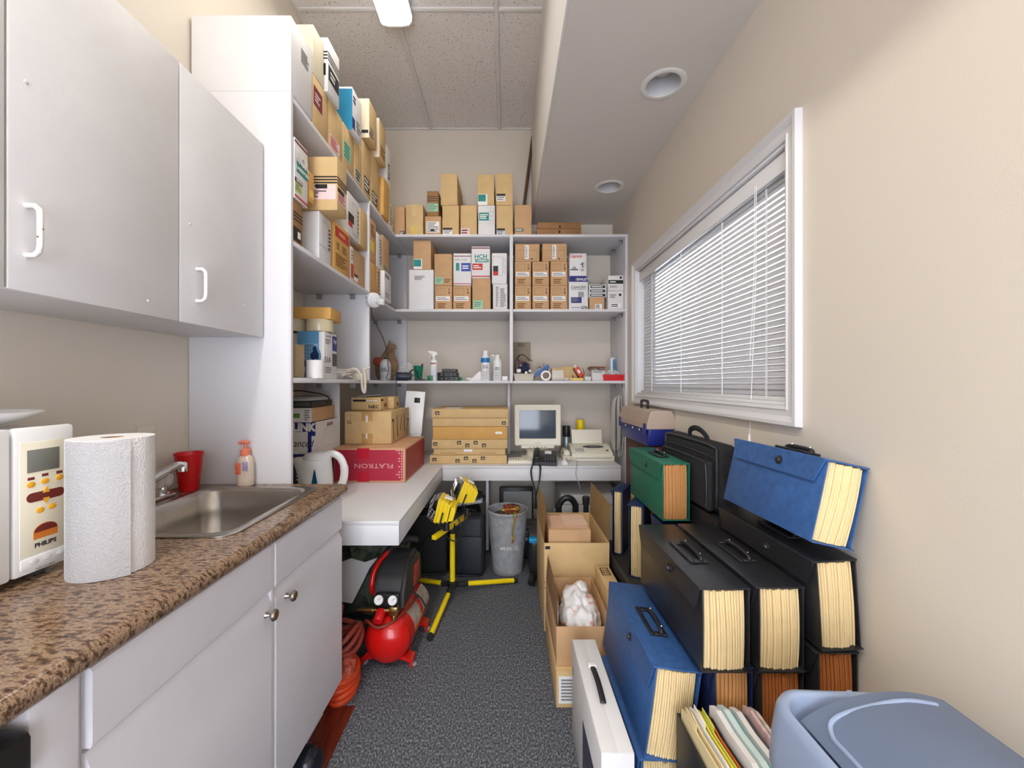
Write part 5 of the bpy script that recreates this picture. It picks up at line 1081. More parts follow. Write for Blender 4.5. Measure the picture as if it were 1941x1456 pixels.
# desk phone with coiled cord
t = thing('desk_phone', 'black office desk phone with a coiled cord dangling off the desk', 'phone', (.288, 3.055, D0), rz=R(-6))
bm = NB(); add_prism(bm, [(-.095, .0), (.105, .0), (.105, .075), (.09, .08), (-.09, .032), (-.095, .028)], -.088, .088, 'x'); obj('phone_body', bm, BLKP, t)
Ms = Matrix.Translation((0, 0, .0565)) @ Matrix.Rotation(math.atan2(.048, .18), 4, 'X')
bm = NB(); add_box(bm, .0, .05, .04, .085, -.001, .004, .001, M=Ms); obj('paper_index', bm, STK, t)
kk = None
for r_ in range(5):
    for c in range(4):
        if kk is None: bm = NB(); add_box(bm, -.0065, .0065, -.006, .006, -.002, .004, .0015); kk = obj('key', bm, DGREY, t); o = kk
        else: o = kk.copy(); COL.objects.link(o)
        o.matrix_basis = Ms @ Matrix.Translation((.004 + .02 * c, -.075 + .022 * r_, .001))
bm = NB(); add_box(bm, -.08, -.04, -.088, .09, .010, .030, .010, M=Ms); v = add_box(bm, -.083, -.037, -.095, -.045, -.001, .014, .006, M=Ms); v = add_box(bm, -.083, -.037, .045, .095, -.001, .014, .006, M=Ms); obj('handset', bm, BLKP, t)
path = smooth_path([(-.06, -.085, .035), (-.075, -.125, .035), (-.095, -.155, -.02), (-.09, -.165, -.08), (-.07, -.165, -.15), (-.062, -.165, -.20), (-.052, -.160, -.16), (-.035, -.150, -.08), (-.03, -.135, -.01), (-.035, -.105, .006), (-.04, -.085, .012)], 14)
hel = []
tot = len(path)
for i in range(tot * 5):
    f_ = i / 5; a = int(f_); b = min(a + 1, tot - 1); p = path[min(a, tot - 1)].lerp(path[b], f_ - a); q = (path[b] - path[max(0, a - 1)]); q = q.normalized() if q.length > 1e-6 else Vector((0, 0, 1))
    u = q.orthogonal().normalized(); u = (Vector((1, 0, 0)) - q * q.x).normalized() if abs(q.x) < .95 else u; w2 = q.cross(u); an = i * 1.15
    hel.append(p + .0055 * (cos(an) * u + sin(an) * w2))
bm = NB(); add_tube(bm, hel, .0021, 5); obj('coiled_cord', bm, BLKP, t)
bm = NB(); add_tube(bm, smooth_path([(-.062, -.165, -.19), (-.062, -.165, -.25), (-.064, -.160, -.29)], 5), [.006, .006, .007, .008, .008, .010, .011, .011, .012, .013, .013], 8); obj('hanging_plug', bm, BLKP, t)
# fax machine
t = thing('fax_machine', 'cream fax machine with a corded handset at the end of the desk', 'fax machine', (.665, 3.26, D0))
bm = NB(); add_prism(bm, [(-.10, .0), (.14, .0), (.14, .105), (.04, .105), (-.085, .062), (-.10, .05)], -.155, .165, 'x'); obj('fax_body', bm, BEIP, t)
bm = NB(); add_box(bm, -.162, .172, -.115, -.0995, .0, .040, .004); obj('front_lip', bm, BEIP, t)
box_obj('paper_slot', -.14, .15, -.117, -.114, .022, .027, GINK, t, .0005)
bm = NB(); add_box(bm, -.125, .125, -.003, .003, 0, .115, .002, M=Matrix.Translation((0, .09, .107)) @ Matrix.Rotation(R(-14), 4, 'X')); obj('paper_tray', bm, BEIP, t)
Mf = Matrix.Translation((0, -.022, .0845)) @ Matrix.Rotation(math.atan2(.043, .125), 4, 'X')
bm = NB(); add_lathe(bm, [(1, -.002), (1, .002), (.92, .004)], 28, Mf @ Matrix.Translation((.03, .028, 0)) @ Matrix.Diagonal((.085, .022, 1, 1))); obj('display_bezel', bm, DGREY, t)
bm = NB(); add_box(bm, .0, .06, .018, .036, .003, .006, .001, M=Mf); obj('display', bm, mat('lcd_grey', (.18, .18, .16), .2), t)
kk = None
for r_ in range(4):
    for c in range(4):
        if kk is None: bm = NB(); add_box(bm, -.006, .006, -.0045, .0045, -.001, .004, .001); kk = obj('key', bm, GREYC, t); o = kk
        else: o = kk.copy(); COL.objects.link(o)
        o.matrix_basis = Mf @ Matrix.Translation((-.115 + .018 * c, -.052 + .015 * r_, .001))
for c in range(2): bm = NB(); add_box(bm, .095 + .025 * c, .113 + .025 * c, -.045, -.03, -.001, .005, .002, M=Mf); obj('function_key', bm, BEIP if c == 0 else DGREY, t)
bm = NB(); add_box(bm, -.225, -.158, -.10, .12, .0, .035, .008); obj('cradle', bm, BEIP, t)
bm = NB(); add_box(bm, -.215, -.170, -.085, .095, .055, .075, .010); add_box(bm, -.218, -.167, -.09, -.045, .036, .062, .008); add_box(bm, -.218, -.167, .055, .098, .036, .062, .008); obj('handset', bm, BEIP, t)
bm = NB(); hp_ = []
for i in range(160):
    u = i / 160; p = Vector((-.20 + .06 * u + .05 * sin(u * 6), -.115 - .03 * sin(u * 9), .012 + .012 * sin(u * 14) ** 2)); an = i * 1.2; hp_.append(p + Vector((0, .006 * cos(an), .006 * sin(an) + .004)))
add_tube(bm, hp_, .0022, 5); obj('coiled_cord', bm, BEIP, t)
bm = NB(); add_tube(bm, smooth_path([(.545, 3.145, D0 + .004), (.53, 3.05, D0 + .004), (.51, 2.952, D0 + .002), (.505, 2.948, D0 - .06), (.53, 2.95, D0 - .14), (.55, 3.0, .50)], 7), .003, 6); tag(obj('phone_line', bm, GREYC), 'thin grey phone line running down over the desk front below the fax', 'cord')
t = thing('mouse', 'white computer mouse beside the black phone on the desk', 'mouse', (.432, 3.04, D0), rz=R(20)); bm = NB(); v = add_blob(bm, (0, 0, .0), .026, .046, .03, .0, 1, 1, 3)
for q in v: q.co.z = max(.0, q.co.z)
obj('mouse_body', bm, WPLA, t); bm = NB(); add_tube(bm, smooth_path([(0, .045, .008), (-.01, .075, .006), (-.02, .085, .006), (-.022, .07, .005), (-.02, .05, .006)], 6), .003, 6); obj('cord', bm, WPLA, t)
def can(px, Y, zt, r, label, parts):
    t = thing('spray_can', label, 'spray can', (XB(px, Y), Y, D0)); h = zt - D0
    for nm, a, b, k, m_ in parts:
        bm = NB(); pr = [(r * k * .97, a * h), (r * k, a * h + .002), (r * k, b * h - .004), (r * k * .94, b * h)]; add_lathe(bm, pr, 26); obj(nm, bm, m_, t)
can(1073.5, 3.45, PZ(807, 3.45 / 770), .031, 'grey spray can with a black cap behind the fax', [('can_body', 0, .62, 1, mat('can_grey', srgb(150, 165, 170), .3, metal=.5)), ('cap', .625, 1, 1.04, BLKP)])
can(1100, 3.46, PZ(795.5, 3.46 / 770), .034, 'yellow capped spray can with brown label standing behind the fax', [('can_body', 0, .32, 1, YELP), ('printed_label', .325, .70, 1.003, mat('brown_yellow_label', srgb(150, 80, 30), .4, var=.5, scale=45)), ('cap', .705, 1, .97, YELP)])
# grey cable hank on the end panel
t = thing('cable_hank', 'long grey cable hank hanging on the shelf end panel by the fax', 'cables', (XR - .0225, 3.21, 1.22))
for k in range(9):
    a = .010 + .006 * k; rn = random.Random(k); L_ = .42 + .07 * rn.random()
    P = [(-.022 - .002 * k, -.02, -.005), (-.024 - .006 * k, -.03 + .006 * k, -.06), (-.014 - .008 * k, -.04 + .009 * k, -.3), (-.018 - .007 * k, -.03 + .008 * k, -L_ + .04), (-.022 - .006 * k, .0 + .005 * k, -L_), (-.016 - .007 * k, .02 + .006 * k, -L_ + .06), (-.018 - .007 * k, .03 + .006 * k, -.28), (-.022 - .006 * k, .02 + .004 * k, -.05), (-.020 - .002 * k, .0, .004)]
    bm = NB(); add_tube(bm, smooth_path(P, 5), .0045, 7); obj('cable', bm, (GREYC, DGREY, GREYC, CABW)[k % 4], t)
bm = NB(); add_lathe(bm, [(.006, 0), (.006, .05), (.009, .052)], 10, Matrix.Translation((.001, .0, .0)) @ Matrix.Rotation(R(-90), 4, 'Y')); obj('hook', bm, GREYP, t)
# ---------------------------------------------------------------- expanding file cases
def case(label, x0, x1, yn, L, z0, z1, cover, pleats, roll=0.0, rz=0.0, n=17, handle=True, flapdrop=.30, bulge=.006, seed=0, flapside=-1, hang=True, pivot='c', group=None, nm='expanding_file'):
    """x0..x1 wide, near end at yn, L long; pleated ends face the room (-Y), flap folds over the -X board."""
    W, Hh = x1 - x0, z1 - z0
    t = thing(nm, label, 'file case', ((x0 + x1) / 2, yn, z0), 0, group, rot=(0, roll, rz))
    w = W / 2; th = .0035
    bm = NB(); add_box(bm, -w + .002, -w + .002 + th, .0, L, .004, Hh - .005, .001); obj('front_board', bm, cover, t)
    bm = NB(); add_box(bm, w - th, w, .004, L, .004, Hh - .006, .001); obj('back_board', bm, cover, t)
    bm = NB(); add_box(bm, -w + .002, w, -.004, L, 0, .0038, .001); obj('bottom_board', bm, cover, t)
    # flap: top plate and the drop over the front board, its near edge cut on a slant
    bm = NB(); d = flapdrop * Hh; a = .022
    add_box(bm, -w - .006, w + .001, .0, L, Hh - .0052, Hh, .0022, 3); obj('top_flap', bm, cover, t)
    bm = NB(); poly = [(.001, Hh - .003), (L - .001, Hh - .003), (L - a - .004, Hh - d), (a + .004, Hh - d)]
    add_prism(bm, poly, -w - .0062, -w - .0016, 'x'); es = [e for e in bm.edges]; obj('flap_front', bm, cover, t)
    # pleated paper: one zigzag block
    bm = NB(); levels = 7; rings = []; rn = random.Random(seed)
    off = [rn.uniform(-.0022, .0022) for _ in range(n + 1)]
    for k in range(levels):
        v = k / (levels - 1); z = .005 + v * (Hh - .0125); bb = bulge * (4 * v * (1 - v)); ring = []
        wid = (w - .0105); lean = .003 * sin(seed + v * 3)
        for i in range(n):              # each pocket: a rounded fold, then a narrow deep groove
            for (du, dy) in ((.06, -.0012), (.30, -.0034), (.62, -.0034), (.88, -.0010), (.97, .011)):
                if i == n - 1 and du > .9: continue
                u = -1 + 2 * (i + du) / n
                y = .004 - bb * (1 - .3 * u * u) + dy + off[i] + .010 * u * u
                ring.append(bm.verts.new((u * wid + lean * (1 - u * u), y, z + (off[i] if k == levels - 1 else 0))))
        ring.append(bm.verts.new((w - .008, L - .012, z))); ring.append(bm.verts.new((-w + .0088, L - .012, z)))
        rings.append(ring)
    m = len(rings[0])
    for A, B in zip(rings, rings[1:]):
        for i in range(m): bm.faces.new((A[i], A[(i + 1) % m], B[(i + 1) % m], B[i]))
    bm.faces.new(list(reversed(rings[0]))); bm.faces.new(rings[-1]); obj('pleated_paper', bm, pleats, t, smooth=False)
    # pocket edges standing at slightly different heights along the top of the pleats
    # lock on the flap
    if handle: bm = NB(); add_lathe(bm, [(.013, 0), (.013, .003), (.008, .005), (.006, .010), (.003, .011)], 18, Matrix.Translation((-w - .0062, L * .40, Hh - d * .52)) @ Matrix.Rotation(R(-90), 4, 'Y')); lk = obj('lock', bm, BLKP, t)
    if handle:
        hy0, hy1, hx = L * .30, L * .62, w * .42
        bm = NB(); zt = Hh
        for (a0, a1, b0, b1) in ((-hx, -hx + .014, hy0, hy1), (hx - .014, hx, hy0, hy1), (-hx + .014, hx - .014, hy0, hy0 + .018), (-hx + .014, hx - .014, hy1 - .018, hy1)):
            add_box(bm, a0, a1, b0, b1, zt + .0002, zt + .008, .002, 1)
        o = obj('handle_plate', bm, BLKP, t)
        bm = NB(); gx = hx - .016
        add_tube(bm, smooth_path([(gx - .002, hy0 + .012, zt + .005), (gx, hy0 + .02, zt + .013), (gx + .004, (hy0 + hy1) / 2, zt + .015), (gx, hy1 - .02, zt + .013), (gx - .002, hy1 - .012, zt + .005)], 5), .0068, 10); obj('handle_grip', bm, BLKP, t)
        for yy in (hy0 + .028, hy1 - .028):
            bm = NB(); add_lathe(bm, [(.003, 0), (.002, .002)], 8, Matrix.Translation((gx + .003, yy, zt + .0205))); obj('rivet', bm, CHROME, t)
    return t
# layer on the floor and second layer
case('blue file case on the floor under the upright blue one, only its pleated end showing', .385, .525, 1.165, .45, .0005, .232, BLUEF, PLEAT, handle=False, seed=1)
case('dark blue file case at floor level below the brown-pleated dark blue one', .56, .675, 1.14, .45, .0005, .262, DBLUE, PLEATB, handle=False, seed=2)
case('black file case at floor level below the dark brown-pleated one', .69, .81, 1.13, .45, .0005, .262, BLKL, PLEATB, handle=False, seed=3)
case('dark blue file case with tan brown pleats wedged under the black one', .572, .682, 1.120, .46, .264, .527, DBLUE, PLEATO, handle=False, seed=4, n=9)
case('black file case with dark brown pleats under the middle black one', .690, .812, 1.105, .46, .264, .527, BLKL, PLEATB, handle=False, seed=5, n=13)
carton('plain kraft carton on the floor under the orange-pleated file case', .835, .94, 1.12, 1.56, .0005, .35, KR)
case('file case with orange brown pleats next to the wall above the bin', .828, .938, 1.08, .46, .352, .596, BLKL, PLEATB, handle=False, seed=6, n=12)
# upright blue case in front
case('bright blue file case with black handle standing beside the white carton', .388, .522, 1.150, .50, .243, .503, BLUEF, PLEAT, roll=R(7.5), seed=7)
# black row
case('black file case of the upper row at its aisle side, bluish sheen below', .524, .657, 1.092, .50, .535, .760, BLKL, PLEAT, seed=8, n=14)
case('middle black file case of the upper row with a handle on top', .6785, .806, 1.095, .50, .535, .762, BLKL, PLEAT, seed=9, n=14, bulge=.009)
case('tall black file case against the wall with the tilted blue one on top', .824, .934, 1.065, .48, .612, .848, BLKL, PLEAT, roll=R(-3.5), seed=10, n=14)
# tilted blue case on top, leaning to the wall
case('blue file case tilted on the very top of the pile against the wall', .778, .893, 1.045, .40, .892, 1.110, BLUEF, PLEAT, roll=R(12.5), seed=11, n=16, rz=R(1.5))
# farther back: green case on two slim upright ones
TRK = mat('charcoal_trunk', (.035, .034, .036), .55, var=.1)
t = thing('storage_trunk', 'charcoal plastic trunk with a rolled rim under the slim dark blue files', 'trunk', (.715, 2.09, 0))
bm = NB(); v = add_box(bm, -.122, .078, -.37, .42, .0005, .335, .02, 3); obj('trunk_body', bm, TRK, t)
bm = NB(); po = [(-.150, .325), (-.152, .350), (-.146, .372), (-.134, .378), (-.124, .368), (-.122, .345), (-.128, .336), (-.138, .325)]
add_prism(bm, po, -.38, .43, 'y'); obj('rolled_rim', bm, TRK, t)
bm = NB(); add_box(bm, -.121, .078, -.375, .425, .336, .345, .003); obj('lid', bm, TRK, t)
case('slim dark blue file with cream pleats standing deeper on the trunk, turned to the aisle', .597, .657, 2.30, .20, .3465, .705, DBLUE, PLEAT, rz=R(-30), seed=12, n=5, handle=False, flapdrop=.12)
case('slim dark blue file with cream pleats standing under the green case, turned to the aisle', .606, .680, 2.02, .20, .3465, .705, DBLUE, PLEAT, rz=R(-30), seed=13, n=5, handle=False, flapdrop=.12)
case('short dark blue file squeezed between the slim file and the black row', .694, .795, 1.735, .21, .3465, .690, DBLUE, PLEAT, seed=14, n=6, handle=False, flapdrop=.12)
case('green file case with orange tan pleats in front of the black laptop bag', .680, .803, 1.775, .46, .712, .962, GREENF, PLEATO, seed=15, n=14)
# black soft bag, tool box and their supports
carton('kraft carton on the floor under the black carton by the wall', .835, .94, 1.60, 2.20, .0005, .40, KR)
carton('black carton that carries the black soft laptop bag', .83, .94, 1.61, 2.20, .4015, .775, BLKL)
t = thing('laptop_bag', 'black soft laptop bag with a padded handle between green case and wall', 'bag', (.886, 1.90, .777))
bm = NB(); add_box(bm, -.040, .055, -.275, .285, .0, .285, .035, 4); obj('bag_body', bm, BLKC, t)
bm = NB(); add_box(bm, -.068, -.036, -.25, .25, .010, .215, .022, 4); obj('front_pocket', bm, BLKC, t)
for zt, y0 in ((.285, .262), (.24, .262)):
    bm = NB(); P = [(-.039, -y0, .03), (-.039, -y0, zt - .05), (-.038, -y0 + .03, zt - .012), (-.037, 0, zt - .006), (-.038, y0 - .03, zt - .012), (-.039, y0, zt - .05), (-.039, y0, .03)]
    add_tube(bm, smooth_path(P, 6), .0055, 8); obj('zip_piping', bm, BLKL, t)
bm = NB(); add_tube(bm, smooth_path([(-.069, -.24, .03), (-.069, -.235, .18), (-.068, -.2, .208), (-.068, 0, .212), (-.068, .2, .208), (-.069, .235, .18)], 6), .004, 8); obj('zip_piping', bm, BLKL, t)
bm = NB(); add_tube(bm, smooth_path([(.0, .06, .284), (-.004, .05, .312), (-.004, 0, .328), (-.004, -.06, .322), (-.002, -.105, .30), (0, -.11, .284)], 6), .013, 10, flat=.6); obj('handle', bm, BLKC, t)
bm = NB(); add_lathe(bm, [(.006, 0), (.004, .004)], 10, Matrix.Translation((-.041, -.24, .035)) @ Matrix.Rotation(R(-90), 4, 'Y')); obj('metal_stud', bm, CHROME, t)
carton('kraft carton on the floor under the dark red brown one', .80, .935, 2.26, 2.76, .0005, .60, KR)
carton('dark red brown carton under the blue and taupe tool box', .815, .935, 2.27, 2.78, .6015, .955, mat('red_brown_card', srgb(92, 52, 45), .6), [('s', '-y', .0, .55, .3, .95, KR4)])
t = thing('tool_box', 'blue and taupe plastic tool box with a black handle by the window', 'tool box', (.862, 2.535, .957), rz=R(1))
bm = NB(); add_box(bm, -.072, .072, -.25, .25, .0, .105, .012, 3, taper=1.04); obj('box_body', bm, TOOLB, t)
bm = NB(); po = [(-.080, .108), (-.080, .135), (-.062, .195), (-.052, .202), (.052, .202), (.062, .195), (.080, .135), (.080, .108)]
add_prism(bm, po, -.262, .262, 'y'); obj('lid', bm, TAUPE, t)
bm = NB(); po = [(-.083, .100), (-.083, .125), (.083, .125), (.083, .100)]; add_prism(bm, po, -.266, .266, 'y'); obj('lid_rim', bm, TAUPE, t)
bm = NB(); add_tube(bm, smooth_path([(-.0, -.055, .200), (0, -.055, .235), (0, -.045, .248), (0, .045, .248), (0, .055, .235), (0, .055, .200)], 4), .0085, 10); obj('handle', bm, BLKP, t)
for y in (-.20, -.12, .0, .14):
    box_obj('rivet', -.0775, -.073, y - .005, y + .005, .078, .088, STK, t, .001)
for y in (-.235, .235): box_obj('latch', -.088, -.082, y - .02, y + .02, .07, .13, TOOLB, t, .002)

# ---------------------------------------------------------------- cartons on the floor along the aisle
carton('closed kraft carton with a white shipping label on the floor', .200, .445, 1.640, 2.10, .0005, .150, KR, [('s', '-y', .04, .12, .62, .86, STK), ('l', '-y', .08, .18, .58, .80, 7, GINK)])
def open_carton(label, x0, x1, y0, y1, z0, z1, m, flaps, prints=(), cat='box'):
    w, d, h = x1 - x0, y1 - y0, z1 - z0; th = .004
    t = thing('open_carton', label, cat, ((x0 + x1) / 2, (y0 + y1) / 2, z0))
    box_obj('side_wall', -w / 2, w / 2, -d / 2, -d / 2 + th, 0, h, m, t, .001); box_obj('side_wall', -w / 2, w / 2, d / 2 - th, d / 2, 0, h, m, t, .001)
    box_obj('side_wall', -w / 2, -w / 2 + th, -d / 2 + th, d / 2 - th, 0, h, m, t, .001); box_obj('side_wall', w / 2 - th, w / 2, -d / 2 + th, d / 2 - th, 0, h, m, t, .001)
    box_obj('bottom_panel', -w / 2 + th, w / 2 - th, -d / 2 + th, d / 2 - th, 0, th, m, t, .0005)
    for (side, L, ang, bend) in flaps:   # ang: 0 = straight up, positive = folded outward
        bm = NB(); wd = d if side in 'lr' else w; ns = 8; prev = None; rows = []
        for k in range(ns + 1):
            v = k / ns; a = R(ang) + bend * v
            rows.append((sin(R(ang)) * L * v + bend * L * v * v * .5, cos(R(ang)) * L * v))
        for o_, zz in rows:
            if side == 'l': P = [(-w / 2 - o_, -wd / 2 + .003, h + zz), (-w / 2 - o_, wd / 2 - .003, h + zz)]
            elif side == 'r': P = [(w / 2 + o_, -wd / 2 + .003, h + zz), (w / 2 + o_, wd / 2 - .003, h + zz)]
            elif side == 'f': P = [(-wd / 2 + .003, -d / 2 - o_, h + zz), (wd / 2 - .003, -d / 2 - o_, h + zz)]
            else: P = [(-wd / 2 + .003, d / 2 + o_, h + zz), (wd / 2 - .003, d / 2 + o_, h + zz)]
            row = [bm.verts.new(p) for p in P]
            if prev: bm.faces.new((prev[0], prev[1], row[1], row[0]))
            prev = row
        bmesh.ops.solidify(bm, geom=list(bm.faces), thickness=.003); obj('flap', bm, m, t)
    put(t, w, d, h, prints)
    return t
oc = open_carton('tall open kraft carton with raised flaps by the desk', .200, .545, 2.150, 2.660, .0005, .468, KR, [('l', .19, -3, .0), ('r', .20, 1, .05)], [('s', '-y', .0, .55, 1, .562, KRED, 'fold_line'), ('s', '-y', .0, .49, 1, .502, KRED, 'fold_line'), ('s', '-y', .015, .93, .09, .965, INK, 'print_mark')])
carton('smaller kraft carton sitting inside the tall open one', .225, .455, 2.18, 2.44, .36, .528, KR2, [('s', '+z', .05, .1, .95, .9, mat('pinkish_card', srgb(215, 175, 145), .7), 'sticker'), ('s', '+z', .42, .3, 1, .98, mat('pinkish_paper', srgb(225, 190, 165), .7), 'sticker', .001)] )
carton('kraft carton filling the bottom of the tall open one', .215, .53, 2.165, 2.62, .006, .358, KR4)
ob = open_carton('low open kraft carton holding a white plastic bag', .205, .440, 1.670, 2.100, .1515, .312, KR2, [('l', .12, -4, .0)], [])
t = thing('card_sheet', 'white printed cardboard sheet stuck upright along the low open carton', 'cardboard', (.2165, 1.90, .16), rot=(0, R(0), 0)); box_obj('sheet', -.0015, .0015, -.19, .17, 0, .235, mat('printed_grey_board', srgb(205, 196, 182), .7, var=.2, scale=40), t, .0005)
for k in range(5): box_obj('print_rule', -.0026, -.0016, -.16 + .06 * k, -.15 + .06 * k, .03, .20, GINK, t, 0)
t = thing('plastic_bag', 'white plastic shopping bag with faded red print in the low open carton', 'bag', (.333, 1.87, .158))
bm = NB(); v = add_blob(bm, (0, 0, .090), .092, .175, .100, .20, 1.7, 21, 5, .9)
for q in v:      # folds of thin film gathered towards the knot
    q.co.z += .012 * noise.noise(q.co * 26) * (1 if q.co.z > .06 else 0); q.co.x += .006 * noise.noise(q.co * 30 + Vector((5, 1, 2)))
for q in v: q.co.x = max(-.094, min(.094, q.co.x)); q.co.z = max(.003, q.co.z); q.co.y = max(-.18, min(.18, q.co.y))
obj('bag_film', bm, BAGP, t, ang=70)
for s_ in (1,):
    bm = NB(); v = add_blob(bm, (s_ * .02, .08 * s_, .170), .035, .05, .03, .3, 2.5, 8 + s_, 3); obj('bag_handle', bm, BAGW, t, ang=70)
carton('narrow kraft carton with a square printed mark on its top', .462, .535, 1.885, 2.12, .0005, .362, KR, [('o', '+z', .2, .55, .8, .9, INK, .006), ('o', '+z', .36, .65, .64, .80, INK, .004)], flaps=False)
# white carton with a carry strap
t = carton('tall slim white carton with a black strap and dark picture on its side', .245, .335, 1.055, 1.530, .0005, .350, WCARD, [('s', '-x', .46, .06, .98, .64, mat('picture_navy', srgb(40, 42, 66), .3), 'printed_picture'), ('s', '-x', .50, .10, .94, .40, mat('picture_dusk', srgb(70, 66, 92), .3, var=.4, scale=20), 'printed_picture', .0008), ('d', '-y', [(.55, .55)], .020, mat('badge_brown', srgb(135, 105, 75), .5)), ('l', '-y', .3, .36, .8, .44, 2, INK), ('d', '-x', [(.06, .72)], .015, GREYP)], name='picture_carton')
bm = NB(); add_tube(bm, smooth_path([(.0, -.075, .352), (0, -.065, .358), (0, 0, .366), (0, .07, .358), (0, .085, .352)], 5), .009, 8, flat=.35); obj('carry_strap', bm, BLKP, t)
box_obj('strap_clip', -.014, .014, .072, .092, .351, .362, STK, t, .003)

# ---------------------------------------------------------------- file box with papers and swing-lid bin
t = thing('file_box', 'black open file box packed with folders and papers by the swing-lid bin', 'file box', (.560, .965, 0), rz=R(0))
BX, BYd, BH = .100, .135, .420
for a in ((-BX, BX, -BYd, -BYd + .004, .0005, BH), (-BX, BX, BYd - .004, BYd, .0005, BH), (-BX, -BX + .004, -BYd + .0045, BYd - .0045, .0005, BH), (BX - .004, BX, -BYd + .0045, BYd - .0045, .0005, BH)): box_obj('side_panel', *a, BLKP, t, .0015)
box_obj('bottom_panel', -BX + .004, BX - .004, -BYd + .0045, BYd - .0045, .0005, .004, BLKP, t, .0005)
fol = [('cream hanging folder at the aisle side of the file box', mat('folder_cream', srgb(226, 208, 160), .7), .452), ('second cream folder in the file box', mat('folder_cream', srgb(226, 208, 160), .7), .455), ('white paper folder between cream and yellow ones', PAPER, .458), ('yellow folder in the black file box', mat('folder_yellow', srgb(232, 214, 70), .6), .455), ('lime yellow folder beside the plain yellow one', mat('folder_lime', srgb(205, 212, 90), .6), .450), ('orange red folder in the black file box', mat('folder_orange', srgb(205, 100, 45), .6), .446), ('black divider sheet in the file box', BLKP, .440), ('thick sheaf of white papers in the middle of the file box', PAPER, .462), ('second sheaf of white papers with an aqua edge', mat('paper_aqua', srgb(205, 225, 225), .7), .464), ('aqua folder standing among white papers', mat('folder_aqua', srgb(110, 180, 185), .6), .452), ('third sheaf of white papers in the file box', PAPER, .458), ('dark folder before the printed leaflets', DGREY, .448), ('printed leaflet with red stripes in the file box', mat('leaflet_pink', srgb(222, 190, 190), .6, var=.2, scale=60), .462), ('printed newspaper leaflet at the bin side of the file box', mat('leaflet_news', srgb(205, 200, 190), .7, var=.25, scale=70), .458)]
x = -.092
for k, (lb, m_, zt) in enumerate(fol):
    th = .014 if 'sheaf' in lb else (.004 if 'leaflet' not in lb else .008)
    f = thing('file_folder' if 'folder' in lb else 'papers', lb, 'folder' if 'folder' in lb else 'papers', (.560 + x + th / 2, .965, .006), group='folders and papers in the black file box')
    hh = zt - .006; tilt = .0
    bm = NB(); poly = [(-.122, 0), (.122, 0), (.124, hh * .97), (.09, hh), (.03, hh - .004), (-.06, hh + .004), (-.124, hh * .98)]
    add_prism(bm, poly, -th / 2, th / 2, 'x'); obj('sheets', bm, m_, f, smooth=False)
    if 'folder' in lb and k % 2 == 0:
        box_obj('tab', -.001, .001, .04, .10, hh - .006, hh + .012, m_, f, .0004)
    x += th + .0068

t = thing('swing_bin', 'large blue-grey plastic bin with a swing lid beside the file cases', 'bin', (.665, .595, 0), rz=R(0))
bw, bd = .168, .205
bm = NB(); rows = []
for z, k in ((.0008, .80), (.006, .82), (.30, .88), (.60, .945)):
    rows.append([bm.verts.new((a * k, b * k, z)) for a, b in rrect(bw, bd, .05, 6)])
for A, B in zip(rows, rows[1:]):
    for i in range(len(A)): bm.faces.new((A[i], A[(i + 1) % len(A)], B[(i + 1) % len(B)], B[i]))
bm.faces.new(list(reversed(rows[0]))); obj('bin_body', bm, BINP, t)
bm = NB(); rows = []        # collar: a rounded frame rising round the swing flap
for z, k, dx in ((.585, 1.0, 0), (.60, 1.02, 0), (.66, 1.0, 0), (.700, .975, 0), (.714, .945, 0), (.716, .90, 0), (.710, .872, 0), (.66, .862, 0), (.60, .86, 0)):
    rows.append([bm.verts.new((a * k, b * (k + .02), z - (.012 * max(0, a / bw) if z > .65 else 0))) for a, b in rrect(bw, bd, .06, 8)])
for A, B in zip(rows, rows[1:]):
    for i in range(len(A)): bm.faces.new((A[i], A[(i + 1) % len(A)], B[(i + 1) % len(B)], B[i]))
obj('lid_collar', bm, BINP, t, ang=60)
bm = NB(); g = 14; top = []
for i in range(g + 1):
    v = -1 + 2 * i / g; row = []
    for j in range(g + 1):
        u = -1 + 2 * j / g
        x_ = (.085 + .80 * u) * bw; y_ = (-.055 + .83 * v) * bd
        z_ = .702 + .030 * (1 - u * u) * (1 - .25 * v * v) + .010 * (1 - abs(u) ** 3)
        row.append(bm.verts.new((x_, y_, z_)))
    top.append(row)
for i in range(g):
    for j in range(g): bm.faces.new((top[i][j], top[i][j + 1], top[i + 1][j + 1], top[i + 1][j]))
bmesh.ops.solidify(bm, geom=list(bm.faces), thickness=.004)
Mr = Matrix.Translation((0, 0, .70)) @ Matrix.Rotation(R(-8), 4, 'Y') @ Matrix.Translation((0, 0, -.70))
bmesh.ops.transform(bm, matrix=Mr, verts=bm.verts); obj('swing_flap', bm, BINP, t, ang=60)
def fz(u, v): return Mr @ Vector(((.085 + .80 * u) * bw, (-.055 + .83 * v) * bd, .7018 + .030 * (1 - u * u) * (1 - .25 * v * v) + .010 * (1 - abs(u) ** 3)))
bm = NB(); add_tube(bm, smooth_path([fz(-.86, -.9), fz(-.86, .4), fz(-.84, .72), fz(-.6, .84), fz(.2, .85), fz(.7, .84)], 6), .0042, 8); obj('moulded_line', bm, BINP, t)
for s in (-1, 1): bm = NB(); add_lathe(bm, [(.010, -.012), (.010, .012)], 14, Matrix.Translation((0, s * bd * .885, .706)) @ Matrix.Rotation(R(90), 4, 'X')); obj('hinge_pin', bm, BINP, t)
bm = NB(); add_lathe(bm, [(.02, .0), (.02, .58)], 8); bm.free()

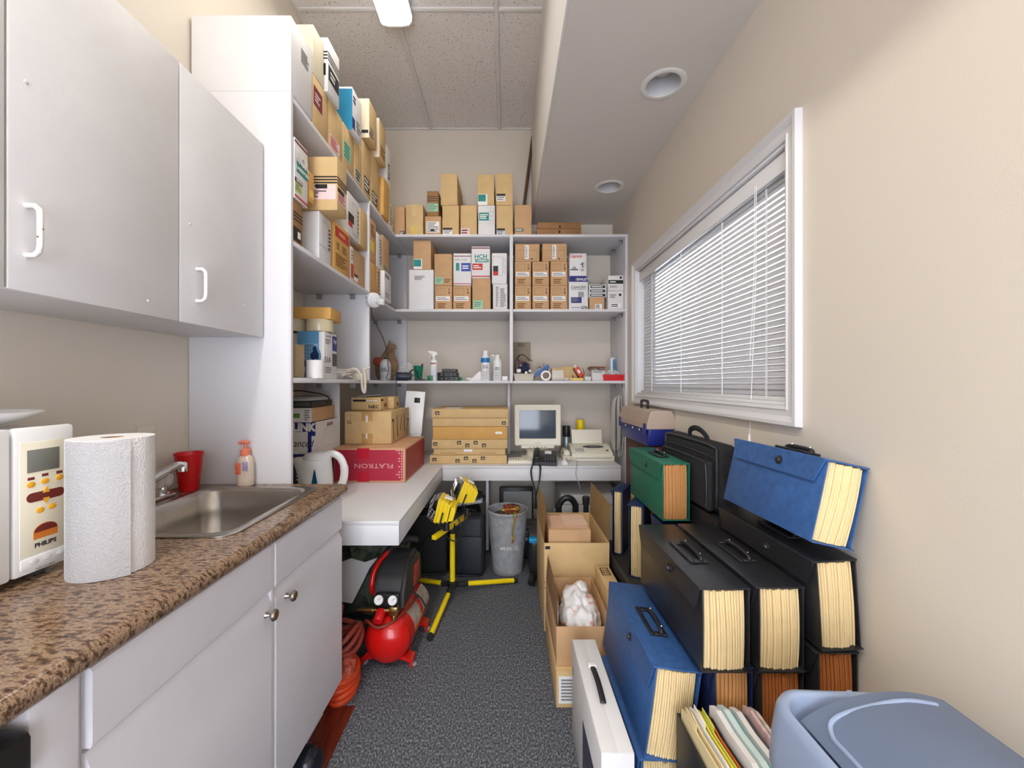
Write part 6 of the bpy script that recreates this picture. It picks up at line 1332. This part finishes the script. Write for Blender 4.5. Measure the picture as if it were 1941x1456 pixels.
# ---------------------------------------------------------------- tripod work light
t = thing('work_light', 'yellow twin work light on a low three-legged stand on the carpet', 'work light', (-.335, 2.52, 0))
def cyl(name, a, b, r, m, parent, n=16, caps=None):
    bm = NB(); add_tube(bm, [a, b], r, n); return obj(name, bm, m, parent)
bm = NB(); add_lathe(bm, [(.022, .045), (.028, .05), (.028, .085), (.020, .09)], 18); obj('hub', bm, BLKP, t)
cyl('pole', (0, 0, .05), (0, 0, .43), .0165, YELP, t)
for (x, y) in ((-.056, -.445), (.395, .155), (-.275, .165)):
    d = Vector((x, y, 0)).normalized(); L = Vector((x, y, 0)).length
    p0 = d * .035 + Vector((0, 0, .062)); p1 = d * L + Vector((0, 0, .018))
    lg = cyl('leg', p0 + (p1 - p0) * .12, p1, .0145, YELP, t)
    o = cyl('socket', p0, p0 + (p1 - p0) * .16, .0172, BLKP, lg); o = cyl('foot_cap', p1 - d * .014, p1 + d * .010, .0162, BLKP, lg)
bm = NB(); Mb = Matrix.Translation((0, 0, .435)) @ Matrix.Rotation(math.atan2(.43, .16), 4, 'Z')
add_box(bm, -.225, .225, -.014, .014, -.012, .012, .002, M=Mb); obj('crossbar', bm, YELP, t)
bm = NB(); add_lathe(bm, [(.019, .385), (.020, .39), (.020, .425), (.015, .446)], 16); obj('pole_clamp', bm, BLKP, t)
for k, (px, py, pz, yaw, ptc) in enumerate(((-.018, -.125, .572, 0, 14), (.080, .115, .612, 10, 22))):
    hd = thing('lamp_head', 'x', 'x'); del hd['label']; del hd['category']; hd.parent = t
    # lamp opens towards -X, its finned back towards +X
    M_ = Matrix.Translation((px, py, pz)) @ Matrix.Rotation(R(yaw), 4, 'Z') @ Matrix.Rotation(R(ptc), 4, 'Y')
    bm = NB(); add_prism(bm, [(-.052, -.068), (-.052, .068), (-.02, .064), (.052, .036), (.056, .03), (.056, -.03), (.052, -.036), (-.02, -.064)], -.070, .070, 'y', M=M_)
    h = obj('lamp_housing', bm, YELP, t)
    for q, (dx, hh, ww) in enumerate(((-.040, .071, .076), (-.018, .067, .076), (.004, .060, .074), (.026, .052, .070), (.046, .043, .062))):
        bm = NB(); add_box(bm, dx - .004, dx + .004, -ww, ww, -hh, hh, .0015, 1, M=M_); o = obj('cooling_fin', bm, YELP, t)
    bm = NB(); add_box(bm, -.056, -.0525, -.062, .062, -.058, .058, .001, M=M_); obj('lamp_glass', bm, mat('lamp_glass_dark', (.05, .05, .055), .1, spec=.7), t)
    bm = NB()
    def L(a, b): add_tube(bm, [M_ @ Vector(a), M_ @ Vector(b)], .0024, 6)
    for q in range(6):
        y = -.068 + .0272 * q; L((-.054, y, -.068), (-.092, y, -.045)); L((-.092, y, -.045), (-.092, y, .045)); L((-.092, y, .045), (-.054, y, .068))
    for z in (-.045, 0, .045): L((-.092, -.068, z), (-.092, .068, z))
    for z in (.058, -.058): L((-.073, -.068, z), (-.073, .068, z))
    obj('wire_guard', bm, CHROME, t)
    bm = NB(); add_box(bm, -.035, .012, -.026, .026, .0655, .0715, .001, M=M_ @ Matrix.Rotation(R(8), 4, 'Y')); obj('warning_label', bm, STK, t)
    bm = NB(); add_tube(bm, [M_ @ Vector((-.01, -.074, 0)), M_ @ Vector((-.012, -.084, -.07)), Vector((px - .01, py - .02, .452)), Vector((px - .01, py + .03, .452)), M_ @ Vector((-.012, .084, -.07)), M_ @ Vector((-.01, .074, 0))], .005, 8); obj('yoke', bm, BLKP, t)
    bm = NB(); add_lathe(bm, [(.018, .447), (.016, .475), (.012, .50)], 14, Matrix.Translation((px, py, 0))); obj('mount_knob', bm, BLKP, t)
    bpy.data.objects.remove(hd)
bm = NB(); add_tube(bm, smooth_path([(.03, .05, .46), (.06, -.02, .40), (.03, -.06, .36), (-.02, -.06, .38), (-.07, -.12, .48), (-.06, -.12, .53)], 6), .004, 8); obj('power_cord', bm, BLKP, t)
bm = NB(); add_tube(bm, smooth_path([(.07, .10, .55), (.07, .03, .44), (.045, -.02, .40), (.035, -.035, .30), (.05, .0, .22), (.035, -.02, .15)], 6), .004, 8); obj('power_cord', bm, BLKP, t)

# ---------------------------------------------------------------- air compressor
t = thing('air_compressor', 'red portable air compressor with black motor shroud under the desk corner', 'compressor', (-.545, 2.06, -.026), rz=R(-3))
Mc = Matrix.Translation((0, 0, .150)) @ Matrix.Rotation(R(90), 4, 'X')
bm = NB(); pr = [(.004, -.235)] + [(.108 * sin(a), -.165 - .07 * cos(a)) for a in [R(12 * k) for k in range(1, 8)]] + [(.110, -.155), (.110, .155)] + [(.108 * cos(a), .165 + .07 * sin(a)) for a in [R(12 * k) for k in range(0, 8)]] + [(.004, .235)]
add_lathe(bm, pr, 40, Mc); obj('tank', bm, REDP, t, ang=60)
bm = NB(); add_lathe(bm, [(.1112, .148), (.1125, .152), (.1125, .158), (.1112, .162)], 40, Mc, cap0=False, cap1=False); obj('weld_seam', bm, REDP, t)
for y in (-.155, .12):
    bm = NB(); add_prism(bm, [(-.085, .10), (.075, .082), (.120, .062), (.120, .030), (.112, .030), (.108, .054), (.07, .066), (-.07, .066), (-.108, .054), (-.112, .030), (-.120, .030), (-.120, .062)], y - .03, y + .03, 'y'); fo = obj('foot_bracket', bm, REDP, t)
    for s in (-1, 1): bm = NB(); add_lathe(bm, [(.014, .0268), (.017, .0275), (.017, .0305), (.012, .033)], 14, Matrix.Translation((s * .115, y, 0))); obj('rubber_foot', bm, mat('clear_rubber', (.35, .35, .34), .4), t)
bm = NB(); po = [(-.16, .262), (-.15, .35), (-.10, .43), (-.02, .470), (.10, .470), (.17, .42), (.19, .33), (.18, .262)]
v = add_prism(bm, po, -.075, .068, 'x'); es = list({e for q in v for e in q.link_edges}); bmesh.ops.bevel(bm, geom=es, offset=.016, segments=3, affect='EDGES', clamp_overlap=True); obj('motor_shroud', bm, mat('shroud_black', (.035, .034, .036), .4), t)
bm = NB(); add_box(bm, -.06, .056, -.172, -.15, .285, .36, .01); obj('gauge_panel', bm, BLKP, t)
bm = NB(); add_box(bm, .0685, .0705, .02, .13, .30, .40, .001); obj('rating_label', bm, mat('label_red_white', srgb(185, 70, 60), .4, var=.4, scale=25), t)
for a0 in (-.10, .06):
    bm = NB()
    for k in range(7):
        a = R(8 + 9 * k); a2 = R(8 + 9 * (k + 1))
    rows = []
    for k in range(8):
        a = R(5 + 7 * k); rows.append([bm.verts.new((.1108 * cos(a), a0 + dy, .150 + .1108 * sin(a))) for dy in (0, .12)])
    for A, B in zip(rows, rows[1:]): bm.faces.new((A[0], A[1], B[1], B[0]))
    bmesh.ops.solidify(bm, geom=list(bm.faces), thickness=-.0008); obj('warning_label', bm, mat('label_cream', srgb(222, 214, 200), .4, var=.2, scale=50), t)
for x in (-.035, .03):
    Mg = Matrix.Translation((x, -.178, .335)) @ Matrix.Rotation(R(68), 4, 'X')
    bm = NB(); add_lathe(bm, [(.022, -.012), (.025, 0), (.025, .010), (.022, .012)], 24, Mg); gz = obj('gauge', bm, BLKP, t)
    bm = NB(); add_lathe(bm, [(.0205, .0118), (.0205, .0135)], 24, Mg); obj('dial', bm, STK, gz)
    bm = NB(); add_box(bm, -.001, .015, -.001, .001, .0136, .0145, M=Mg @ Matrix.Rotation(R(40), 4, 'Z')); obj('needle', bm, INK, gz)
bm = NB(); add_tube(bm, [(-.135, -.19, .290), (-.10, -.19, .292), (-.06, -.19, .293)], [.006, .011, .012], 10); add_tube(bm, [(-.06, -.19, .293), (.035, -.19, .295)], .009, 10); obj('brass_pipe', bm, BRASS, t)
bm = NB(); add_box(bm, .018, .056, -.205, -.172, .275, .315, .004); add_lathe(bm, [(.010, 0), (.010, .02), (.007, .03)], 12, Matrix.Translation((.037, -.19, .248))); obj('brass_fitting', bm, BRASS, t)
bm = NB(); add_lathe(bm, [(.020, 0), (.022, .006), (.020, .05), (.016, .056)], 18, Matrix.Translation((-.022, -.185, .288)) @ Matrix.Rotation(R(112), 4, 'X')); obj('regulator_knob', bm, REDC, t)
bm = NB(); add_tube(bm, smooth_path([(-.07, .10, .26), (-.085, -.02, .28), (-.10, -.10, .34), (-.095, -.07, .43), (-.06, .02, .48), (-.03, .10, .495)], 6), .0125, 10); obj('handle_tube', bm, REDP, t)
bm = NB(); add_tube(bm, smooth_path([(-.075, .0, .465), (-.045, .06, .492), (.0, .13, .500), (.05, .16, .485)], 6), .019, 12); obj('handle_grip', bm, BLKP, t)
RUST = mat('rust_red_hose', srgb(130, 48, 36), .45)
bm = NB(); add_tube(bm, smooth_path([(.085, .04, .245), (.075, -.10, .255), (.03, -.20, .245), (-.03, -.225, .235), (-.085, -.20, .25), (-.10, -.19, .235)], 6), .007, 8); obj('air_hose', bm, RUST, t)
bm = NB(); add_tube(bm, smooth_path([(.06, .0, .30), (.10, -.02, .275), (.098, .06, .22), (.112, .09, .16)], 6), .0045, 8); obj('power_cord', bm, BLKP, t)
# coiled orange hose
t = thing('hose_coil', 'orange hose coil hung over itself beside the compressor, yellow tag on it', 'hose', (-.695, 1.725, 0))
for k in range(7):
    rr = .066 + .005 * (k % 3); bm = NB(); n_ = 26; P = []
    for i in range(n_):
        a = 2 * pi * i / n_; P.append((rr * .72 * cos(a) + .004 * (k % 2), rr * sin(a) - .012 * (k // 3), .017 + .030 * k * .62 + .012 * sin(a + k)))
    add_tube(bm, P, .0150, 10, closed=True); obj('hose_loop', bm, ORNG, t)
for k in range(3):
    bm = NB(); P = [(.07 * cos(a) * (1 - .1 * k), .015 + .09 * sin(a), .215 + .02 * k + .02 * sin(2 * a + k)) for a in [2 * pi * i / 22 for i in range(22)]]
    add_tube(bm, P, .011, 9, closed=True); obj('hose_loop', bm, RUST, t)
bm = NB(); add_tube(bm, smooth_path([(.0, -.05, .20), (-.03, .0, .26), (-.035, .05, .29), (-.04, .09, .32)], 6), .010, 9); obj('hose_end', bm, RUST, t)
bm = NB(); v = add_blob(bm, (.01, -.055, .145), .058, .045, .055, .35, 4, 31, 4); obj('plastic_wrap', bm, mat('orange_tinted_wrap', srgb(190, 90, 70), .12, alpha=.55, var=.3, scale=20, spec=.8), t, ang=12)
box_obj('yellow_tag', .002, .018, -.107, -.104, .205, .245, YELS, t, .0005)

# ---------------------------------------------------------------- bin of wires and dark things below the desk
t = thing('waste_bin', 'grey translucent recycling bin filled with coloured wires', 'bin', (.008, 2.86, 0))
BING = mat('grey_bin_plastic', (.31, .32, .335), .32, var=.18, scale=26)
bm = NB(); add_lathe(bm, [(.100, .001), (.104, .004), (.108, .03), (.140, .415), (.1445, .419), (.1445, .432), (.141, .436), (.137, .432), (.136, .41), (.104, .035), (.10, .010)], 40); obj('bin_body', bm, BING, t)
text('WE DO', .024, STK, t, (-.012, -.126, .20), FACE['-y'], bold=.02); text('\u267b', .03, STK, t, (.06, -.113, .20), (R(90), 0, R(25)))
cl = [mat('wire_red', srgb(150, 50, 40), .4), mat('wire_green', srgb(60, 130, 70), .4), mat('wire_yellow', srgb(200, 170, 60), .4), mat('wire_rust', srgb(160, 90, 60), .4), BLKP]
w2 = thing('wire_tangle', 'tangle of thin red, green and yellow wires heaped in the grey bin', 'wires', (.008, 2.86, .04))
for k in range(9): bm = NB(); add_tube(bm, smooth_path([(x, y, z) for x, y, z in wander((.02, -.02, .365), .072, 14, 100 + k, .05)], 5), .0034, 6); obj('wire', bm, cl[k % 5], w2)
bm = NB(); add_lathe(bm, [(.062, .005), (.10, .355), (.05, .365)], 20); obj('wire_mass', bm, mat('dark_wire_mass', (.05, .05, .055), .7, var=.5, scale=40), w2)
for k in range(3): bm = NB(); add_tube(bm, smooth_path([(.03 + .01 * k, -.08, .39), (.04 + .01 * k, -.146, .402), (.042, -.142, .35 - .02 * k), (.03, -.140 + .004 * k, .26 - .03 * k), (.05, -.134, .25)], 5), .003, 6); obj('wire', bm, cl[1 + k], w2)
def soft_case(name, label, loc, w, d, h, rz, m, r=.03):
    t = thing(name, label, 'bag', loc, rz); bm = NB(); add_box(bm, -w / 2, w / 2, -d / 2, d / 2, .001, h, r, 4); obj('bag_body', bm, m, t)
    bm = NB(); e = .012; P = [(-w / 2 + r, -d / 2 - .001, e), (w / 2 - r, -d / 2 - .001, e), (w / 2 - e, -d / 2 - .001, r), (w / 2 - e, -d / 2 - .001, h - r), (w / 2 - r, -d / 2 - .001, h - e), (-w / 2 + r, -d / 2 - .001, h - e), (-w / 2 + e, -d / 2 - .001, h - r), (-w / 2 + e, -d / 2 - .001, r)]
    add_tube(bm, P, .005, 8, closed=True); obj('piping', bm, BLKL, t)
    bm = NB(); add_tube(bm, smooth_path([(-.06, 0, h - .004), (-.055, 0, h + .028), (0, 0, h + .036), (.055, 0, h + .028), (.06, 0, h - .004)], 5), .009, 8, flat=.6); obj('handle', bm, BLKC, t)
    return t
NAVB = mat('blue_black_nylon', (.020, .023, .032), .55, var=.2, scale=50, bump=.1, bscale=300)
t = soft_case('suitcase', 'blue-black soft suitcase standing behind the work light pole', (-.27, 2.83, 0), .24, .15, .40, R(-4), NAVB)
box_obj('front_pocket', -.105, .11, -.094, -.081, .03, .28, NAVB, t, .006)
t = soft_case('suitcase', 'black travel bag with a ring clip in the dark under the desk corner', (-.575, 2.86, 0), .33, .18, .42, R(6), BLKC)
bm = NB(); P = [(.012 * cos(a) - .09, -.098, .33 + .012 * sin(a)) for a in [2 * pi * k / 16 for k in range(16)]]; add_tube(bm, P, .003, 6, closed=True); obj('ring_clip', bm, CHROME, t)
bm = NB(); add_tube(bm, smooth_path([(.0, -.092, .05), (-.03, -.098, .15), (.02, -.098, .26), (.08, -.096, .30)], 5), .008, 8); obj('strap', bm, BLKL, t)
t = thing('bag_pile', 'pile of folded black bags with a pale sleeve on top of the suitcases', 'bag', (-.325, 3.135, .0))
bm = NB(); add_blob(bm, (0, 0, .25), .13, .11, .24, .15, 2.5, 41, 4, 1.0); obj('bag_body', bm, BLKC, t)
bm = NB(); add_blob(bm, (.03, -.045, .45), .12, .09, .06, .3, 3, 42, 4); obj('bag_flap', bm, NAVB, t)
bm = NB(); add_box(bm, -.12, .12, -.10, .06, -.012, .012, .010, M=Matrix.Translation((.03, -.06, .43)) @ Matrix.Rotation(R(-8), 4, 'Y')); obj('pale_sleeve', bm, mat('pale_blue_grey', (.35, .37, .42), .5), t)
t = thing('plastic_bundle', 'bundle in dark green tinted clear plastic behind the compressor', 'bag', (-.79, 2.44, 0))
bm = NB(); add_blob(bm, (0, 0, .26), .20, .24, .29, .38, 2.4, 51, 4, .9); obj('bag_film', bm, CLEARG, t, ang=15)
bm = NB(); add_blob(bm, (.02, .02, .22), .15, .18, .22, .2, 2, 52, 3, .95); obj('dark_contents', bm, mat('moss_black', (.02, .028, .02), .8, var=.4), t)
t = thing('paper_sheet', 'torn white paper sheet hanging against the green tinted bundle', 'paper', (-.80, 2.10, .30), rot=(R(72), 0, R(-8)))
bm = NB(); add_prism(bm, [(-.12, -.10), (.02, -.11), (.05, -.04), (.09, .06), (.125, .11), (.06, .085), (-.02, .10), (-.12, .06)], -.0008, .0008, 'z'); obj('sheet', bm, PAPER, t)
t = thing('flat_screen', 'white-backed flat panel with black rim leaning in the dark under the desk', 'panel', (.085, 3.44, 0), rot=(R(-5), 0, 0))
box_obj('panel_rim', -.145, .145, -.012, .015, .012, .435, BLKP, t, .012); box_obj('panel_face', -.11, .13, -.0135, -.0122, .03, .395, GREYC, t, .002)
t = thing('computer_case', 'light grey computer case lying on its side under the desk end', 'computer', (.650, 3.29, .012))
PCG = mat('light_grey_metal', (.64, .64, .63), .45, var=.03)
box_obj('case_body', -.235, .225, -.20, .20, .0, .455, PCG, t, .006); box_obj('front_seam', -.236, .226, -.202, -.2002, .38, .384, GINK, t, 0)
for k in range(4): bm = NB(); add_lathe(bm, [(.014, 0), (.014, .0125)], 12, Matrix.Translation(((-.2, .2)[k % 2], (-.17, .17)[k // 2], -.0122))); obj('foot', bm, BLKP, t)
# vacuum: body, hose loop and wands
t = thing('vacuum_cleaner', 'black vacuum cleaner with a bright blue trim by the open carton', 'vacuum cleaner', (.188, 2.80, 0), rz=R(0))
bm = NB(); add_box(bm, -.035, .060, -.08, .14, .02, .26, .028, 4); obj('vacuum_body', bm, BLKP, t)
box_obj('blue_trim', -.037, .04, -.083, -.03, .245, .272, SKYB, t, .004); box_obj('grille', -.03, .05, -.01, .13, .262, .272, DGREY, t, .003)
for s in (-1, 1): bm = NB(); add_lathe(bm, [(.040, -.012), (.045, -.008), (.045, .008), (.040, .012)], 20, Matrix.Translation((.012 + s * .028, .09, .0455)) @ Matrix.Rotation(R(90), 4, 'Y')); obj('wheel', bm, DGREY, t)
bm = NB(); add_tube(bm, smooth_path([(.0, -.10, .035), (-.02, -.14, .05), (-.03, -.19, .03)], 5), .022, 12); obj('floor_nozzle', bm, BLKP, t)
t = thing('vacuum_hose', 'thick black vacuum hose arching up behind the open carton', 'hose', (.455, 2.88, 0))
bm = NB(); P = smooth_path([(-.085, 0, .03), (-.085, 0, .40), (-.080, 0, .455), (-.045, 0, .497), (.0, 0, .497), (.032, .01, .455), (.038, .02, .40), (.04, .03, .03)], 9)
rr = [.0215 + (.0018 if i % 2 else 0) for i in range(len(P))]
add_tube(bm, P, rr, 14); obj('hose_tube', bm, BLKP, t); 
t = thing('vacuum_wand', 'black vacuum wand upright between the computer case and the dark blue file', 'wand', (.548, 2.80, 0))
bm = NB(); add_lathe(bm, [(.020, .001), (.020, .36), (.024, .362), (.024, .40), (.019, .402), (.019, .48), (.024, .482), (.026, .53), (.022, .535)], 18); obj('wand_tube', bm, BLKP, t)
bm = NB(); add_lathe(bm, [(.0245, .37), (.0255, .375), (.0255, .395), (.0245, .40)], 18, cap0=False, cap1=False); obj('lock_ring', bm, GREYC, t)
t = thing('printer', 'black printer in the shadow under the desk with a pale front bar', 'printer', (.205, 3.13, 0)); box_obj('printer_body', -.13, .15, -.10, .10, .001, .22, BLKP, t, .012); box_obj('front_bar', -.125, .145, -.112, -.1005, .145, .165, GREYC, t, .003); box_obj('lid', -.125, .145, -.09, .09, .221, .245, DGREY, t, .006)
t = thing('cable_bundle', 'thin grey cables tangled against the computer case', 'cables', (.385, 3.19, 0))
for k in range(4): bm = NB(); add_tube(bm, smooth_path([(a * .6, b * .6, max(.004, c)) for a, b, c in wander((0, 0, .02 + .06 * k), .045, 10, 140 + k, .16)], 5), .0035, 6); obj('cable', bm, GREYC, t)
